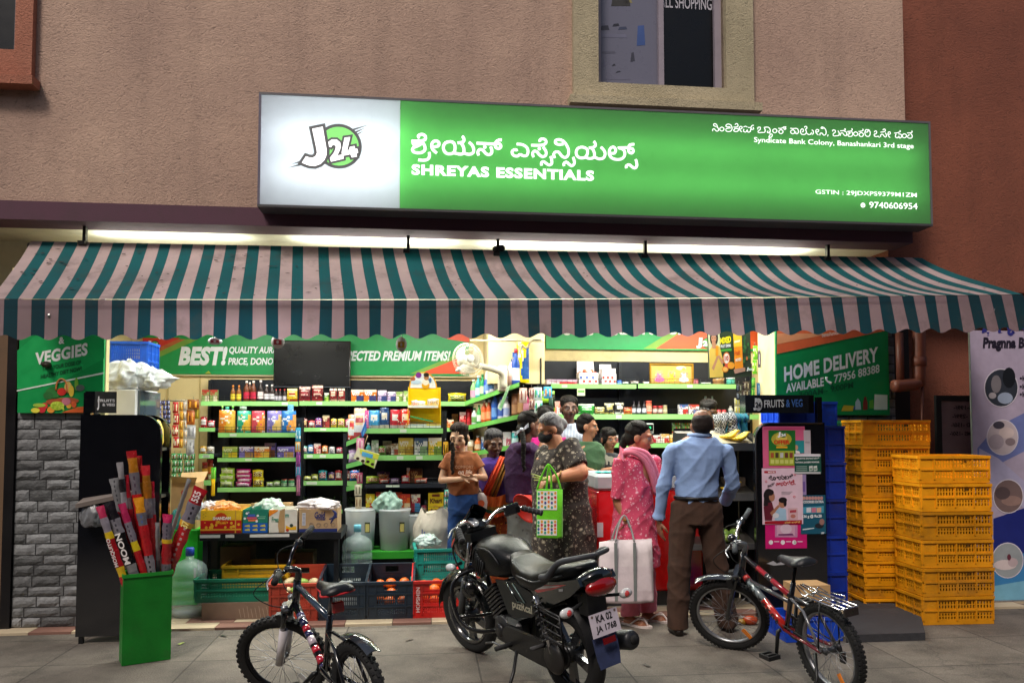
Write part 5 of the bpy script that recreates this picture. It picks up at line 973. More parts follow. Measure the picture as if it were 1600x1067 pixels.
pr=G(1444,977);rz=R(5);ex=Vector((math.cos(rz),math.sin(rz),0));ey=Vector((-math.sin(rz),math.cos(rz),0))
NTH6=('bottom','second lowest','third lowest','third highest','second highest','top')
for i in range(6):
 j=Vector((random.uniform(-.006,.006),random.uniform(-.006,.006),0));c_=pr+ex*.287+ey*.18+j
 crate_at(ym,(c_.x,c_.y,.002+i*.2165),rz+random.uniform(-.012,.012),NTH6[i]+' yellow crate of the front stack beside the lilac banner','yellow crates in the front stack')
pr=G(1376,954);c0=pr+ex*.17+ey*.18;z=.002;lv=[.102]*7+[.2165]*4;rz2=R(3)
for i,hgt in enumerate(lv):
 j=Vector((random.uniform(-.008,.008),random.uniform(-.008,.008),0));c_=c0+j
 lab=(('lowest','second lowest','third lowest','fourth lowest','fifth lowest','sixth lowest','seventh lowest','fourth highest deep','third highest','second highest','highest')[i])+' yellow crate of the taller rear stack'
 crate_at(ym if hgt>.15 else ys,(c_.x,c_.y,z),rz2+random.uniform(-.012,.012),lab,'yellow crates in the rear stack');z+=hgt
bm_=crate(.56,.38,.3,S(14,50,160),rows=2,solid=(0,1,2,3)).mesh('crate_blue');gm_=crate(.56,.36,.26,S(10,104,62),rows=2,solid=(0,)).mesh('crate_green');bs_=crate(.5,.34,.2,S(24,84,226),rows=1,solid=(0,1,2,3)).mesh('crate_blue')
u=BP(1318,700,-.12)[0]
for i in range(5):crate_at(bm_,BW(u-.28+random.uniform(-.006,.006),(.06),.021+.302*i),PHI,('lowest','second lowest','middle','second highest','highest large')[i]+' blue crate of the stack behind the fruit stand','blue crates behind the fruit stand')
crate_at(bs_,BW(u-.30,.06,.021+.302*5),PHI,'small bright blue crate topping the stack behind the fruit stand','blue crates behind the fruit stand')
u=BP(1421,700,.17)[0]
gb=crate(.56,.36,.26,S(16,50,150),rows=2,solid=(0,)).mesh('crate_blue');gz=S(8,100,50)
for i in range(6):
 crate_at(gb if i==4 else gm_,BW(u-.28,.345,.003+.262*i),PHI,('lowest green crate','second lowest green crate','third lowest green crate','fourth lowest green crate','dark blue crate near the top','topmost green crate')[i]+' in the stack behind the yellow crates','green crates behind the yellow stack')
def front_crate(px,colr,label,win=(.18,.64,.18)):
 me=crate(.36,.5,.30,colr,rows=3,cols=win,solid=(0,2),scols=(.2,.6,.2),slots=10,handle=True,rim=.014).mesh('crate')
 p=Vector((*[0,0],0));u=BP(px,962,-.05)[0];return crate_at(me,BW(u,.225,.045),PHI,label,'crates of produce along the shop front',R(6.5)),u
o1,u1=front_crate(458,S(176,62,44),'brick red crate of green vegetables along the shop front');o2,u2=front_crate(534,S(22,40,56),'dark navy crate with a white bag, beside the brick red crate')
o3,u3=front_crate(609,S(22,38,54),'dark navy crate of oranges, beside the bright red crate');o4,u4=front_crate(681,S(198,30,28),'bright red crate of oranges next to the motorcycle wheel')
def fruit(p,r,c,name,label,group,el=(1,1,.92),cat=None):
 b=MB();b.ell((0,0,0),[r*e for e in el],c,'fruit',14,jit=.02);b.tube([(0,0,r*el[2]*.93),(.002,0,r*el[2]*1.06)],.004,S(70,90,40),'fruit',5)
 return single(b,name,label,cat or name.replace('_',' '),loc=p,rot=(random.uniform(-.6,.6),random.uniform(-.6,.6),random.uniform(0,6)),group=group)
k=0
PLC=('front left corner','front middle','front right corner','left side','centre','right side','back left','back middle','back right')
for cr,(uu,n) in enumerate(((u3,9),(u4,9))):
 for i in range(9):
  x=uu+(-.1,0,.1)[i%3]+random.uniform(-.012,.012);yv=.06+(0,.13,.27)[i//3];zz=.14+.035*(i//3)+random.uniform(-.01,.02)
  fruit(BW(x,yv,zz),random.uniform(.042,.05),S(214,98,22) if random.random()<.8 else S(196,62,24),'orange_fruit','orange lying at the '+PLC[i]+' of the '+('navy' if cr==0 else 'bright red')+' crate','oranges in the crates',cat='orange')
for i in range(9):
 x=u1+(-.1,0,.1)[i%3];yv=.06+(0,.13,.27)[i//3];zz=.19+.03*(i//3)
 c_=(S(196,178,140),S(150,186,92),S(206,190,150))[i%3];fruit(BW(x,yv,zz),.045,c_,'vegetable',('beige tuber','green gourd','pale tuber')[i%3]+' at the '+PLC[i]+' of the brick red crate','vegetables in the brick red crate',(1.5,.8,.7))
b=MB()
b.ell((0,0,0),(.13,.17,.1),S(190,196,196),'clear2',16,jit=.12);single(b,'plastic_bag','whitish plastic bag inside the navy crate next to the brick red crate','bag',loc=BW(u2,.2,.17))
b=MB();A=MB()
b.text('HOPSHEN',0,0,.2,.03,0,S(226,200,200),'print',.02)
o=single(b,'crate_lettering','white upright lettering on the front of the bright red crate','lettering',loc=(0,0,0));o.parent=o4;o.rotation_euler=(0,-math.pi/2,0);o.location=(-.125,-.258,.05);
for k_ in('category','label'):del o[k_]
c_=crate(.52,.3,.19,S(232,178,32),rows=2,cols=(.22,.78),solid=(0,),slots=14).mesh('crate');crate_at(c_,BW(BP(402,905,.42)[0],.5,.2),PHI,'yellow crate under the carton table on top of the green one','crates under the carton table')
c_=crate(.62,.42,.18,S(10,108,82),rows=2,cols=(.06,.9,.04),solid=(0,2),slots=12).mesh('crate');crate_at(c_,BW(BP(368,937,.1)[0],.31,.15),PHI,'wide green crate under the carton table beside the water can','crates under the carton table')
b=MB();a=BP(315,960,.08)[0];c=BP(420,960,.08)[0];b.box(a,c,.08,.5,.021,.148,S(122,100,84),'card')
for i in range(9):b.add([(a+.28+i*.03,.079,.1+.01*(i%3)),(a+.284+i*.03,.079,.1+.01*(i%3)),(a+.3+i*.03,.079,.03),(a+.296+i*.03,.079,.03)],[(3,2,1,0)],S(160,140,122),'card')
single(b,'wooden_plinth','scratched brown board plinth under the green crate','plinth',o=(a,.08,.02))
# carton table and cartons
v=.36;t=thing('carton_table','black metal table carrying cartons behind the row of crates','table',o=(BP(420,840,v)[0],v,.02))
a,zt=BP(312,834,v);c=BP(533,834,v)[0];zt=BP(420,833,v)[1]
b=MB();b.box(a,c,v,v+.55,zt-.055,zt,S(30,32,36),'blackmetal');b.build('tabletop',t)
for x0,x1 in((312,344),(352,366),(390,452)):b=MB();b.box(BP(x0,840,v)[0]+.002,BP(x1,840,v)[0],v-.003,v-.0005,zt-.03,zt-.006,S(200,200,196),'print');b.build('tape',t)
for x in(a+.04,c-.04):
 for y in(v+.04,v+.5):b=MB();b.box(x-.02,x+.02,y-.02,y+.02,.02,zt-.056,S(26,28,32),'blackmetal');b.build('leg',t)
b=MB();b.box(a+.061,c-.061,v+.25,v+.52,.28,.3,S(30,28,28),'card');b.build('lower_shelf',t)
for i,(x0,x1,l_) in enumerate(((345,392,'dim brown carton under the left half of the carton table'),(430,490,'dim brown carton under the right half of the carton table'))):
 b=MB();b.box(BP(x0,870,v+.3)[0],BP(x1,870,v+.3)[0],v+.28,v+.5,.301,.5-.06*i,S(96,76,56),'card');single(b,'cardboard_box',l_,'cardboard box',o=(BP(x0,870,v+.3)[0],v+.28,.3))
def carton(x0,x1,yt,vv,label,base,flaps=True,dp=.3,zb=None):
 zb=zt+.002 if zb is None else zb;a,_=BP(x0,833,vv);c=BP(x1,833,vv)[0];z1=BP((x0+x1)/2,yt,vv)[1];t=thing('carton',label,'carton',o=((a+c)/2,vv,zb))
 b=MB();q=.004
 for bx in((a,c,vv,vv+q),(a,c,vv+dp-q,vv+dp),(a,a+q,vv+q,vv+dp-q),(c-q,c,vv+q,vv+dp-q)):b.box(*bx,zb,z1,base,'card')
 b.box(a+q,c-q,vv+q,vv+dp-q,zb,zb+q,base,'card');b.box(a+q,c-q,vv+.02,vv+dp-.02,z1-.06,z1-.05,base,'card')
 return t,b,a,c,zb,z1
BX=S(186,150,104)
T_,b,a,c,z0,z1=carton(313,377,797,.40,'yellow and red festive carton at the left end of the table',S(236,190,30));b.build('box',T_)
b=MB();W_=c-a;Hh=z1-z0;y=.40-.0015;R_=S(196,26,26);b.rect(a,c,z0,z0+Hh*.56,y,R_);b.rect(a,c,z0,z0+Hh*.1,y-.0005,S(150,20,20));b.rect(a+.84*W_,a+.87*W_,z0,z1,y-.0006,S(212,160,60));b.disc(a+.5*W_,z0+Hh*.62,W_*.16,y-.0004,S(206,70,20),n=12)
b.text('SHANDAM',a+.3*W_,z0+.58*Hh,a+.74*W_,z0+.72*Hh,y-.001,S(250,244,232),bold=.05);b.rect(a,c,z0+Hh*.12,z0+Hh*.19,y-.0007,S(230,170,50))
for i in range(16):b.disc(a+random.uniform(.04,.96)*W_,z0+random.uniform(.2,.5)*Hh,random.uniform(.006,.014),y-.001-i*1e-5,S(236,180,50),n=9)
for i in range(3):b.flat([(a+W_*(.36+.1*i),z0+Hh*.4),(a+W_*(.43+.1*i),z0+Hh*.4),(a+W_*(.395+.1*i),z0+Hh*.52)],y-.0012,S(240,150,40))
for i in range(4):b.rect(a+W_*(.06+.05*(i%2)),a+W_*(.09+.05*(i%2)),z0+Hh*(.68+.07*i),z0+Hh*(.7+.07*i),y-.001,S(150,110,20))
b.build('print',T_)
b=MB();b.box(a-.01,c+.01,.69,.71,z1-.05,z1+.02,S(224,190,110),'card',Matrix.Identity(3));b.build('flap',T_)
T_,b,a,c,z0,z1=carton(379,418,796,.40,'teal and blue carton with yellow symbols beside the festive carton',S(16,122,100));b.build('box',T_)
b=MB();W_=c-a;Hh=z1-z0;b.rect(a,c,z0,z0+Hh*.42,y,S(24,92,180))
for i in range(6):b.flat([(a+W_*(.08+.31*(i%3)),z0+Hh*(.1+.17*(i//3))),(a+W_*(.3+.31*(i%3)),z0+Hh*(.08+.17*(i//3))),(a+W_*(.27+.31*(i%3)),z0+Hh*(.19+.17*(i//3))),(a+W_*(.1+.31*(i%3)),z0+Hh*(.15+.17*(i//3)))],y-.0006,S(210,190,80))
for q in((.2,.84,.26,.92,'B0B8D8'),(.2,.7,.5,.8,'4860B8'),(.16,.6,.56,.68,'D85878'),(.22,.5,.6,.58,'F08050'),(.62,.6,.9,.64,'78C0A0'),(.66,.68,.92,.71,'78C0A0')):b.rect(a+q[0]*W_,a+q[2]*W_,z0+q[1]*Hh,z0+q[3]*Hh,y-.0006,q[4])
for q in((.16,.84),(.6,.74),(.08,.62),(.56,.5)):b.disc(a+q[0]*W_,z0+q[1]*Hh,W_*.05,y-.001,'F0F0F0',n=10)
b.build('print',T_)
T_,b,a,c,z0,z1=carton(420,464,796,.40,'torn white and orange carton in the middle of the table',S(224,220,208));b.build('box',T_)
b=MB();W_=c-a;Hh=z1-z0;b.flat([(a,z0+Hh*.7),(a+.32*W_,z0+Hh*.95),(a+.32*W_,z1),(a,z1)],y,S(240,140,40));b.flat([(a+.36*W_,z0),(a+.56*W_,z0),(a+.56*W_,z1+.01),(a+.38*W_,z1-.01),(a+.32*W_,z0+.3*Hh)],y-.0004,BX)
b.text('Fres',a+.1*W_,z0+.45*Hh,a+.34*W_,z0+.68*Hh,y-.001,S(40,140,110),bold=.02);b.text('m',a+.58*W_,z0+.66*Hh,a+.7*W_,z0+.8*Hh,y-.001,S(60,150,130),bold=.03)
b.flat([(a+.6*W_,z0+.02),(a+.98*W_,z0+.02),(a+.96*W_,z0+.28*Hh),(a+.78*W_,z0+.2*Hh),(a+.6*W_,z0+.3*Hh)],y-.0006,S(240,180,30));b.disc(a+.8*W_,z0+.3*Hh,.014,y-.0011,S(50,70,60));b.disc(a+.66*W_,z0+.1*Hh,.012,y-.0012,S(200,60,40));b.build('print',T_)
T_,b,a,c,z0,z1=carton(467,527,795,.40,'brown carton with blue lettering at the right end of the table',S(186,154,116));b.build('box',T_)
b=MB();W_=c-a;Hh=z1-z0;NB=S(44,54,112);b.rect(a,c,z0,z0+Hh*.14,y,NB);b.rect(a+.08*W_,a+.17*W_,z0+.28*Hh,z0+.84*Hh,y,S(220,220,226))
for i in range(9):b.rect(a+.09*W_,a+.16*W_,z0+(.31+.057*i)*Hh,z0+(.335+.057*i)*Hh,y-.0006,S(110,116,150))
b.text('Gold',a+.4*W_,z0+.6*Hh,a+.67*W_,z0+.88*Hh,y-.001,NB,bold=.03,shear=.1);b.text('Winner',a+.44*W_,z0+.5*Hh,a+.7*W_,z0+.64*Hh,y-.0011,NB,bold=.02,shear=.1)
for i in range(4):b.tube([(a+W_*(.32+.19*i)+.016*math.cos(q*.7),y-.001,z0+.3*Hh+.016*math.sin(q*.7)) for q in range(9)],.0014,S(90,84,90),'print',4,closed=True)
b.tube([(a+.86*W_,y,z0+.95*Hh),(a+.95*W_,y,z0+.8*Hh),(a+.9*W_,y,z0+.62*Hh),(a+.78*W_,y,z0+.55*Hh)],[.004,.014,.012,.004],NB,'print',6,sub=3,flat=(1,.1,1));b.tube([(a+.99*W_,y,z0+.66*Hh),(a+.9*W_,y,z0+.6*Hh),(a+.82*W_,y,z0+.35*Hh)],[.009,.011,.003],NB,'print',6,sub=3,flat=(1,.1,1));b.build('print',T_)
def lump(name,label,cat,o,sx,sy,sz,c,k='cloth',seed=1,amp=.25,group=None,flat_base=True,n=54):
 rnd=random.Random(seed);ph=[rnd.uniform(0,6.3) for _ in range(8)];b=MB()
 def fn(i,j):
  A_=2*math.pi*i;th=math.pi*j;r_=1+amp*(math.sin(3*A_+ph[0]+2*j*3)*.4+math.sin(5*A_+ph[1]-4*j)*.3+math.sin(9*A_+ph[2]+9*j)*.22+math.sin(14*A_+ph[3]-11*j)*.14)*math.sin(th)
  q_=Vector((math.sin(th)*math.cos(A_),math.sin(th)*math.sin(A_),math.cos(th)));r_*=1+amp*(.5-1.0*abs(noise.noise(q_*1.9+Vector((seed,0,0))))-.3*noise.noise(q_*4+Vector((0,seed,0))))*(.4+.6*math.sin(th));z_=math.cos(th)*(1+amp*.5*noise.noise(q_*3));z_=max(z_,-.55) if flat_base else z_
  return(sx*r_*math.sin(th)*math.cos(A_),sy*r_*math.sin(th)*math.sin(A_),sz*(z_*(1+.1*math.sin(6*A_+ph[4]))+(.55 if flat_base else 0)))
 b.grid(lambda i,j:fn(1-i,j) if False else fn(i,1-j),n,n//2+3,c,k)
 return single(b,name,label,cat,loc=BW(*o),rot=PHI,group=group)
mk('polybag',.25,var=.2,vs=18,bump=.9,bs=9,alpha=.8,spec=.6)
lump('plastic_bag','white and pink plastic bag slumped over the brown carton','bag',(BP(497,790,.5)[0],.55,BP(497,797,.5)[1]),.15,.12,.06,S(232,224,226),'polybag',3,.5)
lump('plastic_bag','pale mint plastic bag behind the torn white carton','bag',(BP(421,790,.62)[0],.66,BP(421,800,.62)[1]),.1,.08,.07,S(206,226,214),'polybag',4,.5)
lump('plastic_bag','orange and white plastic bag behind the festive carton','bag',(BP(345,790,.6)[0],.62,BP(345,797,.6)[1]),.11,.08,.05,S(226,160,96),'polybag',5,.5)
lump('plastic_bag','white plastic bag with red print at the left end of the cartons','bag',(BP(326,790,.55)[0],.58,BP(326,798,.55)[1]),.06,.06,.05,S(226,218,222),'polybag',6,.5)
b=MB();a=BP(392,790,.7)[0];c=BP(452,790,.7)[0];z0=zt+.002;z1=BP(420,788,.7)[1];b.box(a,c,.715,.9,z0,z1,BX,'card');b.box(a,c,.705,.714,z1-.05,z1+.012,BX,'card');single(b,'cardboard_box','plain brown open box behind the teal carton on the table','cardboard box',o=(a,.72,z0))
b=MB();rnd=random.Random(4)
for i in range(150):
 x,y_,z_=rnd.uniform(-.3,.3),rnd.uniform(-.1,.1),rnd.uniform(0,.1);A_=rnd.uniform(0,6.3);l_=rnd.uniform(.03,.06);d_=Vector((math.cos(A_),math.sin(A_)*.6,rnd.uniform(.2,1))).normalized()*l_;s_=Vector((-math.sin(A_),math.cos(A_),rnd.uniform(-.4,.4)))*l_*.3;p=Vector((x,y_,z_))
 g_=rnd.uniform(.4,1.2);b.add([p,p+d_*.5+s_,p+d_,p+d_*.5-s_],[(0,1,2,3)],(.05*g_,.11*g_,.03*g_),'print')
o=single(b,'leafy_greens','heap of dark leafy greens on the low wall rack shelf behind the cartons','greens',loc=BW(BP(505,795,1.55)[0],1.88,BP(505,797,V1)[1]),rot=PHI);o['kind']='stuff'
# buckets, water cans, sack
def water_can(label,o,s=1.,cap=S(30,70,170)):
 t=thing('water_can',label,'water can',o=o);h=.5*s;r_=.132*s;M=Matrix.Translation(o);b=MB(M)
 pr=[(r_*.8,0),(r_*.97,.012),(r_,.04)]
 for k in range(4):z_=.06+k*.075;pr+=[(r_,z_*s),(r_*.955,(z_+.012)*s),(r_*.955,(z_+.02)*s),(r_,(z_+.032)*s)]
 pr+=[(r_,.36*s),(r_*.93,.395*s),(r_*.7,.425*s),(r_*.4,.445*s),(r_*.24,.452*s),(r_*.22,.5*s)]
 b.lathe(pr,S(190,210,210),'clear',28,cap=True);b.build('bottle',t)
 b=MB(M);b.lathe([(r_*.25,.478*s),(r_*.25,.535*s),(r_*.2,.54*s),(0,.54*s)],cap,'plastic',18);b.build('cap',t)
 b=MB(M);b.lathe([(r_*.8,.006),(r_*.93,.02),(r_*.93,.06)],S(214,222,222),'clear2',24);b.build('base_ring',t);return t
p=G(289,968);q=UV(p);water_can('large water can with a blue cap on the ground beside the green bin',(q[0],q[1]+.1,.001),1.02)
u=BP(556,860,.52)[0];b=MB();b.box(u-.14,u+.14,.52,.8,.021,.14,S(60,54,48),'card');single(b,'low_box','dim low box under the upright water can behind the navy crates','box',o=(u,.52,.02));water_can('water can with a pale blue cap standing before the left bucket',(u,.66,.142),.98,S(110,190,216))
v=.78;t=thing('green_bench','low bright green bench carrying the plastic buckets','bench',o=(BP(605,870,v)[0],v,.02));a=BP(548,866,v)[0];c=BP(656,866,v)[0];zb=BP(600,862,v)[1];b=MB();b.box(a,c,v+.0,.95+.2,zb-.06,zb,S(60,170,50),'paint');b.build('top',t)
for x in(a+.03,c-.03):
 b=MB();b.box(x-.025,x+.025,v+.03,v+.08,.02,zb-.061,S(50,140,44),'paint');b.build('leg',t)
def bucket(x0,x1,yt,fill,fc,label,vv=.80):
 a=BP(x0,830,vv)[0];c=BP(x1,830,vv)[0];r_=(c-a)/2;u=(a+c)/2;h=BP(x0,yt,vv)[1]-zb;o=(u,vv+r_,zb+.001);t=thing('bucket',label,'bucket',o=o);M=Matrix.Translation(o);b=MB(M)
 b.lathe([(r_*.82,0),(r_*.86,.01),(r_*.97,h*.93),(r_,h*.94),(r_,h),(r_*.96,h)],S(244,247,250),'bucket',28);b.build('body',t)
 b=MB(M);b.lathe([(r_*.78,.012),(r_*(.78+.12*fill),h*fill),(r_*.4,h*fill*1.06),(0,h*fill*1.08)],fc,'card',24);b.build('contents',t)
 b=MB(M);b.box(r_*.35,r_*.35+.045,-r_*.93,-r_*.9,h*.45,h*.7,S(60,66,50),'print');b.box(r_*.35+.005,r_*.35+.04,-r_*.935,-r_*.931,h*.47,h*.66,S(222,206,120),'print');b.build('label',t)
 b=MB(M);b.tube([(r_*1.0*math.cos(A_),r_*math.sin(A_),h*.97) for A_ in[i*math.pi/14 for i in range(28)]],.006,S(230,234,238),'clear2',6,closed=True);b.build('rim',t)
bucket(536,586,797,.5,S(160,168,184),'translucent bucket of grey grain behind the water can');bucket(589,641,797,.4,S(112,92,72),'translucent bucket of brown grain on the green bench');bucket(638,662,805,.35,S(120,108,96),'small translucent bucket beside the white sack',.86)
lump('plastic_bag','clear green tinted plastic bag tied on top of the brown grain bucket','bag',(BP(607,790,.9)[0],.93,BP(607,800,.9)[1]),.1,.09,.11,S(170,206,192),'polybag',8,.45)
b=MB();u,zt2=BP(682,800,.7)[0],BP(682,798,.7)[1]
def sk(i,f):
 A_=2*math.pi*i;r_=.2*(1-.5*max(0,f-.8)**1.2*5)*(.82+.18*min(1,f*4));cr=abs(math.sin(4*A_+9*f+math.sin(7*f+A_)))**.6*.05+abs(math.sin(9*A_-13*f))**.7*.03+.03*math.sin(23*f+3*A_)
 r_*=.92+cr*(1.3 if f>.3 else .7);return(r_*math.cos(A_),r_*.8*math.sin(A_),max(0,f*(zt2-.03)+.03*math.sin(3*A_+5*f)*f))
b.grid(sk,72,40,S(202,192,178),'weave');b.ell((0,0,zt2-.06),(.11,.09,.03),S(196,186,170),'weave')
for i in range(5):b.rect(-.13+.02*i,-.12+.02*i,.45+.03*(i%2),.6-.02*i,-.168,S(80,90,150),'print')
single(b,'grain_sack','crumpled white woven sack standing behind the teal crates','sack',loc=BW(u,.84,.021),rot=PHI)
tm=crate(.4,.42,.235,S(24,168,154),rows=2,cols=(.12,.76,.12),solid=(0,2),slots=9,rim=.02).mesh('crate')
u=BP(682,870,.5)[0]
for i in range(2):crate_at(tm,BW(u+.02*i,.6-.02,.022+.238*i),PHI+.05*i,('lower','upper')[i]+' teal crate stacked behind the bright red crate','teal crates behind the red crate')
lump('plastic_bag','clear plastic bag lying on the upper teal crate','bag',(BP(668,845,.5)[0],.55,.5),.09,.08,.06,S(206,226,222),'polybag',12,.4)
# left side: produce stand, bin of bat packs, cooler
PB=S(12,13,18)
def endpanel(u0,u1,v0,v1,zb,zt_,rc,right=True):
 pts=[(u0,zb),(u1,zb)]
 if right:pts+=[(u1-rc+rc*math.cos(i*math.pi/16),zt_-rc+rc*math.sin(i*math.pi/16)) for i in range(9)]+[(u0,zt_)]
 else:pts+=[(u1,zt_)]+[(u0+rc-rc*math.sin(i*math.pi/16),zt_-rc+rc*math.cos(i*math.pi/16)) for i in range(9)]
 b=MB();b.prism(pts,v0,v1,PB,'gloss');return b
q0=UV(G(117,1006));v=q0[1];u0=q0[0];u1=BP(249,800,v)[0];zt_=BP(200,648,v)[1]
t=thing('produce_stand','black produce stand with a rounded top behind the green bin','stand',o=(u0,v,0))
endpanel(u0,u1,v,v+.035,.05,zt_,.14).build('end_panel',t);endpanel(u0,u1,v+.2,v+.235,.05,zt_,.14).build('end_panel',t)
for pyy in(700,775,850,925):
 z=BP(255,pyy,v)[1];b=MB();b.box(u0+.03,u1-.02,v+.036,v+.199,z-.02,z,S(150,148,140),'steel');b.build('shelf',t)
for x in(u0+.02,u1-.05):b=MB();b.box(x,x+.03,v+.005,v+.03,.0,.049,S(20,20,22),'blackmetal');b.build('foot',t)
b=MB();b.box(u0,u0+.05,v+.04,v+.09,zt_-.2,zt_+.16,PB,'gloss');b.build('post',t)
Mh=Matrix.Translation((BP(145,628,v)[0],v+.03,0))@Matrix.Rotation(R(14),4,'Z');b=MB(Mh);z0=BP(145,645,v)[1];z1=BP(145,611,v)[1];b.box(-.06,0,0,.3,z0,z1,PB,'gloss');b.box(.001,.14,.004,.03,z0,z1,S(96,98,96),'steel');
b.text('FRUITS',.02,z0+.08,.13,z0+.1,.002,'D8D8D8',bold=.02);b.text('& VEG',.05,z0+.05,.13,z0+.07,.002,'D8D8D8',bold=.02);b.text('J',.016,z0+.02,.03,z0+.12,.002,'E0E0E0',bold=.03);b.build('header',t)
b=MB();A=BP(124,786,v-.06);D=BP(216,766,v-.06);b.add([(A[0],v-.12,A[1]),(D[0],v-.03,D[1]),(D[0],v-.001,D[1]+.005),(A[0],v-.001,A[1]+.03),(A[0],v-.12,A[1]-.03),(D[0],v-.03,D[1]-.03),(D[0],v-.001,D[1]-.03),(A[0],v-.001,A[1])],[(0,1,2,3),(4,5,1,0),(3,7,4,0),(7,6,5,4)],S(120,110,104),'print');b.build('side_tray',t)
lump('plastic_bag','smoky plastic bag hanging under the side tray of the produce stand','bag',(BP(142,812,v-.08)[0],v-.07,BP(142,822,v-.08)[1]),.07,.04,.1,S(120,122,126),'polybag',9,.3)
b=MB();z=BP(255,700,v+.2)[1];o_=(u1-.06,v+.11,z)
b=MB();b.M=Matrix.Translation(o_);b.loft([[(.045*s*math.cos(A_),.05*s*math.sin(A_),h_) for A_ in[i*math.pi/7 for i in range(14)]] for h_,s in((0,.6),(.05,1),(.14,.9),(.2,.4),(.21,.05))],S(226,200,90),'foil');b.M=None;single(b,'snack_bag','yellow and white bag on the upper shelf of the black produce stand','snack bag',o=o_)
gl=G(190,1041);wb,db=.29,.16;hb=.575;rb=R(32);bx_=Vector((math.cos(rb),math.sin(rb),0));by_=Vector((-math.sin(rb),math.cos(rb),0));cb=gl+bx_*wb/2+by_*db/2;Yb=cb.y-.1
t=thing('green_bin','tall green metal bin holding packed racket sticks','bin',loc=(cb.x,cb.y,0),rot=rb);GB=S(8,116,30);b=MB();x=wb/2;y2=db/2;th=.006
for bx in((-x,x,-y2,-y2+th),(-x,x,y2-th,y2),(-x,-x+th,-y2+th,y2-th),(x-th,x,-y2+th,y2-th)):b.box(*bx,.003,hb,GB,'crate')
b.box(-x+th,x-th,-y2+th,y2-th,.003,.01,GB,'crate');b.build('body',t)
b=MB()
for bx in((-x-.006,x+.006,-y2-.007,-y2-.0005),(-x-.006,x+.006,y2+.0005,y2+.007),(-x-.0065,-x-.0005,-y2,y2),(x+.0005,x+.0065,-y2,y2)):b.box(*bx,hb-.02,hb+.003,S(20,140,40),'crate')
b.build('rim',t)
Rd='B01820'
def batpack(xt,yt,xb,yb,wpx,bands,label,dy,face=0.,txt=None):
 Y=5.165+(xb-190)/75*.15+dy*.45;A=W(xb,yb,Y);B=W(xt,yt,Y-.05);d=(B-A);L=d.length+.16;dn=d.normalized();A=A-dn*.16;wd=wpx/F*Y*.9;side=dn.cross(Vector((0,-1,0))).normalized()*-1;side=(side*math.cos(face)+Vector((0,1,0))*math.sin(face)).normalized();nrm=side.cross(dn).normalized()
 if nrm.y>0:nrm=-nrm;side=-side
 M=Matrix((side,dn,nrm)).transposed().to_4x4();b=MB();tot=L
 def fn(i,j,s_):e=math.sin(math.pi*i)**.5 if 0<i<1 else 0;ff=min(1,j*10,(1-j)*10);return Vector(((i-.5)*wd*(.92+.08*math.sin(j*40)),j*L,s_*.018*e*ff))
 def colf(U,V):
  c=bands[-1][1]
  for f0,cc in bands:
   if V<f0:c=cc;break
  if callable(c):c=c(U,V)
  c=hx(c);k_=.5 if max(c)-min(c)<.12 else .9;return tuple(q*k_ for q in c)
 for s_ in(1,-1):b.grid(lambda i,j,s_=s_:fn(i if s_>0 else 1-i,j,s_),6,40,(lambda U,V:colf(U,V)),'foil')
 if txt:
  for(s0,f0,f1,cc) in txt:b.text(s0,0,0,1,1,0,cc,'print',.03);nv=len(text_geo((s0,.03,1.))[0]);b.v[-nv:]=[((p[2]-.5)*wd*.5*-1,L*(f0+(f1-f0)*p[0]),.022) for p in b.v[-nv:]]
 o=b.build('racket_pack');o.matrix_world=Matrix.Translation(A)@M;return tag(o,label,'racket pack','packed rackets in the green bin')
lab_=lambda a_,b_:(lambda U,V:b_ if .25<U<.75 and int(V*60+U*5)%3==0 else a_)
batpack(157,790,192,899,17,((.24,'B01820'),(.36,'D8B020'),(.66,'A01420'),(.72,'D8B820'),(.88,'B8B0C0'),(1,'B83058')),'leftmost red racket pack leaning far left in the green bin',-.06,.2,((' MOSQUITO',.36,.66,'E0D0D0'),))
batpack(170,784,209,897,22,((.28,'8A868C'),(.36,'A8A4A8'),(.68,'14121A'),(.82,lab_('A8A4B0','5A5664')),(1,'24202A')),'black racket pack with white lettering leaning left in the green bin',-.08,.1,(('MOON',.36,.68,'E8E4E4'),))
batpack(187,722,206,890,12,((.66,'A01822'),(.78,'C8C4CC'),(.88,'302A30'),(1,'B8B4B8')),'narrow red pack with a silver top in the green bin',.05)
batpack(205,704,228,892,18,((.35,'B01820'),(.6,lab_('B41A22','C83028')),(.7,'B81C20'),(.84,lab_('948C98','6A5468')),(.96,'B0701A'),(1,'A01820')),'tallest red and orange racket pack standing in the green bin',.02)
batpack(227,727,239,894,16,((.6,lab_('B41822','A81420')),(.74,lab_('908C98','707088')),(.92,'98601A'),(1,'B82830')),'red pack with a brown orange top right of the tallest pack',.04)
batpack(191,786,226,897,15,((.22,'A88A1C'),(.5,'B01820'),(.6,'D8C020'),(.8,lab_('A8A0B0','584860')),(1,'B02858')),'red and yellow racket pack leaning left in front of the tall packs',-.1,.15)
batpack(216,777,237,896,18,((.2,'B81820'),(.42,lab_('A8A0AC','28242C')),(.72,lab_('B41822','A01018')),(.86,lab_('8E8A98','5068A0')),(1,'D8901C')),'front red racket pack with a pale barcode label in the green bin',-.11)
batpack(246,816,247,896,8,((.5,'8A8A8C'),(1,'A8A8AC')),'narrow silver pack near the right side of the green bin',-.02)
batpack(262,803,259,894,18,((.4,lab_('8A828E','5A5060')),(.64,'A01820'),(.7,'D8B020'),(.9,lab_('8E8698','484058')),(1,'B82858')),'short red racket pack at the right side of the green bin',-.08)
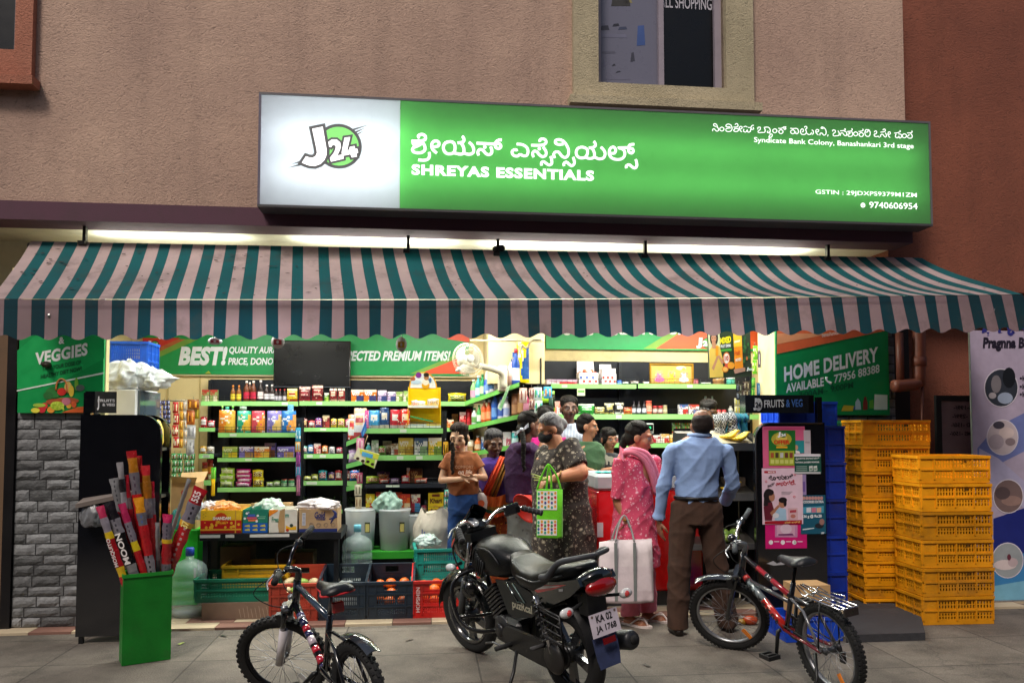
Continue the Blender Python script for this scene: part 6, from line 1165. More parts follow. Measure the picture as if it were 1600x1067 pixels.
batpack(314,762,263,888,25,((.24,'B01820'),(.62,lab_('B81A22','C8A0A0')),(.68,'D8A830'),(.85,lab_('9894A4','302C3C')),(1,'A81824')),'large red racket pack numbered 555 leaning right out of the green bin',.0,0,(('555',.87,.97,'E8D8D8'),('37',.62,.68,'F0E090')))
batpack(296,748,262,850,8,((1,'A8A8A8'),),'silver edged pack behind the pack numbered 555',.05)
batpack(196,742,214,880,11,((.7,'9A1420'),(.8,'A08A90'),(1,'A81828')),'dark red pack between the tall packs of the green bin',.07)
batpack(216,712,231,880,12,((.62,'8E1420'),(.8,'B87818'),(1,'A01822')),'dark red and amber pack behind the tallest pack',.09)
batpack(236,752,243,885,11,((.7,'A01420'),(.85,'8A8490'),(1,'B01830')),'thin dark red pack right of the amber topped packs',.08)
batpack(182,800,214,892,11,((.5,'9E1420'),(.6,'B89020'),(1,'981828')),'thin dark red pack leaning left behind the black pack',.02)
batpack(177,747,200,850,16,((.6,'6A6668'),(1,lab_('A8A8AC','5A5A60'))),'dull silver pack rising behind the left packs of the green bin',.08)
v=.55;a=BP(166,620,v)[0];c=BP(213,620,v)[0];zc=BP(190,608,v)[1]
t=thing('cooler_cabinet','tall white cooler cabinet behind the black produce stand','cooler',o=(a,v,.02));b=MB();b.box(a,c,v,v+.55,.02,zc,S(224,226,230),'plastic',bev=.01);b.build('cabinet',t)
b=MB();b.box(c+.001,c+.02,v+.03,v+.54,.1,zc-.01,S(70,84,98),'glass');b.build('door',t)
b=MB();b.tube([(c+.03,v+.08,.9),(c+.045,v+.08,1.0),(c+.045,v+.08,1.4),(c+.03,v+.08,1.5)],.01,S(180,190,196),'steel',6);b.build('handle',t)
u=BP(197,590,v+.3)[0];me=crate(.36,.3,.34,S(20,84,190),rows=2,cols=(.16,.68,.16),solid=(0,2),slots=8).mesh('crate');crate_at(me,BW(u,v+.42,zc+.09),PHI,'blue crate standing above the white cooler cabinet',None);b=MB();b.box(u-.15,u+.15,v+.3,v+.54,zc+.001,zc+.088,S(180,176,168),'card');single(b,'cardboard_box','pale flat box between the blue crate and the cooler top','cardboard box',o=(u,v+.3,zc))
lump('plastic_bag','large crumpled white plastic bag on top of the cooler cabinet','bag',(BP(194,606,v+.1)[0],v+.14,zc+.003),.19,.14,.15,S(224,228,230),'polybag',10,.6,n=72);lump('plastic_bag','smaller white bag spilling right off the cooler cabinet','bag',(BP(233,598,v+.1)[0],v+.12,zc+.02),.13,.09,.1,S(222,226,228),'polybag',14,.8,n=60)
v=.62;a=BP(262,870,v)[0];c=BP(309,870,v)[0];z1=BP(285,828,v)[1];t=thing('green_chest','bright green box chest behind the blue capped water can','chest',o=(a,v,.02));b=MB();b.box(a,c,v,v+.35,.02,z1,S(26,190,46),'paint',bev=.004);b.build('body',t);b=MB();b.box(c-.03,c-.01,v-.003,v-.0005,.25,.33,S(200,206,200),'print');b.build('label',t)
a=BP(264,800,v)[0];c=BP(302,800,v)[0];z2=BP(285,755,v)[1];t=thing('cardboard_box','tall open brown box on the green chest','cardboard box',o=(a,v+.05,z1+.001));b=MB();b.box(a,c,v+.05,v+.3,z1+.001,z2,BX,'card');b.disc((a+c)/2,z2-.08,.02,v+.048,S(170,70,50));b.build('box',t)
for q in([(a,v+.05,z2),(c,v+.05,z2),(c+.03,v-.02,z2+.05),(a+.02,v-.02,z2+.06)],[(a-.01,v+.36,z2+.07),(c+.02,v+.36,z2+.08),(c,v+.3,z2),(a,v+.3,z2)]):b=MB();b.add(q,[(0,1,2,3)],S(200,166,118),'card');b.build('flap',t)
lump('plastic_bag','teal and white packet heap beside the brown box','bag',(BP(274,800,v-.08)[0],v-.06,z1+.02),.04,.03,.1,S(60,150,148),'polybag',18,.3)
lump('plastic_bag','white and blue plastic bag between the brown box and the cartons','bag',(BP(306,800,.5)[0],.56,BP(306,812,.5)[1]),.05,.05,.1,S(196,208,220),'polybag',19,.5)
strip(329,730,752,8,1,'58C030,A8E060',1.0,'lime packet hanging left of the gondola rack','packets hanging left of the gondola rack');strip(330,748,775,6,1,'E8C010,C88818',.99,'yellow packet hanging left of the gondola rack','packets hanging left of the gondola rack')
# right side: fruit stand, steel rack, freezer
v=-.3;t=thing('fruit_stand','black fruit stand with a rounded top covered in posters','stand',o=(BP(1236,960,v)[0],v,0))
u0,u1=BP(1181,800,v)[0],BP(1291,800,v)[0];zt_=BP(1236,660,v)[1]
endpanel(u0,u1,v,v+.035,.02,zt_,.12,False).build('end_panel',t)
b=MB();q=[(u0+.02,v-.004,.03)];pts=[(u0+.006,.06),(u0+.006,zt_-.13)]+[(u0+.126-.12*math.cos(i*math.pi/12),zt_-.126+.12*math.sin(i*math.pi/12)) for i in range(1,7)]+[(u1-.02,zt_-.006)]
b.tube([(p[0],v-.004,p[1]) for p in pts],.007,S(70,72,76),'steel',6);b.build('edge_trim',t)
b=MB();b.box(u1-.04,u1,v+.036,v+.08,zt_-.3,BP(1285,620,v)[1],PB,'gloss');b.build('post',t)
a,z0=BP(1168,645,v);c,z1=BP(1267,617,v);b=MB();b.box(a,c,v+.04,v+.16,z0,z1,S(34,38,44),'gloss');b.box(c+.001,c+.05,v+.05,v+.15,z0,z1,PB,'gloss');b.build('header',t)
b=MB();vv=v+.04;pt(b,vv,'FRUITS',1194,637,1225,636,12,'ECECEC',.002,.02);pt(b,vv,'& VEG',1228,636,1254,635.5,12,'5A8CE0',.002,.02);b.build('header_lettering',t)
b=MB();pd(b,vv,1185,632,6,10,'E8E8E8',.002);pt(b,vv,'J',1177,641,1183,641,19,'F0F0F0',.003,.06);pt(b,vv,'24',1180,637,1189,637,9,'22262C',.0035,.05);b.build('header_logo',t)
def poster(x0,y0,x1,y1,c,label,fn,off):
 b=MB();vv=v-off;A=BP(x0,y1,v);D=BP(x1,y0,v);b.box(A[0],D[0],vv-.001,vv,A[1],D[1],c,'print');fn(b,vv-.001)
 return single(b,'poster',label,'poster',o=(A[0],vv,A[1]),group='posters on the fruit stand')
def f1(b,w):pf(b,w,[(1193,668),(1256,668),(1256,671),(1193,671)],'C84878',.0008)
poster(1192,666,1257,731,S(214,96,136),'pink backing poster at the top of the fruit stand',f1,.002);poster(1256,672,1266,710,S(196,184,192),'pale torn paper beside the pink poster',lambda b,w:pf(b,w,[(1258,690),(1265,690),(1265,692),(1258,692)],'A098A0',.0008),.0022)
poster(1240,688,1256,708,S(40,140,146),'small teal leaflet under the green poster corner',lambda b,w:(pd(b,w,1244,699,3,4,'C89878',.001),pf(b,w,[(1241,708),(1242,703),(1249,705),(1250,708)],'E8E0E0',.0012)),.0035)
def f2(b,w):
 pf(b,w,[(1202,704),(1241,704),(1241,727),(1202,727)],S(160,168,50),.0008);pd(b,w,1221,686,16,11,S(180,170,60),.0007);pd(b,w,1221,684,9,7,S(222,200,90),.001)
 minilogo(b,w,1219,679,9,.002,'3A8A40');pt(b,w,'OFFER',1209,694,1234,694,7,S(196,70,30),.002,.06);pf(b,w,[(1213,697),(1230,697),(1230,700),(1213,700)],S(226,170,40),.0022)
 for i,c_ in enumerate(('A05030','4A3A2A','B8B8B8','603028','803830')):pf(b,w,[(1204+7.4*i,707),(1209+7.4*i,707),(1209+7.4*i,715),(1204+7.4*i,715)],c_,.0014);pf(b,w,[(1204+7.4*i,718),(1209.5+7.4*i,718),(1209.5+7.4*i,724),(1204+7.4*i,724)],'C8CC70',.0014)
poster(1201,672,1242,727,S(30,110,44),'green and yellow offer poster at the top of the fruit stand',f2,.005)
def f3(b,w):
 pf(b,w,[(1241,709),(1282,709),(1282,713),(1241,713)],'D8D4DC',.0008);pt(b,w,'ನೈಸರ್ಗಿಕ ಬೆಲ್ಲದ ಪುಡಿ',1243,719,1280,718,4,'E8E8E8',.0012,.02);pt(b,w,'NATURAL JAGGERY POWDER',1243,724,1280,723.5,3,'E8E8E8',.0012,.03)
 for i in range(3):pf(b,w,[(1244,728+3*i),(1261,728+3*i),(1261,729.3+3*i),(1244,729.3+3*i)],'90A8A0',.001)
 for x in(1264,1271):pf(b,w,[(x,728),(x+5.5,727),(x+6,735),(x+.5,736)],'C8CCC8',.001);pf(b,w,[(x+1,731),(x+5,731),(x+5,734),(x+1,734)],'6A8A78',.0014)
 pf(b,w,[(1241,737),(1282,737),(1282,740),(1241,740)],'B8B8BC',.0009)
poster(1241,709,1282,740,S(26,76,66),'dark green jaggery leaflet overlapping the posters at the right',f3,.0075)
def f4(b,w):
 pf(b,w,[(1194,735.5),(1212,735.5),(1212,739),(1194,739)],S(170,30,50),.0008);pf(b,w,[(1195,814),(1253,812),(1253,818.5),(1195,818.5)],S(160,24,40),.0008);pt(b,w,'MTR',1200,738.6,1211,738.6,2.4,'F0E0E0',.0014,.03)
 pt(b,w,'ಕೋಡುಬಳೆ',1201,751,1239,748,8,'1E1618',.0012,.04);pt(b,w,'ಅಂದ್ರೆ',1199,762,1210,759,6,'1E1618',.0012,.03);pt(b,w,'ಅಡುಕಲೆ.',1212,760,1243,757,8,S(170,24,40),.0012,.04)
 for x,y in((1197,752),(1242,741),(1241,776)):b.tube([(BP(x+1.6*math.cos(i),y,w)[0],w-.001,BP(x,y+1.6*math.sin(i),w)[1]) for i in range(6)],.002,S(190,50,60),'print',4,closed=True)
 for i in range(3):pf(b,w,[(1221,768+2*i),(1238-2*i,767.6+2*i),(1238-2*i,768.4+2*i),(1221,768.8+2*i)],'8A8088',.001)
 pf(b,w,[(1195,813),(1193,792),(1197,784),(1206,784),(1209,795),(1206,813)],S(96,26,44),.001);pd(b,w,1201,774,8,11,'20161A',.0012);pf(b,w,[(1193,790),(1194,772),(1200,768),(1200,790)],'20161A',.0013);pd(b,w,1206,776,4.6,7,S(168,116,92),.0016);pd(b,w,1203,769,6,5,'20161A',.0018)
 pf(b,w,[(1203,801),(1216,788),(1218,791),(1206,806)],S(168,116,92),.002)
 pf(b,w,[(1210,813),(1212,798),(1218,793),(1228,795),(1229,813)],S(158,190,214),.0014);pd(b,w,1222,786,5.5,7,S(170,118,92),.0018);pd(b,w,1223,781,6.6,4.6,'1C1416',.002);pd(b,w,1226.5,786,2.5,5,'1C1416',.0021);pd(b,w,1212,805,5,4,'D8D8E0',.0022)
 pf(b,w,[(1231,794),(1246,793),(1247,811),(1232,812)],S(206,168,176),.001);pf(b,w,[(1234,797),(1244,796),(1244,800),(1234,801)],S(170,60,76),.0015);pd(b,w,1239,806,4,3,S(180,110,100),.0016)
 pt(b,w,'ಬೆಲೆ ಇಳಿಕೆ',1226,817.5,1250,816.5,3,'E8C070',.0014,.02)
poster(1191,731,1253,819,S(220,190,206),'large pale pink poster of a woman feeding a boy on the fruit stand',f4,.0055)
def f5(b,w):
 pf(b,w,[(1211,820),(1246,820),(1246,839),(1211,839)],S(190,130,170),.0008);pf(b,w,[(1214,820),(1242,820),(1242,836),(1214,836)],S(206,160,186),.0012);pd(b,w,1228,826,9,8,S(214,188,206),.0016);pf(b,w,[(1216,834),(1238,833),(1240,836),(1216,836)],S(110,50,100),.0018)
 for x in(1204.5,1223,1241):pd(b,w,x,847,3.4,3.6,'E8E0E8',.001);pf(b,w,[(x+5,845),(x+13,845),(x+13,846.5),(x+5,846.5)],'E8C8DC',.001)
 minilogo(b,w,1240,847,3.4,.0015)
poster(1196,818,1260,857,S(200,20,112),'magenta poster with round icons at the bottom of the fruit stand',f5,.002)
def f6(b,w):
 for i in range(7):pd(b,w,1256+4.6*i,778,2.3,3,S(190,140,136),.0008+i*1e-5)
 pt(b,w,'COOKIES EXTRA',1255,786,1287,785.5,4,'E4E8EC',.0012,.04);pf(b,w,[(1254,792),(1287,790),(1287,801),(1254,802)],S(70,150,176),.0008);pt(b,w,'136 g @ Rs.20',1253.5,810,1284,809,6,'E4E8EC',.0012,.04)
 for x,c_ in((1260,'D0D4DC'),(1268,'C87890'),(1276,'D8A890')):pf(b,w,[(x,793),(x+7,792.5),(x+7,800),(x,800.5)],c_,.0013)
 pd(b,w,1280,821,7,4,'20242E',.0014);pd(b,w,1284,815,4,5,S(150,110,104),.0018);pf(b,w,[(1254,826),(1272,824),(1272,825.5),(1254,828)],'C8D8E0',.001);pt(b,w,'new',1283,834,1288,833.5,3,'D0D8E0',.001,.03)
poster(1251,773,1289,834,S(22,84,108),'teal biscuit poster with a price at the right edge of the fruit stand',f6,.0045);poster(1249,739,1259,773,S(150,130,176),'narrow lilac strip poster between the teal poster and the jaggery leaflet',lambda b,w:(pf(b,w,[(1250,752),(1258,752),(1258,768),(1250,768)],S(110,84,150),.001)),.0035)
b=MB();b.prism([(BP(x,y,v)[0],BP(x,y,v)[1]) for x,y in((1198,880),(1208,876),(1214,880),(1222,877),(1230,880),(1222,882),(1208,883))],v-.0035,v-.001,'A8A8AC','print');b.build('torn_paper',t);b=MB();b.prism([(BP(x,y,v)[0],BP(x,y,v)[1]) for x,y in((1206,916),(1252,915),(1252,919),(1208,921))],v-.0035,v-.001,'9A9A9E','print');b.build('torn_paper',t)
v=-.02;t=thing('steel_rack','steel fruit rack with sloping shelves behind the man in the blue shirt','rack',o=(BP(1140,960,v)[0],v,.02));a=BP(1078,700,v)[0];c=BP(1183,700,v)[0]
TR=[]
for y0,y1 in((692,704),(771,782),(849,858)):
 z1,z0=BP(1150,y0,v)[1],BP(1150,y1,v)[1];b=MB();b.box(a,c,v-.01,v,z0,z1,S(150,150,150),'steel');b.add([(a,v+.001,z1-.02),(c,v+.001,z1-.02),(c,v+.42,z1+.1),(a,v+.42,z1+.1),(a,v+.001,z1-.035),(c,v+.001,z1-.035),(c,v+.42,z1+.085),(a,v+.42,z1+.085)],[(0,1,2,3),(7,6,5,4),(0,3,7,4),(1,5,6,2),(3,2,6,7)],S(120,116,110),'steel');b.build('shelf',t);TR.append(z1-.02)
for x in(a-.018,c+.002):b=MB();b.box(x,x+.016,v+.02,v+.4,.02,TR[0]+.1,S(40,42,46),'blackmetal');b.build('side_panel',t)
b=MB();b.box(a,c,v+.425,v+.44,.02,TR[0]+.14,S(24,24,28),'blackmetal');b.build('back_panel',t)
def bananas(o,label,n=5,rz=0.):
 t=thing('banana_bunch',label,'bananas',o=o)
 for i in range(n):
  A_=(i-n/2)*.22;b=MB();b.M=Matrix.Translation(o)@Matrix.Rotation(rz+A_,4,'Z')
  b.tube([(0,0,.075),(-.04,-.01,.07),(-.09,-.02,.04),(-.14,-.02,.022),(-.17,-.02,.03)],[.007,.014,.018,.015,.006],S(222,186,40),'fruit',7,sub=3);b.build('banana',t)
bananas((BP(1176,690,v+.05)[0],v+.1,TR[0]+.03),'yellow banana bunch at the right of the top steel shelf',6);bananas((BP(1160,690,v+.1)[0],v+.16,TR[0]+.045),'banana bunch further left on the top steel shelf',4,.2);bananas((BP(1162,770,v+.05)[0],v+.1,TR[1]+.03),'banana bunch on the middle steel shelf',4)
b=MB();b.add([(BP(1128,700,v)[0],v+.02,TR[0]+.008),(BP(1182,700,v)[0]-.01,v+.02,TR[0]+.008),(BP(1182,700,v)[0]-.01,v+.36,TR[0]+.12),(BP(1128,700,v)[0],v+.36,TR[0]+.12),(BP(1120,700,v)[0],v+.02,TR[0]+.035),(BP(1120,700,v)[0],v+.36,TR[0]+.15)],[(0,1,2,3),(0,3,5,4)],S(186,172,140),'card');single(b,'card_tray','flattened cardboard tray under the bananas','tray',o=(BP(1128,700,v)[0],v+.02,TR[0]))
for i in range(6):fruit(BW(BP(1122+7*i,830,v)[0],v+.06+.09*(i%2),TR[2]+.055+.03*(i%2)),.045,S(150-12*(i%2),180,84),'green_mango',('leftmost','second','third','fourth','fifth','rightmost')[i]+' green mango on the lowest steel shelf','green mangoes on the steel rack',(1.15,.9,.85),'mango')
b=MB();b.box(BP(1150,770,v)[0],BP(1180,770,v)[0],v+.2,v+.34,TR[1]+.065,TR[1]+.14,S(120,104,84),'card');single(b,'cardboard_box','small dim box at the right of the middle steel shelf','cardboard box',o=(BP(1150,770,v)[0],v+.2,TR[1]+.06))
b=MB();b.ell((0,0,.034),(.06,.04,.035),S(170,62,18),'polybag',14,jit=.1);b.ell((-.06,.0,.022),(.035,.03,.022),S(150,110,24),'polybag',12,jit=.12);single(b,'plastic_bag','orange and yellow plastic bag on the ground under the steel rack','bag',loc=W(1172,957,6.15)*1.0-Vector((0,0,W(1172,957,6.15).z)),rot=0)
def drape(name,label,pts_top,drop,c1,c2,chk,vv,seed):
 b=MB();rnd=random.Random(seed);a=BP(pts_top[0],pts_top[1],vv);c=BP(pts_top[2],pts_top[3],vv)
 def fn(i,j):
  x=a[0]+(c[0]-a[0])*i;z=a[1]+(c[1]-a[1])*i;f=math.sin(i*19+seed)*.02+math.sin(i*37+3*j)*.008
  return(x+.04*j*math.sin(i*7+seed)+.05*j*(i-.3),vv-.04*math.sin(math.pi*min(1,j*2.2))*(j<.45)+f*(.4+j)-.03*j,z-drop*j*(1-.12*math.sin(i*9)))
 b.grid(fn,40,30,(lambda U,V:(c1 if(int(U*22)%2)^(int(V*17)%2) else c2) if chk else c1),'cloth');b.grid(lambda i,j:Vector(fn(1-i,j))+Vector((0,.008,0)),20,12,c1,'cloth')
 return single(b,name,label,'cloth',o=(a[0],vv,a[1]))
drape('checked_cloth','black and white checked cloth hanging at the rack top',(1113,648,1146,643),.26,S(190,190,190),S(28,28,34),True,.3,1);drape('teal_cloth','teal cloth crumpled beside the checked cloth',(1138,645,1166,646),.17,S(20,110,130),0,False,.32,4)
v=.18;t=thing('chest_freezer','red chest freezer with a grey lid behind the customers','freezer',o=(BP(1000,950,v)[0],v,.02));a=BP(933,800,v)[0];c=BP(1098,800,v)[0];zt_=BP(980,741,v)[1];zl=BP(980,766,v)[1]
b=MB();b.box(a,c,v,v+.62,.14,zl,S(206,18,20),'gloss',bev=.015);b.build('body',t);b=MB();b.box(a+.01,c-.01,v+.015,v+.6,.02,.139,S(40,42,46),'plastic');b.build('plinth',t);b=MB();b.box(a-.012,c+.012,v-.012,v+.63,zl+.001,zt_,S(176,184,188),'plastic',bev=.02);b.build('lid',t)
b=MB();b.box(a-.001,a+.05,v-.002,v-.0005,.6,.72,S(210,214,218),'print');b.build('label',t)
for i in range(5):b=MB();b.box(a+.6+0*i,a+.72,v+.003,v+.014,.04+.018*i,.048+.018*i,S(18,18,20));b.build('vent_slat',t)
b=MB();b.grid(lambda i,j:(-.09+.18*i,-.06+.12*j,.006+.01*math.sin(i*9)*math.sin(j*7)),10,8,S(24,150,146),'cloth');single(b,'folded_cloth','folded teal cloth lying on the freezer lid','cloth',loc=BW(BP(950,738,v+.1)[0],v+.18,zt_+.004),rot=PHI)
o_=(BP(1032,725,v)[0],v+.3,zt_+.001);t=thing('weighing_scale','counter weighing scale with a green display on a steel pole','scale',o=o_);M_=Matrix.Translation(o_)
b=MB(M_);b.box(-.16,.16,-.15,.15,0,.05,S(190,192,190),'plastic',bev=.012);b.build('base',t);b=MB(M_);b.box(-.17,.17,-.16,.16,.056,.064,S(190,194,196),'steel',bev=.002);b.tube([(.17,-.16,.08),(-.17,-.16,.08),(-.17,.16,.08),(.17,.16,.08)],.004,S(200,200,204),'chrome',6);b.build('pan',t)
zd=BP(1032,678,v+.3)[1]-o_[2];b=MB(M_);b.tube([(0,.17,.03),(0,.17,zd+.03)],.014,S(196,198,200),'chrome',10);b.build('pole',t);hw=(BP(1045,670,v+.3)[0]-BP(1020,670,v+.3)[0])/2;hz_=BP(1032,661,v+.3)[1]-BP(1032,678,v+.3)[1]
b=MB(M_);b.box(-hw,hw,.13,.2,zd,zd+hz_,S(176,180,170),'plastic',bev=.008);b.box(-hw*.86,hw*.86,.127,.1295,zd+hz_*.28,zd+hz_*.86,S(20,24,22),'glass');b.build('display',t)
b=MB(M_);b.text('9015',hw*.0,zd+hz_*.48,hw*.6,zd+hz_*.7,.1255,(.05,1,.3),'screen',.01);
b.build('digits',t);b=MB(M_)
for i in range(5):b.box(-hw*.7+i*hw*.3,-hw*.52+i*hw*.3,.126,.1295,zd+hz_*.08,zd+hz_*.18,S(90,96,92),'plastic')
b.build('key_row',t)
A=G(1322,1004);B=G(1446,1000);C_=G(1432,948);D=G(1322,950);b=MB();b.add([(*A.xy,.055),(*B.xy,.055),(*C_.xy,.065),(*D.xy,.065),(*A.xy,.001),(*B.xy,.001),(*C_.xy,.001),(*D.xy,.001)],[(0,1,2,3),(4,5,1,0),(5,6,2,1),(7,4,0,3)],S(52,52,56),'rubber');single(b,'rubber_ramp','dark rubber ramp on the pavement beside the yellow crates','ramp',loc=(0,0,0))
p=G(1288,1003);me=crate(.42,.3,.17,S(18,70,190),rows=1,solid=(0,1,2,3)).mesh('crate');crate_at(me,(p.x-.08,p.y+.16,.002),PHI,'small blue crate on the pavement behind the right bicycle wheel',None)
b=MB();b.box(-.13,.13,0,.2,0,.21,BX,'card');b.text('GOLD',-.1,.08,.02,.12,-.001,'5A4030',bold=.02);single(b,'cardboard_box','brown box on the blue crate behind the right bicycle','cardboard box',loc=(p.x-.05,p.y+.06,.175),rot=PHI)
for i,(x,y,c_,l_) in enumerate(((290,985,'6A2820','dark red scrap of litter near the water can'),(283,1006,'8A9A50','green leaf stalk on the pavement beside the green bin'),(350,994,'2E3A2A','dark scrap near the left bicycle wheel'),(640,1000,'5A5248','brown scrap between the crates and the motorcycle'),(1010,1040,'4A4640','small scrap right of the motorcycle'))):
 b=MB();b.add([(-.03,-.012,.004),(.03,-.01,.006),(.035,.012,.004),(-.028,.01,.009)],[(0,1,2,3)],c_,'card');p=G(x,y);single(b,'litter',l_,'litter',loc=(p.x,p.y,.001),rot=i*1.3)
 # people
def vn(scale,rA,rB,cA,cB,second=None):
 def fn(nt,n,L,p):
  tc=n.new('ShaderNodeTexCoord');vo=n.new('ShaderNodeTexVoronoi');vo.inputs['Scale'].default_value=scale;L.new(tc.outputs['Object'],vo.inputs[0])
  ns=n.new('ShaderNodeTexNoise');ns.inputs['Scale'].default_value=scale*2.2;L.new(tc.outputs['Object'],ns.inputs[0])
  ad=n.new('ShaderNodeMath');ad.operation='MULTIPLY_ADD';ad.inputs[1].default_value=.5;L.new(ns.outputs[0],ad.inputs[0]);L.new(vo.outputs[0],ad.inputs[2])
  mr=n.new('ShaderNodeMapRange');mr.inputs[1].default_value=rA;mr.inputs[2].default_value=rB;mr.inputs[3].default_value=1;mr.inputs[4].default_value=0;L.new(ad.outputs[0],mr.inputs[0])
  mx=n.new('ShaderNodeMixRGB');mx.inputs[1].default_value=(*cA,1);mx.inputs[2].default_value=(*cB,1);L.new(mr.outputs[0],mx.inputs[0]);out=mx.outputs[0]
  if second:
   v2=n.new('ShaderNodeTexVoronoi');v2.inputs['Scale'].default_value=scale*second[0];L.new(tc.outputs['Object'],v2.inputs[0]);m2=n.new('ShaderNodeMapRange');m2.inputs[1].default_value=second[1];m2.inputs[2].default_value=second[1]+.08;m2.inputs[3].default_value=1;m2.inputs[4].default_value=0;L.new(v2.outputs[0],m2.inputs[0])
   x2=n.new('ShaderNodeMixRGB');x2.inputs[2].default_value=(*second[2],1);L.new(m2.outputs[0],x2.inputs[0]);L.new(out,x2.inputs[1]);out=x2.outputs[0]
  L.new(out,p.inputs['Base Color']);p.inputs['Roughness'].default_value=.85
  b2=n.new('ShaderNodeTexNoise');b2.inputs['Scale'].default_value=16;b2.inputs['Detail'].default_value=5;L.new(tc.outputs['Object'],b2.inputs[0]);bp=n.new('ShaderNodeBump');bp.inputs['Strength'].default_value=.4;bp.inputs['Distance'].default_value=.015;L.new(b2.outputs[0],bp.inputs['Height']);L.new(bp.outputs[0],p.inputs['Normal'])
 return fn
procmat('floral_dark',vn(17,.34,.56,S(44,36,32),S(168,156,138),(2.7,.16,S(150,140,120))))
procmat('floral_pink',vn(24,.38,.52,S(206,72,104),S(232,170,186),(2.0,.13,S(236,200,208))))
procmat('sari_print',vn(20,.36,.5,S(150,62,22),S(52,34,20),(2.3,.2,S(206,140,40))))
procmat('grey_print',vn(22,.36,.5,S(128,132,128),S(86,92,90)))
def _stripe(nt,n,L,p):
 tc=n.new('ShaderNodeTexCoord');wv=n.new('ShaderNodeTexWave');wv.inputs['Scale'].default_value=22;wv.inputs['Distortion'].default_value=.6;L.new(tc.outputs['Object'],wv.inputs[0]);mr=n.new('ShaderNodeMapRange');mr.inputs[1].default_value=.62;mr.inputs[2].default_value=.8;L.new(wv.outputs[1],mr.inputs[0])
 mx=n.new('ShaderNodeMixRGB');mx.inputs[1].default_value=(*S(206,212,224),1);mx.inputs[2].default_value=(*S(84,100,140),1);L.new(mr.outputs[0],mx.inputs[0]);L.new(mx.outputs[0],p.inputs['Base Color']);p.inputs['Roughness'].default_value=.85
procmat('striped_shirt',_stripe)
mk('denim',.9,var=.22,vs=14,bump=.5,bs=18)
mk('wool',.95,var=.2,vs=30,bump=.5,bs=40)
def fuse(mb,name,parent,voxel,it=3,o=(0,0,0),folds=0.,seed=0.):
 tmp=bpy.data.meshes.new('tmp');tmp.from_pydata(mb.v,[],mb.f);ob=bpy.data.objects.new('tmp',tmp);COL.objects.link(ob);md=ob.modifiers.new('r','REMESH');md.mode='VOXEL';md.voxel_size=voxel;md.adaptivity=0
 bpy.context.view_layer.update();me=bpy.data.meshes.new_from_object(ob.evaluated_get(bpy.context.evaluated_depsgraph_get()))
 bpy.data.objects.remove(ob);bpy.data.meshes.remove(tmp)
 bv=BVHTree.FromPolygons([Vector(p) for p in mb.v],mb.f)
 n=len(me.vertices);co=np.empty(n*3);me.vertices.foreach_get('co',co);co=co.reshape(n,3)
 ne=len(me.edges);ed=np.empty(ne*2,dtype=np.int64);me.edges.foreach_get('vertices',ed);ed=ed.reshape(ne,2)
 deg=np.bincount(ed.ravel(),minlength=n).clip(1)[:,None]
 for _ in range(it):
  ac=np.zeros((n,3));np.add.at(ac,ed[:,0],co[ed[:,1]]);np.add.at(ac,ed[:,1],co[ed[:,0]]);co=co*.5+.5*ac/deg
 if folds:
  me.vertices.foreach_set('co',co.ravel());me.update();no=np.empty(n*3);me.vertices.foreach_get('normal',no);no=no.reshape(n,3);x,y,z=co.T
  rd=lambda q:(1-np.abs(np.sin(q)))**2.2
  w_=rd(x*9+z*8+1.6*np.sin(z*7+seed)+1.2*np.sin(y*9+seed))*.9+rd(z*13-x*7+y*6+2*np.sin(x*6+seed*2)+seed)*.8+rd(x*19-z*5+2*np.sin(z*11+seed*3))*.5-.7+np.sin(z*34+5*np.sin(x*11+seed))*.15
  co=co+no*(w_*folds)[:,None]
 me.vertices.foreach_set('co',co.ravel())
 pc=[];mi=[];keys=sorted(set(mb.k));ix={k:i for i,k in enumerate(keys)}
 vc=[];vk=[]
 for p in co:
  r=bv.find_nearest(Vector(p));vc.append(mb.c[r[2]] if r[2] is not None else(.5,.5,.5));vk.append(ix[mb.k[r[2]]] if r[2] is not None else 0)
 for k in keys:me.materials.append(MATS[k])
 lv=np.empty(len(me.loops),dtype=np.int64);me.loops.foreach_get('vertex_index',lv);vc=np.array(vc,dtype=np.float32);cc=np.concatenate([vc[lv],np.ones((len(lv),1),dtype=np.float32)],1)
 at=me.color_attributes.new('Col','FLOAT_COLOR','CORNER');at.data.foreach_set('color',cc.ravel())
 if len(keys)>1:me.polygons.foreach_set('material_index',[vk[pl.vertices[0]] for pl in me.polygons])
 me.polygons.foreach_set('use_smooth',[True]*len(me.polygons));me.update();me.name=name
 r=bpy.data.objects.new(name,me);COL.objects.link(r);ORG[r.name]=(0,0,0)
 if parent:r.parent=parent
 return r
V=Vector
def seg(b,a,c,ra,rc,cl,k='skin',n=12,flat=None):
 a,c=V(a),V(c);d=c-a;L=d.length;t=d.normalized();P=[];Rr=[]
 for i in range(4):A_=i*math.pi/8;P.append(a-t*ra*math.cos(A_)*.98);Rr.append(ra*math.sin(A_)+.0008)
 for f in(.0,.25,.5,.75,1.):P.append(a+d*f);Rr.append(ra+(rc-ra)*f)
 for i in range(3,-1,-1):A_=i*math.pi/8;P.append(c+t*rc*math.cos(A_)*.98);Rr.append(rc*math.sin(A_)+.0008)
 b.tube(P,Rr,cl,k,n,flat=flat)
def cuff(b,a,c,ra,rc,cl,k,n=14):
 a,c=V(a),V(c);b.tube([a.lerp(c,i/6) for i in range(7)],[ra+(rc-ra)*i/6 for i in range(7)],cl,k,n)
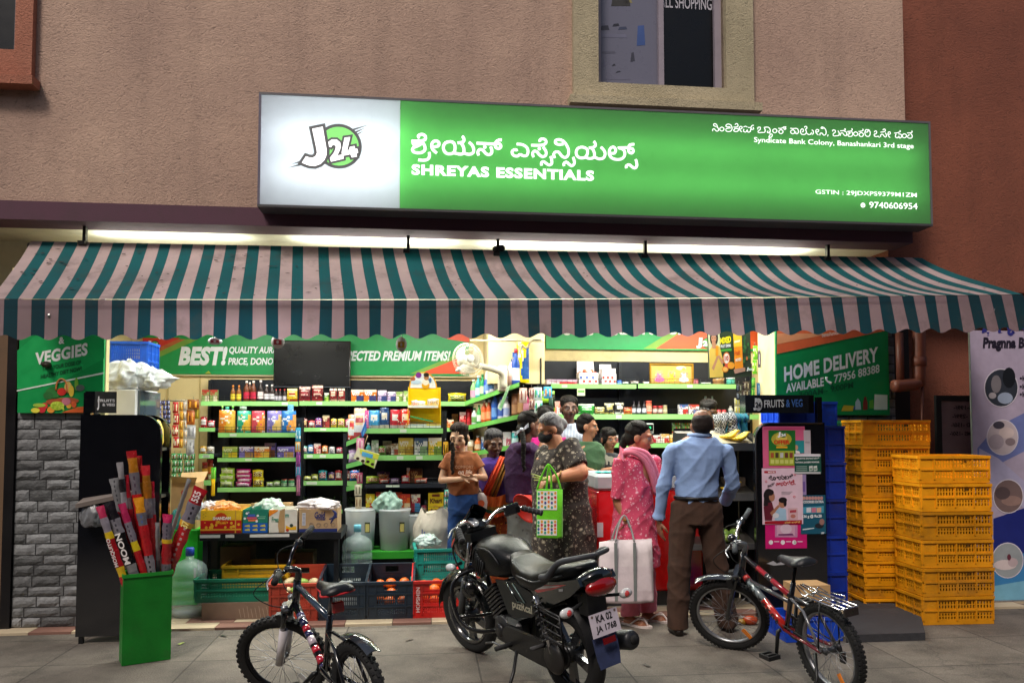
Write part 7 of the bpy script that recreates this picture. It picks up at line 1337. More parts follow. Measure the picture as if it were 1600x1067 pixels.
def ring(c,hw,hd,a,n=26,fold=0.,nf=9,ph=0.):
 fx,fy=math.cos(a),math.sin(a);out=[]
 for i in range(n):
  A_=2*math.pi*i/n;m=1+fold*math.sin(nf*A_+ph);x=math.cos(A_)*hw*m;y=math.sin(A_)*hd*m
  out.append((c[0]+fy*x+fx*y,c[1]-fx*x+fy*y,c[2]))
 return out
def hand(b,w_,d,nrm,c,side=1,curl=.5,s=1.,tcurl=.3):
 d=V(d).normalized();nrm=V(nrm);nrm=(nrm-d*nrm.dot(d)).normalized();ac=d.cross(nrm)*side;w_=V(w_)
 M=Matrix((ac,d,nrm)).transposed().to_4x4()
 b.ell(w_+d*.045*s,(.04*s,.052*s,.0165*s),c,'skin',12,M.to_3x3())
 for i,(o,l) in enumerate(((-.029,.068),(-.01,.078),(.01,.074),(.028,.058))):
  p=w_+d*.082*s+ac*o*s*-1;q=d+ac*(-o*3);q=q.normalized();ang=0
  for f,r0,r1 in((.44,.0098,.009),(.32,.009,.0084),(.24,.0084,.0074)):
   ang=curl*(.6+.25*i*.3);q=(q*math.cos(ang)+nrm*math.sin(ang)).normalized();e=p+q*l*f*s*1.0;seg(b,p,e,r0*s,r1*s,c,'skin',8);p=e
   nrm_q=nrm
 p=w_+d*.03*s+ac*.034*s;q=(d*.6+ac*.75+nrm*tcurl).normalized();e=p+q*.034*s;seg(b,p,e,.0125*s,.011*s,c,'skin',8);q=(d*.9+ac*.3+nrm*tcurl*1.6).normalized();seg(b,e,e+q*.03*s,.0108*s,.009*s,c,'skin',8)
def head(b,c,yaw,pitch,s,skin,lip=None,brow=None,roll=0.,mask=None,mus=None,old=False,fem=False,closed=False):
 c=V(c);M=Matrix.Translation(c)@Matrix.Rotation(yaw-math.pi/2,4,'Z')@Matrix.Rotation(pitch,4,'X')@Matrix.Rotation(roll,4,'Y');R3=M.to_3x3()
 E=lambda x,y,z,rx,ry,rz,cl,n=12:b.ell(M@V((x*s,y*s,z*s)),(rx*s,ry*s,rz*s),cl,'skin',n,R3)
 dk=tuple(x*.62 for x in skin);lip=lip or(skin[0]*.75,skin[1]*.5,skin[2]*.5);brow=brow or tuple(q*.16 for q in skin)
 E(0,-.012,.03,.074,.094,.084,skin,20);E(0,.02,-.03,.059,.07,.082,skin,18);E(0,.05,-.088,.032 if fem else .036,.032,.026,skin)
 for x in(-1,1):
  E(x*.036,.05,-.032,.028,.032,.032,skin);E(x*.078,-.008,-.012,.012,.024,.032,skin);E(x*.03,.074,.026,.03,.016,.014,skin)
  E(x*.031,.078,.004,.015,.0125,.0075,(.42,.39,.36),10);E(x*.031,.0885,.004,.009,.0045,.0085,(.012,.009,.008),8)
  E(x*.031,.0815,.0125,.021,.0125,.0055,tuple(q*.4 for q in skin) if not closed else dk,10)
  if closed:E(x*.031,.0845,.003,.018,.009,.0085,tuple(q*.9 for q in skin),10);E(x*.031,.087,-.004,.018,.0075,.0042,(.025,.016,.014),10)
  E(x*.034,.0895,.0305,.021,.006,.0034,brow,10)
  if old:E(x*.026,.083,-.045,.004,.01,.016,dk,8)
 seg(b,M@V((0,.084*s,.016*s)),M@V((0,.104*s,-.026*s)),.0085*s,.0125*s,skin);
 for x in(-1,1):E(x*.0125,.096,-.029,.009,.01,.008,tuple(q*.9 for q in skin),8)
 E(0,.0915,-.0575,.023,.011,.0058,lip,10);E(0,.088,-.068,.02,.012,.0068,lip,10)
 if mus:E(0,.0945,-.047,.03,.01,.0072,mus,10)
 return M
class Fig:
 def __init__(s,label,px,Y,skin,zf=.02):
  s.Y=Y;p=W(px,700,Y);s.base=V((p.x,p.y,zf));skin=tuple(q*min(1.3,.6/max(skin)) for q in skin);s.skin=skin;s.b=MB();s.label=label;s.kids=[]
 def j(s,px,py,d=0.):return W(px,py,s.Y+d)-s.base
 def fl(s,px,d=0.,z=0.):p=W(px,700,s.Y+d);return V((p.x-s.base.x,p.y-s.base.y,z))
 def torso(s,hip,neck,hw=(.15,.135,.16,.17),hd=(.105,.1,.115,.07),a=-math.pi/2,b=None,c=None,k='skin',grow=0.,top=True):
  b=b or s.b;c=c or s.skin;hip,neck=V(hip),V(neck);R_=[]
  fs=(0,.14,.36,.68,.86,.95,1.0);H_=[hw[0]*.9,hw[0],hw[1],hw[2],hw[3],hw[3]*.72,.07];D_=[hd[0]*.9,hd[0],hd[1],hd[2],hd[2]*.8,hd[3],.06]
  for f,w_,d_ in zip(fs,H_,D_):R_.append(ring(hip.lerp(neck,f),w_+grow,d_+grow,a))
  b.loft(R_,c,k)
 def arm(s,sh,el,wr,r=1.,b=None,grow=0.,c=None,k='skin',to=1.):
  b=b or s.b;c=c or s.skin;seg(b,sh,el,.05*r+grow,.04*r+grow,c,k);seg(b,el,wr,.04*r+grow,.027*r+grow,c,k)
 def leg(s,hp,kn,an,r=1.,shoe=None,a=-math.pi/2,barefoot=False):
  seg(s.b,hp,kn,.085*r,.058*r,s.skin);seg(s.b,kn,V(kn).lerp(V(an),.35),.056*r,.055*r,s.skin);seg(s.b,V(kn).lerp(V(an),.35),an,.055*r,.036*r,s.skin)
  f=V((math.cos(a),math.sin(a),0));h_=V((an[0],an[1],.028));seg(s.b,h_-f*.03,h_+f*.1,.034,.028,s.skin);sd=V((f.y,-f.x,0))
  for i in range(5):p=h_+f*(.11-.007*abs(i-1.2))+sd*(-.032+.016*i)-V((0,0,.01));seg(s.b,p,p+f*(.034-.004*i),.0105,.009,s.skin,'skin',8)
 def shoe(s,an,a,c,k='leather',sandal=False):
  f=V((math.cos(a),math.sin(a),0));h_=V((an[0],an[1],0));sd=V((f.y,-f.x,0));b=MB()
  out=[h_-f*.06+sd*.03,h_+f*.06+sd*.046,h_+f*.14+sd*.045,h_+f*.185,h_+f*.14-sd*.045,h_+f*.06-sd*.046,h_-f*.06-sd*.03,h_-f*.08]
  P=smooth(out,3,True);n=len(P)
  if sandal:
   b.loft([[(p.x,p.y,z) for p in P] for z in(.001,.016)],c,k,sm=False)
   for q in(-1,1):b.tube([h_+f*.02+sd*.042*q+V((0,0,.016)),h_+f*.08+sd*.03*q+V((0,0,.062)),h_+f*.125+V((0,0,.05)),h_+f*.15+V((0,0,.016))],.007,c,k,6,sub=3)
  else:
   cc=h_+f*.04
   b.loft([[(cc.x+(p.x-cc.x)*q,cc.y+(p.y-cc.y)*q,z) for p in P] for z,q in((.001,1),(.03,1.02),(.055,.9),(.075,.62),(.095,.5))],c,k)
  b.build('sandal' if sandal else 'shoe',s.ob)
 def hair(s,M,sc_,c,extra=(),cap=True,bald=False,vox=.0065,folds=.0025,low=0.):
  b=MB();R3=M.to_3x3();E=lambda x,y,z,rx,ry,rz:b.ell(M@V((x*sc_,y*sc_,z*sc_)),(rx*sc_,ry*sc_,rz*sc_),c,'hair',16,R3)
  if cap and not bald:E(0,-.024,.046,.083,.099,.084);E(0,-.05,-.005,.078,.066,.08)
  if bald:E(0,-.055,-.005,.079,.068,.07);E(0,-.035,.03,.081,.082,.06)
  for e in extra:E(*e)
  o=fuse(b,'hair',s.ob,vox,2,folds=folds*2,seed=c[0]*90+sc_);rn=random.Random(int(sc_*1000));st=MB()
  for i in range(46 if bald else 90):
   a_=rn.uniform(-1.5,1.5);l0=rn.uniform(.15,.9) if not bald else rn.uniform(1.4,2.0);pts=[]
   for k in range(6):ph=l0+(2.2-l0)*k/5+rn.uniform(-.02,.02);aa=a_*(1-.12*k/5);pts.append(M@V((.0845*sc_*math.sin(aa)*(.75+.25*math.cos(ph-1.2)),(-.024+.101*math.cos(ph)*math.cos(aa*.8))*sc_,(.044+.0865*math.sin(ph)*math.cos(aa*.75))*sc_)))
   g_=rn.uniform(.6,2.6);st.tube(pts,[.001,.0022,.0024,.0024,.002,.001],tuple(min(.4,q*g_+.002) for q in c),'hair',4)
  st.build('hair_strands',o);return o
 def done(s,vox=.0068,it=2,group='shoppers and staff'):
  s.ob=fuse(s.b,'person',None,vox,it);s.ob.location=s.base;tag(s.ob,s.label,'person');return s.ob
 def cloth(s,b,name,vox=.01,it=3,folds=.004,seed=0.):return fuse(b,name,s.ob,vox,it,folds=folds,seed=seed)
HB=(.012,.01,.009);UP,DN=V((0,0,1)),V((0,0,-1));FR,AWY,RT,LF=-math.pi/2,math.pi/2,0.,math.pi
# man in the light blue shirt, seen from behind
f=Fig('man in a light blue shirt and brown trousers seen from behind at the fruit rack',1092,5.88,S(122,80,56),.0)
hip,neck=f.j(1088,790),f.j(1093,679);sa,sb_=f.j(1050,703),f.j(1134,706);ea,wa=f.j(1036,762,.02),f.j(1030,812,.08);eb,wb_=f.j(1146,758,.06),f.j(1132,785,.3)
f.torso(hip,neck,a=AWY);seg(f.b,f.j(1093,690),f.j(1096,668),.062,.058,f.skin);M=head(f.b,f.j(1097,664,.01),R(78),0,1.0,f.skin,roll=R(-3))
f.arm(sa,ea,wa);f.arm(sb_,eb,wb_);hand(f.b,wa,f.j(1031,835,.1)-wa,V((.8,.3,0)),f.skin,1,.35,1.05);hand(f.b,wb_,V((-.6,.7,-.2)),V((-.3,0,-1)),f.skin,1,.5)
la,lb=f.fl(1056,0,.09),f.fl(1134,.1,.09);ha,hb2=f.j(1070,800),f.j(1107,800);ka,kb=f.j(1061,890),f.j(1120,888,.02);f.leg(ha,ka,la,1,a=AWY);f.leg(hb2,kb,lb,1,a=AWY);f.done()
f.hair(M,1.0,S(40,34,32),bald=True,extra=((0,.0,.06,.06,.06,.045),))
b=MB();BL=S(132,158,202);f.torso(f.j(1088,787),f.j(1093,681),(.15,.148,.168,.178),(.115,.112,.125,.075),AWY,b,BL,'weave',.012)
for(p,q,r_) in((sa,ea,wa),(sb_,eb,wb_)):seg(b,p,q,.06,.054,BL,'weave');cuff(b,V(q)-(V(r_)-V(q))*.05,V(q).lerp(V(r_),.93),.056,.046,BL,'weave');cuff(b,V(q).lerp(V(r_),.8),V(q).lerp(V(r_),.95),.05,.05,BL,'weave')
f.cloth(b,'shirt',.0085,2,.011,1.3)
b=MB();b.tube([f.j(1093,682)+V((.078*math.cos(i*math.pi/8),.066*math.sin(i*math.pi/8),.012)) for i in range(16)],.016,S(140,166,208),'weave',8,closed=True);b.build('collar',f.ob)
b=MB();TR_=S(64,42,30);b.loft([ring(f.j(1088,776),.152,.118,AWY),ring(f.j(1088,800),.168,.13,AWY),ring(f.j(1088,818),.16,.125,AWY)],TR_,'denim')
for h_,k_,l_ in((ha,ka,la),(hb2,kb,lb)):seg(b,V(h_)+UP*.02,k_,.105,.086,TR_,'denim');cuff(b,V(k_),V(l_)-UP*.05,.086,.082,TR_,'denim')
f.cloth(b,'trousers',.009,2,.009,4.);b=MB();b.tube([V(p) for p in ring(f.j(1088,777),.156,.122,AWY,20)],.014,S(22,18,18),'leather',8,closed=True);b.build('belt',f.ob)
for l_ in(la,lb):f.shoe(l_,AWY,S(30,24,20))
# woman in the pink kurta
f=Fig('woman in a pink printed kurta looking right and holding a large white bag',990,6.2,S(150,98,72),.0)
hip,neck=f.j(992,800),f.j(990,706);f.torso(hip,neck,(.165,.15,.15,.155),(.14,.13,.14,.07),R(-25));seg(f.b,f.j(990,712),f.j(993,693),.055,.05,f.skin);M=head(f.b,f.j(999,683),R(-16),R(-8),1.02,f.skin,fem=True)
sa,ea,wa=f.j(972,722,-.1),f.j(966,784,-.08),f.j(980,816,-.14);f.arm(sa,ea,wa,1.05);hand(f.b,wa,DN+V((.1,0,0)),V((0,1,.1)),f.skin,-1,.75,1.0);sb_,eb,wb_=f.j(1020,722,.1),f.j(1032,770,.1),f.j(1040,742,-.02);f.arm(sb_,eb,wb_,.95);hand(f.b,wb_,V((.3,-.3,1)),V((-1,0,0)),f.skin,1,.7,.95)
la,lb=f.fl(984,-.06,.09),f.fl(1012,.08,.09);f.leg(f.j(985,810,-.05),f.j(985,890,-.05),la,1,a=R(-40));f.leg(f.j(1003,810,.05),f.j(1008,890,.06),lb,1,a=R(-30));f.done()
f.hair(M,1.02,HB,extra=((0,-.1,-.03,.035,.04,.05),(0,-.12,-.075,.028,.03,.05),(0,.008,.084,.066,.055,.034)))
b=MB();PK=(.5,.1,.15);b.loft([ring(f.j(990,704),.075,.065,R(-25)),ring(f.j(989,711),.15,.1,R(-25)),ring(f.j(989,725),.178,.125,R(-25)),ring(f.j(990,760),.175,.15,R(-25)),ring(f.j(990,800),.185,.165,R(-25)),ring(f.j(991,850),.2,.19,R(-25)),ring(f.j(993,884),.215,.2,R(-25))],PK,'floral_pink');cuff(b,V(sa)+UP*.03,V(sa).lerp(V(ea),.92),.075,.07,PK,'floral_pink');seg(b,sb_,V(sb_).lerp(V(eb),.9),.07,.065,PK,'floral_pink');f.cloth(b,'kurta',.0095,2,.010,2.)
b=MB();LP=S(226,120,142)
for h_,k_,l_ in((f.j(985,860,-.05),f.j(985,900,-.05),la),(f.j(1004,860,.05),f.j(1008,900,.06),lb)):seg(b,h_,k_,.09,.085,LP,'cloth');cuff(b,k_,V(l_)-UP*.02,.085,.075,LP,'cloth')
f.cloth(b,'salwar',.01,2,.01,3.)
b=MB();b.grid(lambda i,j:f.j(968+20*i+34*j*i+20*j**2*i,700+14*j+62*j*j*i+6*math.sin(i*3.1),-.16+.1*i-.03*math.sin(i*25)*j)+V((0,0,.02*(1-j))),30,16,S(232,128,150),'cloth');
for k,r_,c_ in((0,.022,(228,122,144)),(1,.021,(234,134,156)),(2,.02,(226,116,140))):b.tube([f.j(966+3*k,726-4*k,-.02),f.j(971+3*k,711-3*k,-.11),f.j(986+2*k,706-2*k,-.155),f.j(1004+3*k,716-4*k,-.15),f.j(1016+3*k,738-5*k,-.12),f.j(1025+3*k,772-6*k,-.07)],[r_*.7,r_,r_,r_,r_,r_*.8],S(*c_),'cloth',8,sub=4)
b.build('dupatta',f.ob)
for r_ in(.036,.039):pass
b=MB();b.tube([V(wa)+V((.034*math.cos(i*.7),.034*math.sin(i*.7),.02)) for i in range(9)],.005,S(206,160,60),'steel',6,closed=True);b.build('bangle',f.ob)
for l_,a_ in((la,R(-40)),(lb,R(-30))):f.shoe(l_,a_,S(214,200,196),'leather',True)
t=thing('shopping_bag','large white woven shopping bag with grey straps held by the woman in pink','bag',loc=W(978,938,6.0),rot=R(4));h_=92/F*6.0;w_=86/F*6.0
b=MB();b.loft([[(x*w_/2*(1-.05*k),y*(.09-.05*k**2),k*h_+.012*math.sin(5*x+3*k)*k) for x,y in[(math.copysign(abs(math.cos(A_))**.35,math.cos(A_)),math.copysign(abs(math.sin(A_))**.6,math.sin(A_))*(1+.12*math.sin(7*A_+4*k))) for A_ in[2*math.pi*(i+.5)/40 for i in range(40)]]] for k in(0,.06,.2,.4,.6,.8,1.0)],[S(206,190,194),S(206,190,194),S(214,200,204),S(214,200,204),S(218,206,208),S(218,206,208)],'weave');b.build('body',t)
for y,nm in((-.105,1),(.09,0)):
 b=MB()
 for x in(-.22,.12):b.bar((x*w_*1.0,y*.95,.02),(x*w_,y*(.75),h_*.99),.022,.004,S(120,126,124),'weave',(0,1,0)) if y<0 else None
 b.tube([(-.22*w_,y*.7,h_),(-.15*w_,y*.3,h_+.1),(-.02*w_,0,h_+.19),(.08*w_,y*.3,h_+.1),(.12*w_,y*.7,h_)],.007,S(150,152,150),'weave',6,sub=4);b.build('strap',t)
 # woman with the black mask
f=Fig('woman in a dark floral dress with a black face mask holding a green dotted bag',876,6.45,S(176,118,86),.0)
hip,neck=f.j(878,800),f.j(866,702);f.torso(hip,neck,(.2,.2,.2,.17),(.19,.2,.19,.09),R(200));seg(f.b,f.j(872,706),f.j(866,686),.068,.062,f.skin);M=head(f.b,f.j(859,670),R(196),R(-20),1.02,f.skin,fem=True)
sa,ea,wa=f.j(893,712,-.2),f.j(906,738,-.27),f.j(868,747,-.36);seg(f.b,sa,ea,.075,.07,f.skin);seg(f.b,ea,wa,.066,.034,f.skin);hand(f.b,wa,V((-.9,-.1,-.25)),V((-.1,.5,-1)),f.skin,-1,.75,1.05);f.arm(f.j(850,715,.12),f.j(842,750,.1),f.j(848,752,-.1),1.1)
la,lb=f.fl(868,-.05,.09),f.fl(890,.1,.09);f.leg(f.j(868,810),f.j(868,890),la,1.1,a=R(190));f.leg(f.j(890,810),f.j(890,890),lb,1.1,a=R(190));f.done()
GH=S(128,124,124);f.hair(M,1.02,GH,extra=((0,-.115,-.0,.045,.045,.05),(0,.008,.084,.066,.055,.034)))
b=MB();E_=lambda x,y,z,rx,ry,rz:b.ell(M@V((x*1.02,y*1.02,z*1.02)),(rx,ry,rz),(.012,.012,.014),'cloth',16,M.to_3x3());E_(0,.05,-.048,.07,.07,.05);E_(0,.075,-.024,.032,.042,.03)
for q in(-1,1):
 for z_ in(-.01,-.06):b.tube([M@V((.062*q,.05,z_)),M@V((.078*q,.02,z_*.6)),M@V((.088*q,-.012,-.005))],.005,(.012,.012,.014),'cloth',6)
fuse(b,'face_mask',f.ob,.0055,1)
DR=(.04,.03,.03);b=MB();rr=[]
for(px,py,hw_,hd_,fo) in((867,700,.085,.08,0),(869,707,.16,.13,0),(872,722,.2,.2,0),(874,750,.225,.235,0),(876,780,.225,.235,.01),(879,820,.24,.25,.03),(882,870,.26,.27,.05),(884,920,.275,.285,.06),(885,950,.28,.29,.07)):rr.append(ring(f.j(px,py),hw_,hd_,R(200),60,fo,13,py*.008))
b.loft(rr,DR,'floral_dark');d1=f.cloth(b,'dress',.0105,2,.009,5.)
b=MB();cuff(b,V(sa)+V((-.03,.06,.09)),V(sa).lerp(V(ea),.72),.105,.098,DR,'floral_dark');seg(b,f.j(852,712,.1),f.j(845,738,.1),.09,.085,DR,'floral_dark');f.cloth(b,'sleeve',.0095,2,.008,1.)
b=MB();b.tube([V(wa)+V((.03,0,.02))+V((.012*math.cos(i*.7),.04*math.sin(i*.7),.04*math.cos(i*.7))) for i in range(9)],.007,S(120,90,50),'steel',6,closed=True);b.build('bangle',f.ob)
b=MB()
for i in range(3):b.tube([V(wa)+V((-.07,-.05,.0)),V(wa)+V((-.11,-.06+.01*i,.01*(i-1))),V(wa)+V((-.17-.01*i,-.06,.025*(i-1)+.015))],[.012,.009,.002],S(150,160,70),'fruit',6,sub=3)
o=single(b,'okra_pods','pale green vegetable pods held by the masked woman','vegetables',loc=f.base)
t=thing('tote_bag','bright green tote bag with dotted panels held by the masked woman','bag',loc=W(859,839,6.02),rot=R(-8));h_,w_=74/F*6.02,40/F*6.02;LGN=S(96,190,16)
b=MB();b.loft([[(x*w_/2,y*(.055-.035*k),k*h_) for x,y in[(math.copysign(abs(math.cos(A_))**.3,math.cos(A_)),math.copysign(abs(math.sin(A_))**.5,math.sin(A_))) for A_ in[2*math.pi*(i+.5)/28 for i in range(28)]]] for k in(0,.05,.3,.6,1.0)],LGN,'cloth');b.build('body',t)
b=MB();rnd=random.Random(5);DC=('1E9A8A','C8283C','2A4A9A','D8A020','3A8A3A','E07830')
for z0,z1 in((.06,.38),(.58,.97)):
 yy=lambda k:-(.055-.035*k)-.004
 b.add([(-w_*.46,yy(z0),z0*h_),(w_*.3,yy(z0),z0*h_),(w_*.3,yy(z1),z1*h_),(-w_*.46,yy(z1),z1*h_)],[(0,1,2,3)],S(222,216,210),'print')
 for i in range(6):
  for k in range(4):x=-w_*.41+i*w_*.128;zz=z0+.05+(z1-z0-.08)*(k+.25*(i%2))/3.4;b.disc(x,zz*h_,.0088,yy(zz)-.0012,DC[(i*3+k*2)%6],n=10,rz=.012)
b.build('dotted_panel',t)
hp=V(wa)+f.base-V(t.location)
for x in(-.06,.05):
 b=MB();b.tube([(x-.035,-.01,h_),(x*.6-.02,-.005,h_*1.3),(-.01,0,h_*1.52),(x*.6+.02,.005,h_*1.3),(x+.035,.01,h_)],.008,LGN,'cloth',6,sub=4,flat=None);b.build('handle',t)
 # girl in the brown shirt
f=Fig('girl in a brown shirt with a braid standing with her hands clasped',722,6.95,S(212,164,132),.02)
hip,neck=f.j(724,785),f.j(720,708);f.torso(hip,neck,(.12,.11,.12,.13),(.085,.08,.09,.055),FR);seg(f.b,f.j(720,712),f.j(720,697),.042,.04,f.skin);M=head(f.b,f.j(718,683),R(-102),R(-16),1.0,f.skin,fem=True,closed=True,lip=S(186,100,92))
sa,ea,wa=f.j(700,716),f.j(690,750,-.04),f.j(724,748,-.2);sb_,eb,wb_=f.j(742,716),f.j(757,746,-.04),f.j(742,744,-.2);f.arm(sa,ea,wa,.78);f.arm(sb_,eb,wb_,.78);hand(f.b,wa,V((.9,-.2,.1)),V((0,.3,-1)),f.skin,-1,.45,.85);hand(f.b,wb_,V((-.9,-.25,-.1)),V((.1,.5,1)),f.skin,-1,.5,.85)
la,lb=f.fl(711,0,.08),f.fl(738,.03,.08);ha,hb2,ka,kb=f.j(714,795),f.j(734,795),f.j(711,865),f.j(737,865);f.leg(ha,ka,la,.8);f.leg(hb2,kb,lb,.8);f.done()
f.hair(M,1.0,S(36,26,22),extra=((0,.008,.084,.066,.055,.034),(.055,.02,-.02,.02,.04,.06),(-.055,.0,-.02,.022,.05,.06)))
b=MB();
for i in range(11):q=f.j(706+.2*i+1.2*math.sin(i*.6),694+4.4*i,-.09-.004*i);b.ell(q,(.022-.0008*i,.02,.024),S(30,22,18),'hair',10,Matrix.Rotation(.5*(-1)**i,3,'Y'))
fuse(b,'braid',f.ob,.006,1)
b=MB();BR=S(142,78,36);f.torso(f.j(725,772),f.j(720,704),(.13,.125,.13,.14),(.1,.1,.105,.055),FR,b,BR,'cloth',.014);cuff(b,V(sa)+V((.03,0,.03)),V(sa).lerp(V(ea),.55),.055,.064,BR,'cloth');cuff(b,V(sb_)+V((-.03,0,.03)),V(sb_).lerp(V(eb),.55),.055,.064,BR,'cloth');f.cloth(b,'shirt',.0085,2,.008,2.)
b=MB();q=f.j(727,737,-.155);b.text('COMFORT',q.x-.09,q.z+.03,q.x+.07,q.z+.055,q.y,S(206,160,130),bold=.02);b.text('on life',q.x-.06,q.z-.02,q.x+.06,q.z+.02,q.y-.002,S(226,210,200),bold=.02,shear=.2);b.build('shirt_print',f.ob)
b=MB();JB_=S(28,66,124);b.loft([ring(f.j(724,768),.125,.095,FR),ring(f.j(724,785),.142,.11,FR),ring(f.j(724,802),.138,.11,FR)],JB_,'denim')
for h_,k_,l_ in((ha,ka,la),(hb2,kb,lb)):seg(b,h_,k_,.082,.07,JB_,'denim');cuff(b,k_,V(l_)-UP*.03,.07,.058,JB_,'denim')
f.cloth(b,'trousers',.009,2,.008,1.)
for l_ in(la,lb):f.shoe(l_,FR,S(60,50,50),'leather',True)
# old woman in the sari
f=Fig('old woman in an orange sari and purple blouse beside the girl',774,7.3,S(88,58,42),.02)
hip,neck=f.j(778,800),f.j(772,718,-.04);f.torso(hip,neck,(.16,.15,.15,.16),(.13,.12,.12,.07),FR+.2);seg(f.b,f.j(772,722,-.05),f.j(771,704,-.07),.05,.048,f.skin);M=head(f.b,f.j(771,693,-.08),R(-68),R(-12),1.05,f.skin,old=True,fem=True)
sa,ea,wa=f.j(756,730,-.02),f.j(748,772,-.06),f.j(748,766,-.26);sb_,eb,wb_=f.j(793,730),f.j(799,772,-.05),f.j(782,782,-.22);f.arm(sa,ea,wa,.95);f.arm(sb_,eb,wb_,.95);hand(f.b,wa,V((-.1,-.6,-.6)),V((.7,0,-.3)),f.skin,1,.55,.95);hand(f.b,wb_,V((-.8,-.3,-.3)),V((0,.6,-1)),f.skin,-1,.5,.95)
f.leg(f.j(770,810),f.j(769,875),f.fl(769,0,.08),1);f.leg(f.j(788,810),f.j(789,875),f.fl(789,.02,.08),1);f.done()
f.hair(M,1.05,S(58,56,58),extra=((0,-.1,.0,.04,.04,.045),(0,.008,.084,.066,.055,.034)))
b=MB();PU=S(66,34,136);f.torso(f.j(776,778,-.02),f.j(772,714,-.05),(.15,.155,.16,.17),(.12,.125,.13,.07),FR+.2,b,PU,'cloth',.012);cuff(b,V(sa)+UP*.03,V(sa).lerp(V(ea),.8),.066,.062,PU,'cloth');cuff(b,V(sb_)+UP*.03,V(sb_).lerp(V(eb),.8),.066,.062,PU,'cloth');f.cloth(b,'blouse',.0095,3,.003,2.)
OR_=S(226,78,26);b=MB()
b.grid(lambda i,j:f.j(789+9*(i-.5)*1.8-32*j+8*i*j,712+66*j+4*i,-.2-.1*math.sin(math.pi*min(1,j*1.1))**.8+.014*math.sin(i*24)),26,22,(lambda U,V_:OR_ if U<.55 else S(176,120,40) if U<.72 else S(60,70,34) if U<.82 else S(196,130,44)),'cloth')
b.grid(lambda i,j:f.j(748+46*i,768+8*math.sin(i*3)+32*j,-.31+.012*math.sin(i*21+3*j)+.02*j),26,12,(lambda U,V_:S(206,92,24) if V_<.5 else S(150,110,34) if V_<.7 else S(30,80,50) if V_<.8 else OR_),'cloth');b.build('sari_drape',f.ob)
b=MB();b.loft([ring(f.j(778,776,-.02),.165,.14,FR,50),ring(f.j(779,800),.2,.19,FR,50,.02,11,0),ring(f.j(780,840),.225,.2,FR,50,.05,11,.4),ring(f.j(780,890),.24,.215,FR,50,.07,11,.8),ring(f.j(780,938),.25,.22,FR,50,.09,11,1.)],(.3,.1,.02),'sari_print');b.build('sari_skirt',f.ob)
b=MB();b.loft([[(r_*math.cos(A_),r_*.6*math.sin(A_),z) for A_ in[i*math.pi/7 for i in range(14)]] for r_,z in((.02,0),(.05,.03),(.055,.09),(.045,.14),(.02,.17))],S(206,190,186),'foil');b.disc(0,.08,.03,-.036,S(206,90,50));single(b,'snack_packet','white and orange packet in the hand of the old woman in a sari','packet',loc=W(752,800,6.95))
# woman in the purple hoodie, from behind
f=Fig('woman in a dark purple hoodie with a long braid and white ribbon, from behind',818,7.0,S(104,66,48),.02)
hip,neck=f.j(816,790),f.j(818,694);f.torso(hip,neck,(.145,.13,.14,.15),(.11,.1,.11,.07),R(60));seg(f.b,f.j(819,697),f.j(824,678),.05,.048,f.skin);M=head(f.b,f.j(828,664),R(24),R(0),1.0,f.skin,fem=True)
sa,ea,wa=f.j(800,712,.02),f.j(797,758,.02),f.j(806,790,-.1);sb_,eb,wb_=f.j(836,712),f.j(838,755),f.j(833,778,-.15);f.arm(sa,ea,wa);f.arm(sb_,eb,wb_);hand(f.b,wa,V((.7,.1,-.5)),V((.4,0,1)),f.skin,1,.4,.95);hand(f.b,wb_,V((-.4,-.3,-.8)),V((-1,0,0)),f.skin,1,.5,.95)
la,lb=f.fl(808,0,.08),f.fl(828,.02,.08);ha,hb2,ka,kb=f.j(808,800),f.j(826,800),f.j(808,872),f.j(828,872);f.leg(ha,ka,la,1,a=R(60));f.leg(hb2,kb,lb,1,a=R(60));f.done()
f.hair(M,1.0,HB,extra=((0,.008,.084,.066,.055,.034),(0,-.09,-.05,.05,.045,.07)))
b=MB()
for i in range(15):q=f.j(815+1.2*math.sin(i*.4)+.35*i,672+4.4*i,-.15-.012*min(i,5));b.ell(q,(.03-.0011*i,.024,.027),HB,'hair',10,Matrix.Rotation(.55*(-1)**i,3,'Y'))
fuse(b,'braid',f.ob,.006,1)
b=MB();q=f.j(815,671,-.2)
for s_ in(-1,1):b.grid(lambda i,j,s_=s_:(q.x+s_*(.01+.05*i),q.y-.01*math.sin(6*i),q.z+.02*(j-.5)*(1+i)+.05*i*(.8 if s_>0 else-.9)),8,3,S(214,220,230),'cloth')
b.ell(q,(.018,.016,.016),S(214,220,230),'cloth');b.build('ribbon',f.ob)
b=MB();PP=S(54,24,64);f.torso(f.j(816,785),f.j(818,690),(.15,.15,.155,.165),(.12,.12,.125,.08),R(60),b,PP,'wool',.014)
for(p,q_,r_) in((sa,ea,wa),(sb_,eb,wb_)):seg(b,p,q_,.066,.058,PP,'wool');cuff(b,q_,V(q_).lerp(V(r_),.9),.058,.046,PP,'wool')
b.tube([f.j(806,694,-.02),f.j(812,700,-.12),f.j(824,700,-.13),f.j(832,694,-.02)],[.03,.045,.045,.03],PP,'wool',10,sub=3);f.cloth(b,'hoodie',.0095,2,.010,3.)
b=MB()
for h_,k_,l_ in((ha,ka,la),(hb2,kb,lb)):seg(b,h_,k_,.095,.088,S(128,132,128),'grey_print');cuff(b,k_,V(l_)-UP*.03,.088,.07,S(128,132,128),'grey_print')
f.cloth(b,'trousers',.011,3,.004,2.)
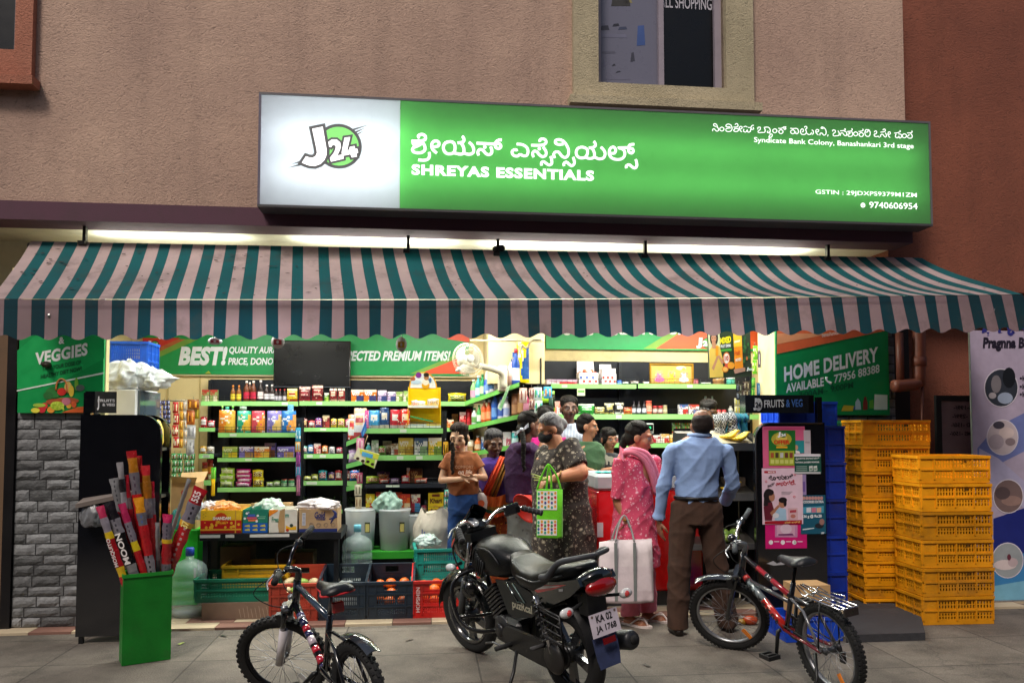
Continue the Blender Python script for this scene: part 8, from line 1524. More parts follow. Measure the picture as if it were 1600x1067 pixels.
b=MB();b.lathe([(.08,0),(.13,.085),(.14,.09),(.136,.094),(.125,.086),(.075,.006),(0,.005)],S(206,44,30),'plastic',26,cap=False);b.lathe([(0,0),(.08,0)],S(206,44,30),'plastic',26,cap=False);single(b,'plastic_basin','red plastic basin held on its side beside the masked woman','basin',loc=W(832,786,6.72),rot=(R(20),R(-118),R(20)))
# people behind the freezer, mostly hidden
def simple(label,px,Y,top,skin,yaw,pitch,hs,shirt,mat,hairc,dxs=(-24,24),sh=None,hx=(),fem=False,mus=None,zf=.02,sy=28,hipy=800,arm=None):
 f=Fig(label,px,Y,skin,zf);s_=hs;hc=f.j(px,top+22*s_*6.95/Y+0,0);ny=top+45*s_*6.6/Y
 hip,neck=f.j(px,hipy),f.j(px,ny+8);f.torso(hip,neck,tuple(q*s_ for q in(.14,.13,.15,.165)),tuple(q*s_ for q in(.1,.1,.11,.065)),yaw*.5+FR*.5 if abs(yaw)<1.6 and yaw>-1.2 else FR);seg(f.b,f.j(px,ny+12),hc-UP*.06,.052*s_,.05*s_,f.skin);M=head(f.b,hc,yaw,pitch,s_,f.skin,fem=fem,mus=mus)
 y2=ny+sy*.55;sa,sb_=f.j(px+dxs[0],y2),f.j(px+dxs[1],y2);arms=arm or((px+dxs[0]-3,y2+45,0,px+dxs[0],y2+82,-.1),(px+dxs[1]+3,y2+45,0,px+dxs[1],y2+82,-.1));ew=[]
 for(p,ar) in zip((sa,sb_),arms):e,w_=f.j(*ar[:3]),f.j(*ar[3:]);f.arm(p,e,w_,.9*s_);hand(f.b,w_,w_-e,V((0,.3,-1)),f.skin,1,.5,.9*s_);ew.append((p,e))
 la,lb=f.fl(px-10,0,.08),f.fl(px+10,0,.08);ha,hb2=f.j(px-10,hipy+8),f.j(px+10,hipy+8);ka,kb=ha.lerp(la,.5),hb2.lerp(lb,.5);f.leg(ha,ka,la,s_);f.leg(hb2,kb,lb,s_);f.done();f.hair(M,s_,hairc,extra=hx)
 b=MB();f.torso(f.j(px,hipy-6),f.j(px,ny+4),tuple(q*s_ for q in(.15,.145,.165,.18)),tuple(q*s_ for q in(.115,.115,.125,.07)),FR,b,shirt,mat,.012)
 for p,e in ew:cuff(b,V(p)+UP*.03,V(p).lerp(V(e),.6),.066*s_,.066*s_,shirt,mat)
 f.cloth(b,'shirt',.0095,2,.008,px*.1)
 b=MB();TC=S(46,48,60);b.loft([ring(f.j(px,hipy-8),.145*s_,.11*s_,FR),ring(f.j(px,hipy+14),.16*s_,.12*s_,FR)],TC,'denim')
 for h_,k_,l_ in((ha,ka,la),(hb2,kb,lb)):seg(b,h_,k_,.09*s_,.08*s_,TC,'denim');cuff(b,k_,V(l_)-UP*.03,.08*s_,.066*s_,TC,'denim')
 f.cloth(b,'trousers',.012,2,.003,1.);return f,M
simple('moustached shopkeeper in a striped shirt standing behind the freezer',889,7.75,618,S(82,54,42),R(-84),R(-2),1.04,S(206,212,224),'striped_shirt',HB,(-20,23),mus=(.01,.008,.008),hx=((0,.02,.065,.07,.055,.045),(0,-.01,.085,.07,.07,.04)))
simple('boy in a green T-shirt facing right beside the freezer',918,7.5,647,S(142,94,66),R(-12),R(-4),.95,S(52,84,52),'cloth',HB,(-14,14),hx=((0,.008,.084,.066,.055,.034),),arm=((900,730,-.1,926,736,-.15),(932,738,-.05,955,733,-.1)))
f,M=simple('boy in a dark grey T-shirt with a pale animal print beside the freezer',951,7.6,668,S(134,88,62),R(-62),R(-3),.9,S(58,60,66),'cloth',HB,(-16,16),hx=((0,.035,.055,.075,.055,.05),(.06,.0,-.0,.025,.06,.05),(-.06,.0,-.0,.025,.06,.05)),sy=22)
b=MB();q=lambda x,y:(f.j(x,y,-.15).x,f.j(x,y,-.15).z);yy=f.j(950,716,-.135).y
b.prism([q(*p) for p in((942,713),(945,709),(948,710),(951,713),(956,713),(961,716),(966,716),(960,719),(957,722),(956,727),(953,726),(953,721),(950,720),(950,726),(947,726),(947,719),(945,715),(942,715))][::-1],yy-.004,yy,S(170,166,150),'print');b.build('shirt_print',f.ob)
simple('person in a magenta top mostly hidden behind the masked woman',852,7.65,634,S(120,78,56),R(80),0,1.0,S(196,20,124),'cloth',HB,(-19,22),hx=((0,.008,.084,.066,.055,.034),),fem=True)
simple('man whose dark hair shows above the man in the blue shirt',1107,7.9,624,S(108,70,50),R(-95),R(-14),1.03,S(90,96,110),'cloth',HB,(-21,21),hx=((0,.03,.065,.075,.055,.05),(.03,.02,.08,.045,.05,.03)))
# motorcycle and bicycles
RX=Matrix.Rotation(-math.pi/2,4,'X')
BLK,TYR,CHR,ALU=S(20,21,23),S(17,17,18),S(214,214,216),S(92,94,98)
def tyre(b,M,r_,w_,knobs=0,n=44):
 b.lathe([(r_-w_*.95,-w_*.30),(r_-w_*.5,-w_*.5),(r_-w_*.16,-w_*.44),(r_-w_*.02,-w_*.2),(r_,0),(r_-w_*.02,w_*.2),(r_-w_*.16,w_*.44),(r_-w_*.5,w_*.5),(r_-w_*.95,w_*.30)],TYR,'rubber',n,M,cap=False)
 for i in range(knobs):
  for q,z_ in((-1,.3),(0,0),(1,.3)):
   A_=2*math.pi*(i+.5*(q==0))/knobs;m=M@Matrix.Rotation(A_,4,'Z');b.box(r_-.012,r_+(.005 if q==0 else-.001),-.008,.008,q*w_*.36-.007,q*w_*.36+.007,TYR,'rubber',m)
def tb(pts,r_,c,name,root,k='paint',n=8,sub=0,closed=False,M=None,**kw):
 b=MB(M);b.tube(pts,r_,c,k,n,closed,sub,**kw);return b.build(name,root)
 # motorcycle: local x forward, y to its left, z up, origin under the rear axle
m=thing('motorcycle','black and red commuter motorcycle leaning on its side stand before the shop','motorcycle',loc=(.365,4.5,.002),rot=(R(-8),0,R(123)))
m.scale=(.9,.9,.9)
RR,WB=.295,1.235;DG=S(12,17,18);RED=S(150,22,30)
hd0,hd1=V((1.02,0,.62)),V((.93,0,.93));ax_=(hd1-hd0).normalized();ST=Matrix.Translation(hd0)@Matrix.Rotation(R(9),4,ax_)@Matrix.Translation(-hd0)
for fx,MM,wd in((0.,Matrix.Identity(4),.1),(WB,ST,.085)):
 W_=MM@Matrix.Translation((fx,0,RR))@RX;b=MB();b.lathe([(.2,-.028),(.222,-.036),(.222,.036),(.2,.028),(.2,-.028)],S(40,41,44),'gloss',36,W_,cap=False)
 for i in range(5):
  A_=2*math.pi*i/5+.3;r3=W_@Matrix.Rotation(A_,4,'Z');b.add([r3@V(p) for p in((.03,-.022,-.016),(.2,-.034,-.013),(.2,.034,-.013),(.03,.022,-.016),(.03,-.022,.016),(.2,-.034,.013),(.2,.034,.013),(.03,.022,.016))],[(0,3,2,1),(4,5,6,7),(0,1,5,4),(2,3,7,6)],S(38,39,42),'gloss')
 b.lathe([(0,-.06),(.05,-.06),(.062,-.03),(.062,.03),(.05,.06),(0,.06)],S(66,68,70),'steel',20,W_);wh=b.build('wheel',m)
 b=MB();tyre(b,W_,RR,wd);b.build('tyre',wh)
 b=MB();b.lathe([(0,.062),(.075,.062),(.085,.075),(.06,.085),(0,.085)],S(58,58,60),'steel',22,W_);b.build('brake_drum',wh)
for y in(-.095,.095):
 tb([V((WB,y,RR)),V((1.1,y,.60))],.026,S(70,72,76),'fork_leg',m,'blackmetal',12,M=ST);tb([V((1.105,y,.585)),V((.955,y,.94))],.017,CHR,'fork_tube',m,'chrome',10,M=ST)
b=MB(ST);b.box(.92,.99,-.12,.12,.9,.96,BLK,'blackmetal');b.build('triple_clamp',m);b=MB(ST);b.box(1.03,1.09,-.12,.12,.66,.69,BLK,'blackmetal');b.build('lower_clamp',m)
b=MB(ST)
def fend(i,j):A_=R(8+150*i);r_=RR+.032+.012*math.sin(math.pi*j);t_=(j-.5);sh=1-.35*max(0,1-i*3.2);return(WB+r_*math.cos(A_),t_*.15*sh,RR+r_*math.sin(A_)-.05*abs(t_*2)**3)
b.grid(fend,26,10,DG,'gloss');b.grid(lambda i,j:V(fend(1-i,j))*1.-V((0,0,.004)),26,10,BLK,'paint');b.build('front_fender',m)
b=MB(ST);cw=[]
for x,z,hw,hh in((1.0,.86,.10,.10),(1.06,.86,.135,.155),(1.12,.87,.135,.165),(1.17,.875,.115,.15),(1.21,.86,.085,.115),(1.235,.85,.05,.07)):
 cw.append([(x-.06*math.sin(A_)*.5*(z>0),hw*math.cos(A_)*(1-.25*max(0,-math.sin(A_))),z+hh*math.sin(A_)) for A_ in[2*math.pi*i/24 for i in range(24)]])
b.loft(cw,DG,'gloss');b.build('headlamp_cowl',m)
b=MB(ST)
def vis(i,j):return(1.16-.17*j-.05*(2*i-1)**2,(i-.5)*.2*(1-.25*j),.975+.17*j-.05*(2*i-1)**2)
b.grid(vis,12,8,S(10,12,14),'glass');b.grid(lambda i,j:V(vis(1-i,j))-V((.006,0,.003)),12,8,S(10,12,14),'glass');b.build('windscreen',m)
b=MB(ST);b.ell((1.205,0,.83),(.045,.085,.07),S(170,180,190),'glass',16);b.build('headlamp',m)
for y in(-1,1):
 b=MB(ST);b.tube([(1.2,.085*y,.80),(1.14,.132*y,.86),(1.09,.14*y,.92)],[.004,.016,.004],S(200,70,60),'gloss',6,sub=4,flat=(1,.3,1));b.build('cowl_stripe',m)
 b=MB(ST);b.ell((1.12,.19*y,.72),(.05,.03,.028),S(190,196,200),'glass',12);b.tube([(1.1,.1*y,.73),(1.12,.17*y,.72)],.012,BLK,'blackmetal',6);b.build('front_indicator',m)
b=MB(ST);b.ell((.985,0,.985),(.06,.11,.05),S(30,32,34),'glass',16);b.lathe([(0,0),(.045,0),(.045,.012),(0,.014)],S(180,184,188),'gloss',16,Matrix.Translation((.965,.05,1.02))@Matrix.Rotation(R(-35),4,'Y'));b.build('instrument_panel',m)
ST0=ST;ST=Matrix.Translation((0,0,.035))@ST
tb([V((.74,.34,.985)),V((.83,.29,1.02)),V((.91,.16,1.03)),V((.945,.06,.965)),V((.945,-.06,.965)),V((.91,-.16,1.03)),V((.83,-.29,1.02)),V((.74,-.34,.985))],.0125,CHR,'handlebar',m,'chrome',8,sub=4,M=ST)
for y in(-1,1):
 b=MB(ST);b.tube([(.68,.375*y,.965),(.76,.33*y,.995),(.81,.3*y,1.015)],[.021,.02,.021],BLK,'rubber',10,sub=3)
 for k in range(5):p=V((.69,.37*y,.968)).lerp(V((.79,.312*y,1.008)),k/4);b.tube([p+V((-.004,.003*y,-.001)),p+V((.004,-.003*y,.001))],.0235,S(60,62,66),'rubber',10)
 b.build('grip',m)
 b=MB(ST);b.box(.8,.86,.25*y-.03,.25*y+.03,.99,1.045,BLK,'blackmetal',bev=.008);b.build('switch_box',m)
 tb([V((.86,.25*y,1.02)),V((.87,.31*y,1.01)),V((.80,.40*y,.985))],[.009,.007,.006],S(160,162,166),'lever',m,'steel',6,sub=3,M=ST)
b=MB(ST);b.box(.80,.83,-.30,-.15,1.055,1.14,BLK,'blackmetal',Matrix.Rotation(R(0),3,'Z'),bev=.01) if False else b.box(.80,.825,-.27,-.13,.99,1.07,BLK,'gloss',bev=.008);b.build('brake_reservoir',m)
ST=ST0
b=MB();rg=[]
for x,z0,z1,hw in((.92,.74,.85,.07),(.88,.69,.90,.125),(.80,.67,.935,.155),(.70,.67,.945,.165),(.58,.68,.925,.155),(.48,.70,.88,.12),(.42,.72,.85,.085)):
 rg.append([(x,hw*math.copysign(abs(math.cos(A_))**.7,math.cos(A_)),(z0+z1)/2+(z1-z0)/2*math.copysign(abs(math.sin(A_))**.75,math.sin(A_))) for A_ in[2*math.pi*i/26 for i in range(26)]])
b.loft(rg,S(13,14,15),'leather');tk=b.build('fuel_tank',m)
for y in(-1,1):
 b=MB()
 for k in range(7):b.tube([(.86-.022*k,(.150+.018*min(k,3)/3)*y,.76-.012*k),(.80-.02*k,(.150+.018*min(k,3)/3)*y,.87-.012*k)],.0075,S(34,36,38),'leather',6)
 b.tube([(.87,.148*y,.73),(.78,.166*y,.88),(.60,.158*y,.88),(.52,.14*y,.80)],.006,S(44,46,50),'leather',6,sub=3);b.build('tank_pad',m)
 b=MB();b.tube([(.90,.11*y,.70),(.80,.15*y,.66),(.68,.15*y,.70)],[.008,.03,.01],DG,'gloss',8,sub=3,flat=(1,.4,1));b.tube([(.87,.125*y,.695),(.80,.157*y,.67),(.72,.155*y,.69)],[.003,.014,.004],RED,'gloss',6,sub=3,flat=(1,.5,1));b.build('tank_shroud',m)
b=MB();rg=[]
for x,zt_,th_,hw in((.46,.86,.10,.09),(.40,.835,.12,.125),(.28,.80,.13,.145),(.15,.795,.13,.15),(.04,.83,.13,.145),(-.06,.87,.12,.135),(-.18,.88,.10,.12),(-.30,.885,.07,.10),(-.37,.88,.04,.06)):
 rg.append([(x,hw*math.copysign(abs(math.cos(A_))**.6,math.cos(A_)),zt_-th_/2+th_/2*math.copysign(abs(math.sin(A_))**.7,math.sin(A_))+(.012 if math.sin(A_)>.3 else 0)) for A_ in[2*math.pi*i/24 for i in range(24)]])
b.loft(rg,S(14,15,16),'leather');b.build('seat',m)
for y in(-1,1):
 b=MB();b.tube([(.30,.152*y,.765),(.12,.158*y,.755),(-.02,.15*y,.79),(-.2,.122*y,.83)],.006,S(60,62,64),'leather',6,sub=3);b.build('seat_piping',m)
 pan=[(.22,.72),(.10,.755),(-.15,.79),(-.42,.84),(-.45,.80),(-.30,.72),(-.05,.635),(.10,.63)]
 b=MB();b.prism([(x,z) for x,z in pan],.105*y if y>0 else-.135,.135*y if y>0 else-.105,DG,'gloss');b.build('tail_panel',m)
 b=MB();f_=lambda pts,c,o_:b.add([(x,(.135+o_)*y,z) for x,z in(pts if y<0 else pts[::-1])],[tuple(range(len(pts)))],c,'gloss')
 f_([(.205,.715),(.10,.74),(-.12,.768),(-.27,.79),(-.08,.735),(.10,.685)],RED,.0016);f_([(.17,.722),(.02,.742),(-.2,.773),(-.02,.735),(.13,.70)],S(170,160,158),.003);f_([(-.16,.735),(-.22,.745),(-.225,.76),(-.165,.75)],S(130,132,134),.0022)
 b.build('tail_decal',m)
 sp_=[(.62,.68),(.40,.70),(.20,.67),(.06,.60),(.22,.50),(.40,.46),(.50,.47),(.56,.58)]
 b=MB();b.prism(sp_,.11 if y>0 else-.125,.125 if y>0 else-.11,S(24,27,27),'paint');b.build('side_panel',m)
 b=MB();b.tube([(.47,.128*y,.685),(.36,.13*y,.58)],.006,S(140,150,150),'chrome',6);b.tube([(.40,.128*y,.69),(.27,.13*y,.585),(.37,.13*y,.575)],.005,S(90,110,108),'gloss',6);b.build('panel_trim',m)
b=MB(Matrix.Rotation(math.pi,4,'Z'));b.text('puzRcal',-.43,.51,-.2,.58,-.1275,S(170,166,146),'print',.02,.08);b.build('panel_lettering',m)
b=MB();rg=[]
for x,z,hw,hh in((-.30,.80,.12,.05),(-.40,.815,.12,.06),(-.47,.825,.10,.055),(-.50,.83,.07,.035)):rg.append([(x,hw*math.cos(A_),z+hh*math.sin(A_)) for A_ in[2*math.pi*i/20 for i in range(20)]])
b.loft(rg,DG,'gloss');b.build('tail_cowl',m)
b=MB();b.lathe([(.03,0)],RED,n=4) if False else b.ell((-.475,0,.775),(.06,.115,.055),S(140,8,10),'gloss',18);b.build('tail_light',m)
for y in(-1,1):tb([V((.02,.15*y,.80)),V((-.10,.165*y,.83)),V((-.24,.16*y,.92)),V((-.40,.12*y,.955)),V((-.45,0,.955))],[.02,.024,.02,.017,.016],S(58,60,66),'grab_rail',m,'paint',8,sub=4)
for y in(-1,1):
 b=MB();b.tube([(-.36,.09*y,.68),(-.39,.2*y,.665)],.011,BLK,'rubber',6);b.build('indicator_stalk',m)
 b=MB();b.ell((-.40,.225*y,.665),(.03,.05,.03),S(206,206,208),'glass',12);b.ell((-.42,.22*y,.665),(.02,.02,.02),S(200,60,60),'gloss',10);b.build('rear_indicator',m)
b=MB()
def rf(i,j):A_=R(88+84*i);r_=RR+.075+.05*math.sin(A_*1.6);t_=j-.5;return(r_*math.cos(A_)*1.18,t_*.17,RR+.04+r_*math.sin(A_)-.03*abs(2*t_)**3)
b.grid(rf,16,8,S(18,18,20),'paint');b.grid(lambda i,j:V(rf(1-i,j))-V((-.004,0,.004)),16,8,S(18,18,20),'paint');b.box(-.40,-.28,-.07,.07,.6,.74,S(16,16,18),'paint');b.build('rear_fender',m)
b=MB(Matrix.Translation((-.47,0,.36))@Matrix.Rotation(R(12),4,'Y'));b.loft([[(x,y*w_,z) for x,y in((-.004,-1),(.004,-1),(.004,1),(-.004,1))] for z,w_ in((-.06,.075),(.0,.085),(.12,.09))],S(46,56,92),'rubber',sm=False);b.build('mud_flap',m)
Mp=Matrix.Translation((-.47,0,.565))@Matrix.Rotation(R(14),4,'Y')@Matrix.Rotation(-math.pi/2,4,'Z')
b=MB(Mp);b.box(-.105,.105,-.002,.004,-.075,.06,S(206,196,208),'print');b.text('KA 02',-.06,.004,.06,.048,-.0035,S(24,20,24),bold=.04,sp=1.05);b.text('JA 1768',-.075,-.06,.078,-.012,-.0035,S(24,20,24),bold=.04,sp=1.05)
for x in(-.085,.085):b.disc(x,.045,.008,-.0036,S(110,90,80),n=10)
b.build('number_plate',m);b=MB(Mp);b.box(-.045,.045,-.012,-.002,-.125,-.09,S(110,8,14),'gloss');b.build('reflector',m)
b=MB();b.box(.42,.74,-.11,.11,.22,.42,S(40,40,42),'blackmetal',bev=.03);b.lathe([(0,0),(.085,0),(.095,-.012),(.095,-.03),(0,-.03)],S(48,48,50),'blackmetal',22,Matrix.Translation((.63,.112,.33))@RX);b.lathe([(0,.02),(.045,.02),(.05,0)],S(66,66,68),'steel',18,Matrix.Translation((.63,.12,.33))@RX);b.build('engine',m)
b=MB(Matrix.Translation((.68,0,.42))@Matrix.Rotation(R(32),4,'Y'))
for k in range(8):b.box(-.085,.085,-.095,.095,.0+k*.026,.014+k*.026,S(46,46,48),'blackmetal')
b.box(-.06,.06,-.07,.07,0,.2,S(30,30,32),'blackmetal');b.build('cylinder',m)
tb([V((.84,-.06,.56)),V((.9,-.1,.42)),V((.78,-.13,.25)),V((.5,-.15,.24)),V((.2,-.17,.28))],.022,S(70,66,62),'exhaust_pipe',m,'steel',10,sub=4)
b=MB();b.tube([(.22,-.175,.28),(.12,-.18,.30),(-.1,-.195,.345),(-.34,-.205,.39),(-.36,-.206,.394)],[.03,.055,.06,.06,.05],S(38,40,44),'blackmetal',16);b.tube([(-.355,-.206,.393),(-.372,-.2065,.396)],.028,S(10,10,10),'rubber',12);b.build('silencer',m)
tb([V((.97,0,.70)),V((.88,0,.45)),V((.80,0,.24)),V((.5,0,.2)),V((.4,0,.4)),V((.36,0,.68))],.02,BLK,'frame',m,'blackmetal',8,sub=4)
for y in(-.1,.1):tb([V((.45,y,.70)),V((.1,y,.68)),V((-.3,y,.74))],.014,BLK,'subframe',m,'blackmetal',8);tb([V((.42,y*.95,.32)),V((0,y*1.1,RR))],.02,BLK,'swingarm',m,'blackmetal',8)
for y in(-.145,.145):
 b=MB();p,q=V((.0,y,.33)),V((.13,y*.95,.66));b.tube([p,q],.017,CHR,'chrome',8);N=90;d_=(q-p).normalized();x_=d_.cross(V((0,1,0))).normalized();y_=d_.cross(x_)
 b.tube([p.lerp(q,.16+.78*i/N)+x_*.033*math.cos(i*.55)+y_*.033*math.sin(i*.55) for i in range(N+1)],.0068,S(90,90,92),'steel',5);b.build('shock_absorber',m)
b=MB();cs=[(.5+.075*math.cos(R(a)),.31+.075*math.sin(R(a))) for a in range(90,-91,-20)]+[(.0+.085*math.cos(R(a)),RR+.085*math.sin(R(a))) for a in range(270,89,-20)];b.prism(cs,.12,.145,S(36,35,35),'blackmetal');b.lathe([(0,0),(.075,0),(.1,-.02),(.1,-.03)],S(44,42,41),'blackmetal',22,Matrix.Translation((-.0,.16,RR))@Matrix.Rotation(math.pi/2,4,'X')@Matrix.Scale(-1,4,(0,0,1)));b.build('chain_cover',m)
b=MB();pt_=[(.98,.06,.68),(1.0,.2,.66),(1.0,.27,.56),(.93,.27,.38),(.84,.2,.3),(.8,.06,.27)];b.tube([(x,y,z) for x,y,z in pt_],.016,S(22,22,24),'gloss',10,sub=4);b.tube([(x,-y,z) for x,y,z in pt_],.016,S(22,22,24),'gloss',10,sub=4);b.tube([(.93,-.27,.4),(.9,0,.36),(.93,.27,.4)],.013,S(22,22,24),'gloss',8,sub=3);b.build('crash_guard',m)
b=MB();b.lathe([(0,-.03),(.055,-.03),(.06,0),(.05,.012),(.02,.02),(0,.02)],S(20,20,22),'gloss',20,Matrix.Translation((.985,.13,.55))@Matrix.Rotation(math.pi/2,4,'Y')@Matrix.Rotation(R(40),4,'X'));b.build('horn',m)
tb([V((.44,.12,.26)),V((.36,.22,.14)),V((.30,.32,.05))],.012,S(30,30,32),'side_stand',m,'blackmetal',8);b=MB();b.box(.27,.34,.30,.345,.043,.055,S(30,30,32),'blackmetal');b.build('stand_foot',m)
for y in(-1,1):tb([V((.48,.12*y,.27)),V((.47,.27*y,.28))],.017,BLK,'footpeg',m,'rubber',8);tb([V((.08,.14*y,.36)),V((.07,.25*y,.37))],.014,S(60,60,62),'passenger_footpeg',m,'rubber',8)
tb([V((.52,.16,.24)),V((.66,.17,.25)),V((.72,.2,.24))],.008,S(120,120,120),'gear_lever',m,'steel',6)
b=MB();
for k in range(4):b.tube([(.05,.17,.60-.05*k),(-.2,.18,.58-.05*k)],.005,S(46,46,48),'blackmetal',5)
b.tube([(.06,.17,.62),(-.21,.18,.6),(-.22,.18,.42),(.04,.17,.44)],.008,S(36,36,38),'blackmetal',6,closed=True);b.build('saree_guard',m)
tb([V((1.0,.08,1.0)),V((1.1,.16,.86)),V((1.08,.12,.66)),V((.9,.1,.6))],.006,BLK,'cable',m,'rubber',6,sub=4,M=ST)
for ch in m.children:
 if ch.name.split('.')[0] in('seat','seat_piping','tail_panel','tail_decal','tail_cowl','tail_light','grab_rail','indicator_stalk','rear_indicator','rear_fender','mud_flap','number_plate','reflector','saree_guard'):
  for vt in ch.data.vertices:
   if vt.co.x<-.05:vt.co.x=-.05+(vt.co.x+.05)*.76
   # bicycles
def bicycle(label,loc,heading,lean,steer,kid,r_=.265,wb=.92):
 m=thing('bicycle',label,'bicycle',loc=loc,rot=(R(lean),0,R(heading)))
 FR_=S(20,22,28);h0,h1=V((wb-.17,0,.56)),V((wb-.225,0,.70));ax=(h1-h0).normalized();SM=Matrix.Translation(h0)@Matrix.Rotation(R(steer),4,ax)@Matrix.Translation(-h0);bb=V((.37,0,r_+.03));st0=V((.25,0,.60))
 for fx,MM in((0.,Matrix.Identity(4)),(wb,SM)):
  Wm=MM@Matrix.Translation((fx,0,r_))@RX;b=MB();b.lathe([(r_-.062,-.011),(r_-.045,-.013),(r_-.042,0),(r_-.045,.013),(r_-.062,.011),(r_-.062,-.011)],S(150,152,156) if not kid else S(40,40,44),'steel',40,Wm,cap=False)
  for i in range(28):
   A_=2*math.pi*i/28;s_=.03*(1 if i%2 else-1);p=Wm@V((.018*math.cos(A_+.9*(1 if i%4<2 else-1)),.018*math.sin(A_+.9*(1 if i%4<2 else-1)),s_));q=Wm@V(((r_-.055)*math.cos(A_),(r_-.055)*math.sin(A_),0));b.tube([p,q],.0013,S(170,170,174),'steel',4)
  b.lathe([(0,-.045),(.014,-.045),(.016,-.03),(.024,-.03),(.016,-.02),(.016,.02),(.024,.03),(.016,.03),(.014,.045),(0,.045)],S(90,92,96),'steel',12,Wm);wh=b.build('wheel',m);b=MB();tyre(b,Wm,r_,.05,46 if kid else 60);b.build('tyre',wh)
  if not kid or fx:b=MB();b.box(r_*.5,r_*.8,-.012,.012,.006,.014,S(232,130,30) if not kid else S(190,190,190),'gloss',Wm@Matrix.Rotation(R(120),4,'Z'));b.build('reflector',wh)
 tt1=h1-ax*.02
 tb([h0-ax*.02,h1+ax*.01],.021,FR_,'head_tube',m,'gloss',12);dt=tb([h0+V((-.01,0,.005)),bb],.0205 if kid else .023,FR_,'down_tube',m,'gloss',12);tb([tt1,(st0+V((-.0,0,-.03))) if kid else V((.27,0,.50))],.0165,S(36,52,70) if kid else FR_,'top_tube',m,'gloss',10);tb([bb,st0],.016,FR_,'seat_tube',m,'gloss',10)
 d_=bb-(h0+V((-.01,0,.005)));p0=h0+V((-.01,0,.005))
 if kid:bands=((.14,.19,S(90,84,130)),(.19,.22,S(206,200,214)),(.24,.33,S(40,40,84)),(.34,.42,S(206,26,50)),(.43,.50,S(44,44,92)),(.51,.62,S(200,184,196)),(.66,.74,S(190,26,50)),(.8,.9,S(170,30,52)),(.92,.97,S(50,46,92)))
 else:bands=((.08,.14,S(170,34,30)),(.18,.52,S(116,126,130)),(.52,.98,S(172,36,32)))
 b=MB()
 for a,e,c in bands:b.tube([p0+d_*a,p0+d_*e],.0211 if kid else .0237,c,'gloss',12)
 b.build('decal',dt)
 if not kid:
  dn_=d_.normalized();nz=dn_.cross(V((0,1,0)));b=MB()
  for i,ch in enumerate('SPARKUS'[:7]):
   Mt=Matrix((dn_,-nz,V((0,1,0)))).transposed().to_4x4();q=p0+d_*(.26+.1*i);c2=MB(Matrix.Translation(q+V((0,.0272,0)))@Mt@Matrix.Rotation(-math.pi/2,4,'X').inverted()) if False else None
   v_,f_=text_geo((ch,.04,1.));b.add([q+dn_*(p[0]*.05-.01)+nz*(-(p[1]-.35)*.05*-1)+V((0,.0252,0)) for p in v_],f_,S(20,20,22),'print')
  b.build('lettering',dt);tt=V((.27,0,.50))-tt1;b=MB();b.tube([tt1+tt*.3,tt1+tt*.92],.0171,S(156,30,44),'gloss',10);b.tube([tt1+tt*.48,tt1+tt*.6],.0174,S(50,50,54),'gloss',10);b.build('top_decal',m)
  tb([h0+V((-.06,0,-.03)),V((.3,0,.47))],.013,S(70,72,76),'middle_tube',m,'gloss',8)
 for y in(-1,1):
  tb([V((0,.06*y,r_)),bb+V((0,.02*y,0))],.01,S(120,30,40) if not kid else FR_,'chain_stay',m,'gloss',8);tb([V((0,.06*y,r_)),V((.13,.045*y,.46)),st0+V((.02,.015*y,-.1))],.009,S(96,98,104) if not kid else FR_,'seat_stay',m,'gloss',8)
  if kid:
   tb([V((wb,.055*y,r_)),V((wb-.09,.055*y,.46))],.023,S(206,200,204),'fork_leg',m,'gloss',12,M=SM);tb([V((wb-.075,.055*y,.43)),V((wb-.135,.055*y,.585))],.017,BLK,'fork_tube',m,'gloss',10,M=SM);b=MB(SM);b.lathe([(0,0),(.02,0),(.02,.014),(0,.02)],S(150,152,156),'steel',12,Matrix.Translation((wb-.136,.055*y,.585)));b.build('fork_cap',m)
  else:tb([V((wb,.05*y,r_)),V((wb-.06,.055*y,.40)),V((wb-.15,.045*y,.565))],.014,BLK,'fork_leg',m,'gloss',10,sub=3,M=SM)
  b=MB(SM);b.box(wb-.11,wb-.075,.05*y-.016,.05*y+.016,.49,.56,BLK,'plastic');b.build('brake_arm',m)
 b=MB(SM);b.box(wb-.17,wb-.12,-.08,.08,.565,.59,BLK,'gloss',bev=.008);b.build('fork_crown',m)
 hb=V((wb-.27,0,.80));fw=V((.07,0,.01));tb([h1,h1+ax*.07,h1+ax*.08+fw],.019,BLK if kid else S(70,74,78),'stem',m,'gloss',10,sub=2,M=SM);c0=h1+ax*.08+fw
 tb([c0+V((-.07,.27,.08)),c0+V((-.03,.13,.065)),c0+V((.0,.05,.0)),c0+V((.0,-.05,.0)),c0+V((-.03,-.13,.065)),c0+V((-.07,-.27,.08))],.0115,S(70,72,78) if kid else CHR,'handlebar',m,'chrome',8,sub=4,M=SM)
 for y in(-1,1):
  tb([c0+V((-.055,.185*y,.073)),c0+V((-.078,.295*y,.082))],[.016,.0175],S(22,22,24) if kid else S(60,66,70),'grip',m,'rubber',10,M=SM);b=MB(SM);p=c0+V((-.04,.16*y,.066));b.ell(p,(.024,.02,.02),S(40,42,46),'blackmetal',10);b.build('brake_mount',m);tb([p+V((.02,0,-.005)),p+V((.045,.05*y,-.02)),p+V((.02,.11*y,-.03))],[.006,.0055,.004],S(180,182,186),'brake_lever',m,'steel',6,sub=3,M=SM)
 if not kid:b=MB(SM);b.lathe([(0,0),(.028,0),(.03,.012),(.02,.028),(0,.03)],S(26,26,32),'gloss',16,Matrix.Translation(c0+V((-.03,.12,.085))));b.build('bell',m)
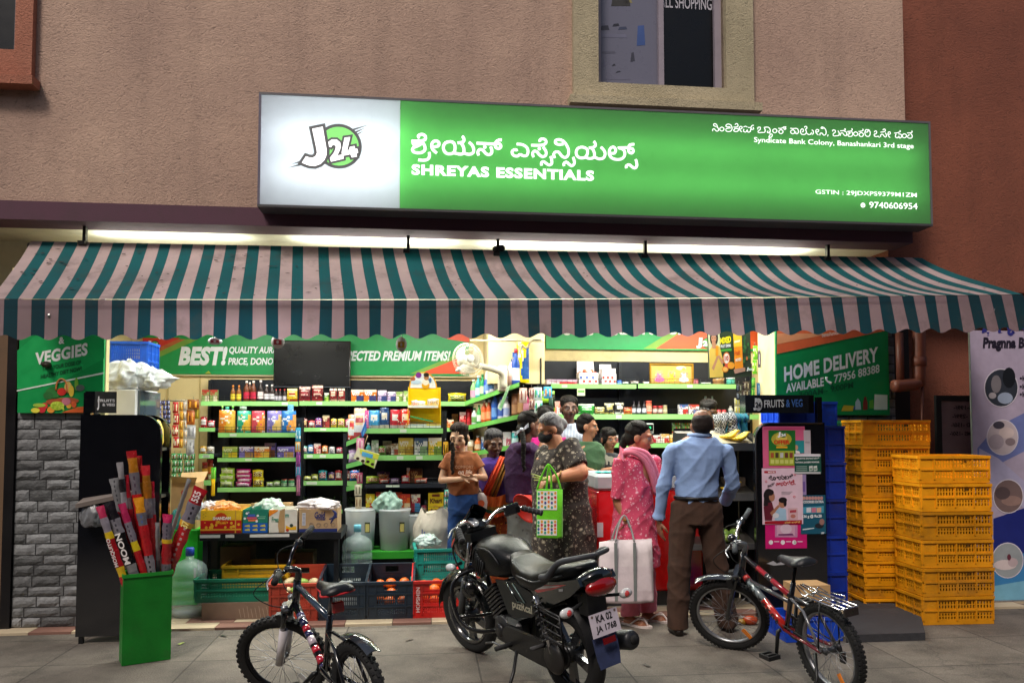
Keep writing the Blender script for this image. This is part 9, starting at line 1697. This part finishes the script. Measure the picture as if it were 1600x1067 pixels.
 tb([c0+V((-.03,.16,.06)),c0+V((.1,.2,.0)),c0+V((.1,.1,-.14)),h0+V((.02,.04,.02))],.0028,BLK,'cable',m,'rubber',5,sub=5,M=SM);tb([c0+V((-.03,-.16,.06)),c0+V((.09,-.14,.03)),c0+V((.06,-.04,-.12)),h0+V((.0,-.03,.05))],.0028,BLK,'cable',m,'rubber',5,sub=5,M=SM)
 sp_=st0+V((-.035,0,.1));tb([st0,sp_],.012,S(120,122,126) if kid else BLK,'seat_post',m,'steel',8)
 b=MB();rg=[]
 for x,hw,z,t_ in((.15,.012,.0,.02),(.12,.024,.004,.04),(.05,.034,.0,.05),(-.02,.065,.004,.055),(-.08,.085,.014,.055),(-.12,.07,.018,.045),(-.135,.035,.016,.02)):rg.append([(sp_.x+x,hw*math.cos(A_),sp_.z+.03+z+t_/2*math.sin(A_)-.012*abs(math.cos(A_))**3) for A_ in[2*math.pi*i/20 for i in range(20)]])
 b.loft(rg,S(34,36,40),'leather');sd=b.build('saddle',m)
 if kid:b=MB();b.tube([(sp_.x+x,y,sp_.z+.018+z) for x,y,z in((.13,.018,0),(.04,.036,-.004),(-.04,.074,0),(-.1,.076,.008),(-.135,0,.012),(-.1,-.076,.008),(-.04,-.074,0),(.04,-.036,-.004),(.13,-.018,0))],.006,S(190,30,40),'rubber',6,sub=3);b.build('saddle_trim',sd);b=MB();b.box(sp_.x-.075,sp_.x-.05,-.03,.03,sp_.z-.075,sp_.z-.02,S(170,16,26),'gloss',bev=.006);b.build('rear_reflector',m)
 b=MB();Cm=Matrix.Translation(bb+V((0,-.05,0)))@RX
 b.lathe([(.055,-.002),(.075,-.003),(.078,0),(.075,.003),(.055,.002),(.055,-.002)],S(60,60,62),'steel',32,Cm,cap=False)
 for i in range(4):A_=i*math.pi/2;b.bar(Cm@V((0,0,0)),Cm@V((.06*math.cos(A_),.06*math.sin(A_),0)),.012,.005,S(60,60,62),'steel',(0,1,0))
 b.build('chainring',m);tb([bb+V((0,-.05,.072)),V((0,-.05,r_+.03)),V((-.028,-.05,r_)),V((0,-.05,r_-.03)),bb+V((0,-.05,-.072)),bb+V((.072,-.05,0))],.004,S(70,66,62),'chain',m,'steel',5,closed=True);b=MB();b.lathe([(0,0),(.034,0),(.03,.012),(.014,.02),(0,.02)],S(80,80,82),'steel',18,Matrix.Translation((0,-.062,r_))@RX);b.build('sprocket',m)
 ca=R(-80 if not kid else-35);cr=V((math.cos(ca),0,math.sin(ca)))*.15
 for y,s_ in((1,1),(-1,-1)):
  e=bb+cr*s_+V((0,.075*y,0));tb([bb+V((0,.045*y,0)),bb+V((0,.062*y,0)),e],[.014,.013,.011],BLK,'crank',m,'blackmetal',8);b=MB();b.box(e.x-.05,e.x+.05,min(e.y+.005*y,e.y+.085*y),max(e.y+.005*y,e.y+.085*y),e.z-.006,e.z+.006,BLK,'plastic') if False else None
  b=MB();y0,y1=sorted((e.y+.008*y,e.y+.09*y))
  for q in((e.x-.05,e.x-.036,y0,y1),(e.x+.036,e.x+.05,y0,y1),(e.x-.036,e.x+.036,y0,y0+.012),(e.x-.036,e.x+.036,y1-.012,y1),(e.x-.01,e.x+.01,y0+.012,y1-.012)):b.box(q[0],q[1],q[2],q[3],e.z-.012,e.z+.012,BLK,'plastic')
  b.build('pedal',m)
 b=MB(SM if not kid else None);cx_,a0,a1=(wb,62,122) if not kid else(0.,70,128)
 def fd(i,j):A_=R(a0+(a1-a0)*i);rr_=r_+.022+.03*(1-i if not kid else i)**2;return(cx_+rr_*math.cos(A_),(j-.5)*.072,r_+rr_*math.sin(A_)+.014*math.cos((j-.5)*3))
 b.grid(fd,14,6,S(44,48,54) if kid else S(40,44,52),'gloss');b.grid(lambda i,j:V(fd(1-i,j))-V((0,0,.004)),14,6,BLK,'paint');b.build('fender',m)
 if not kid:
  rk=MB();z_=.565;sl=.02
  for y in(-.06,-.022,.022,.06):rk.tube([(.2,y*.4,z_+.03),(.1,y,z_),(-.2,y,z_-sl)],.0048,CHR,'chrome',6)
  for x in(.09,-.03,-.12,-.2):rk.tube([(x,-.06,z_-sl*(.1-x)/.3),(x,.06,z_-sl*(.1-x)/.3)],.0045,CHR,'chrome',6)
  rk.tube([(-.02,-.04,z_+.02),(-.12,-.05,z_+.016),(-.14,0,z_+.012),(-.12,.05,z_+.016),(-.02,.04,z_+.02)],.004,CHR,'chrome',6,sub=3);rk.tube([(.02,-.05,z_+.01),(.03,0,z_+.05),(.02,.05,z_+.01)],.004,CHR,'chrome',6);rk.build('carrier_rack',m)
  for y in(-1,1):tb([V((-.04,.06*y,z_-.01)),V((0,.075*y,r_+.02))],.005,BLK,'rack_stay',m,'blackmetal',6)
  b=MB();b.box(-.22,-.205,-.045,.045,z_-.06,z_-.02,S(30,20,20),'gloss');b.build('rack_reflector',m)
 tb([V((.03,.075,r_-.01)),V((-.02,.12,.14)),V((-.06,.20,.02))],[.011,.009,.01],BLK,'kickstand',m,'blackmetal',6)
 tb([bb+V((0,.025,.03)),V((.2,.05,r_+.05)),V((.02,.07,r_+.03))],.003,BLK,'gear_cable',m,'rubber',5,sub=4);b=MB();b.box(-.03,.015,-.09,-.07,r_-.09,r_-.02,S(34,34,36),'plastic',bev=.006);b.build('derailleur',m)
 return m
bicycle('small black bicycle with red and purple frame bands parked nearest the left crates',(-.70,3.80,.001),128,-6,48,True,.258,.86)
bicycle('black and red bicycle with a chrome rear carrier parked before the fruit stand',(1.83,4.54,.001),108.5,-7,46,False,.262,.95)
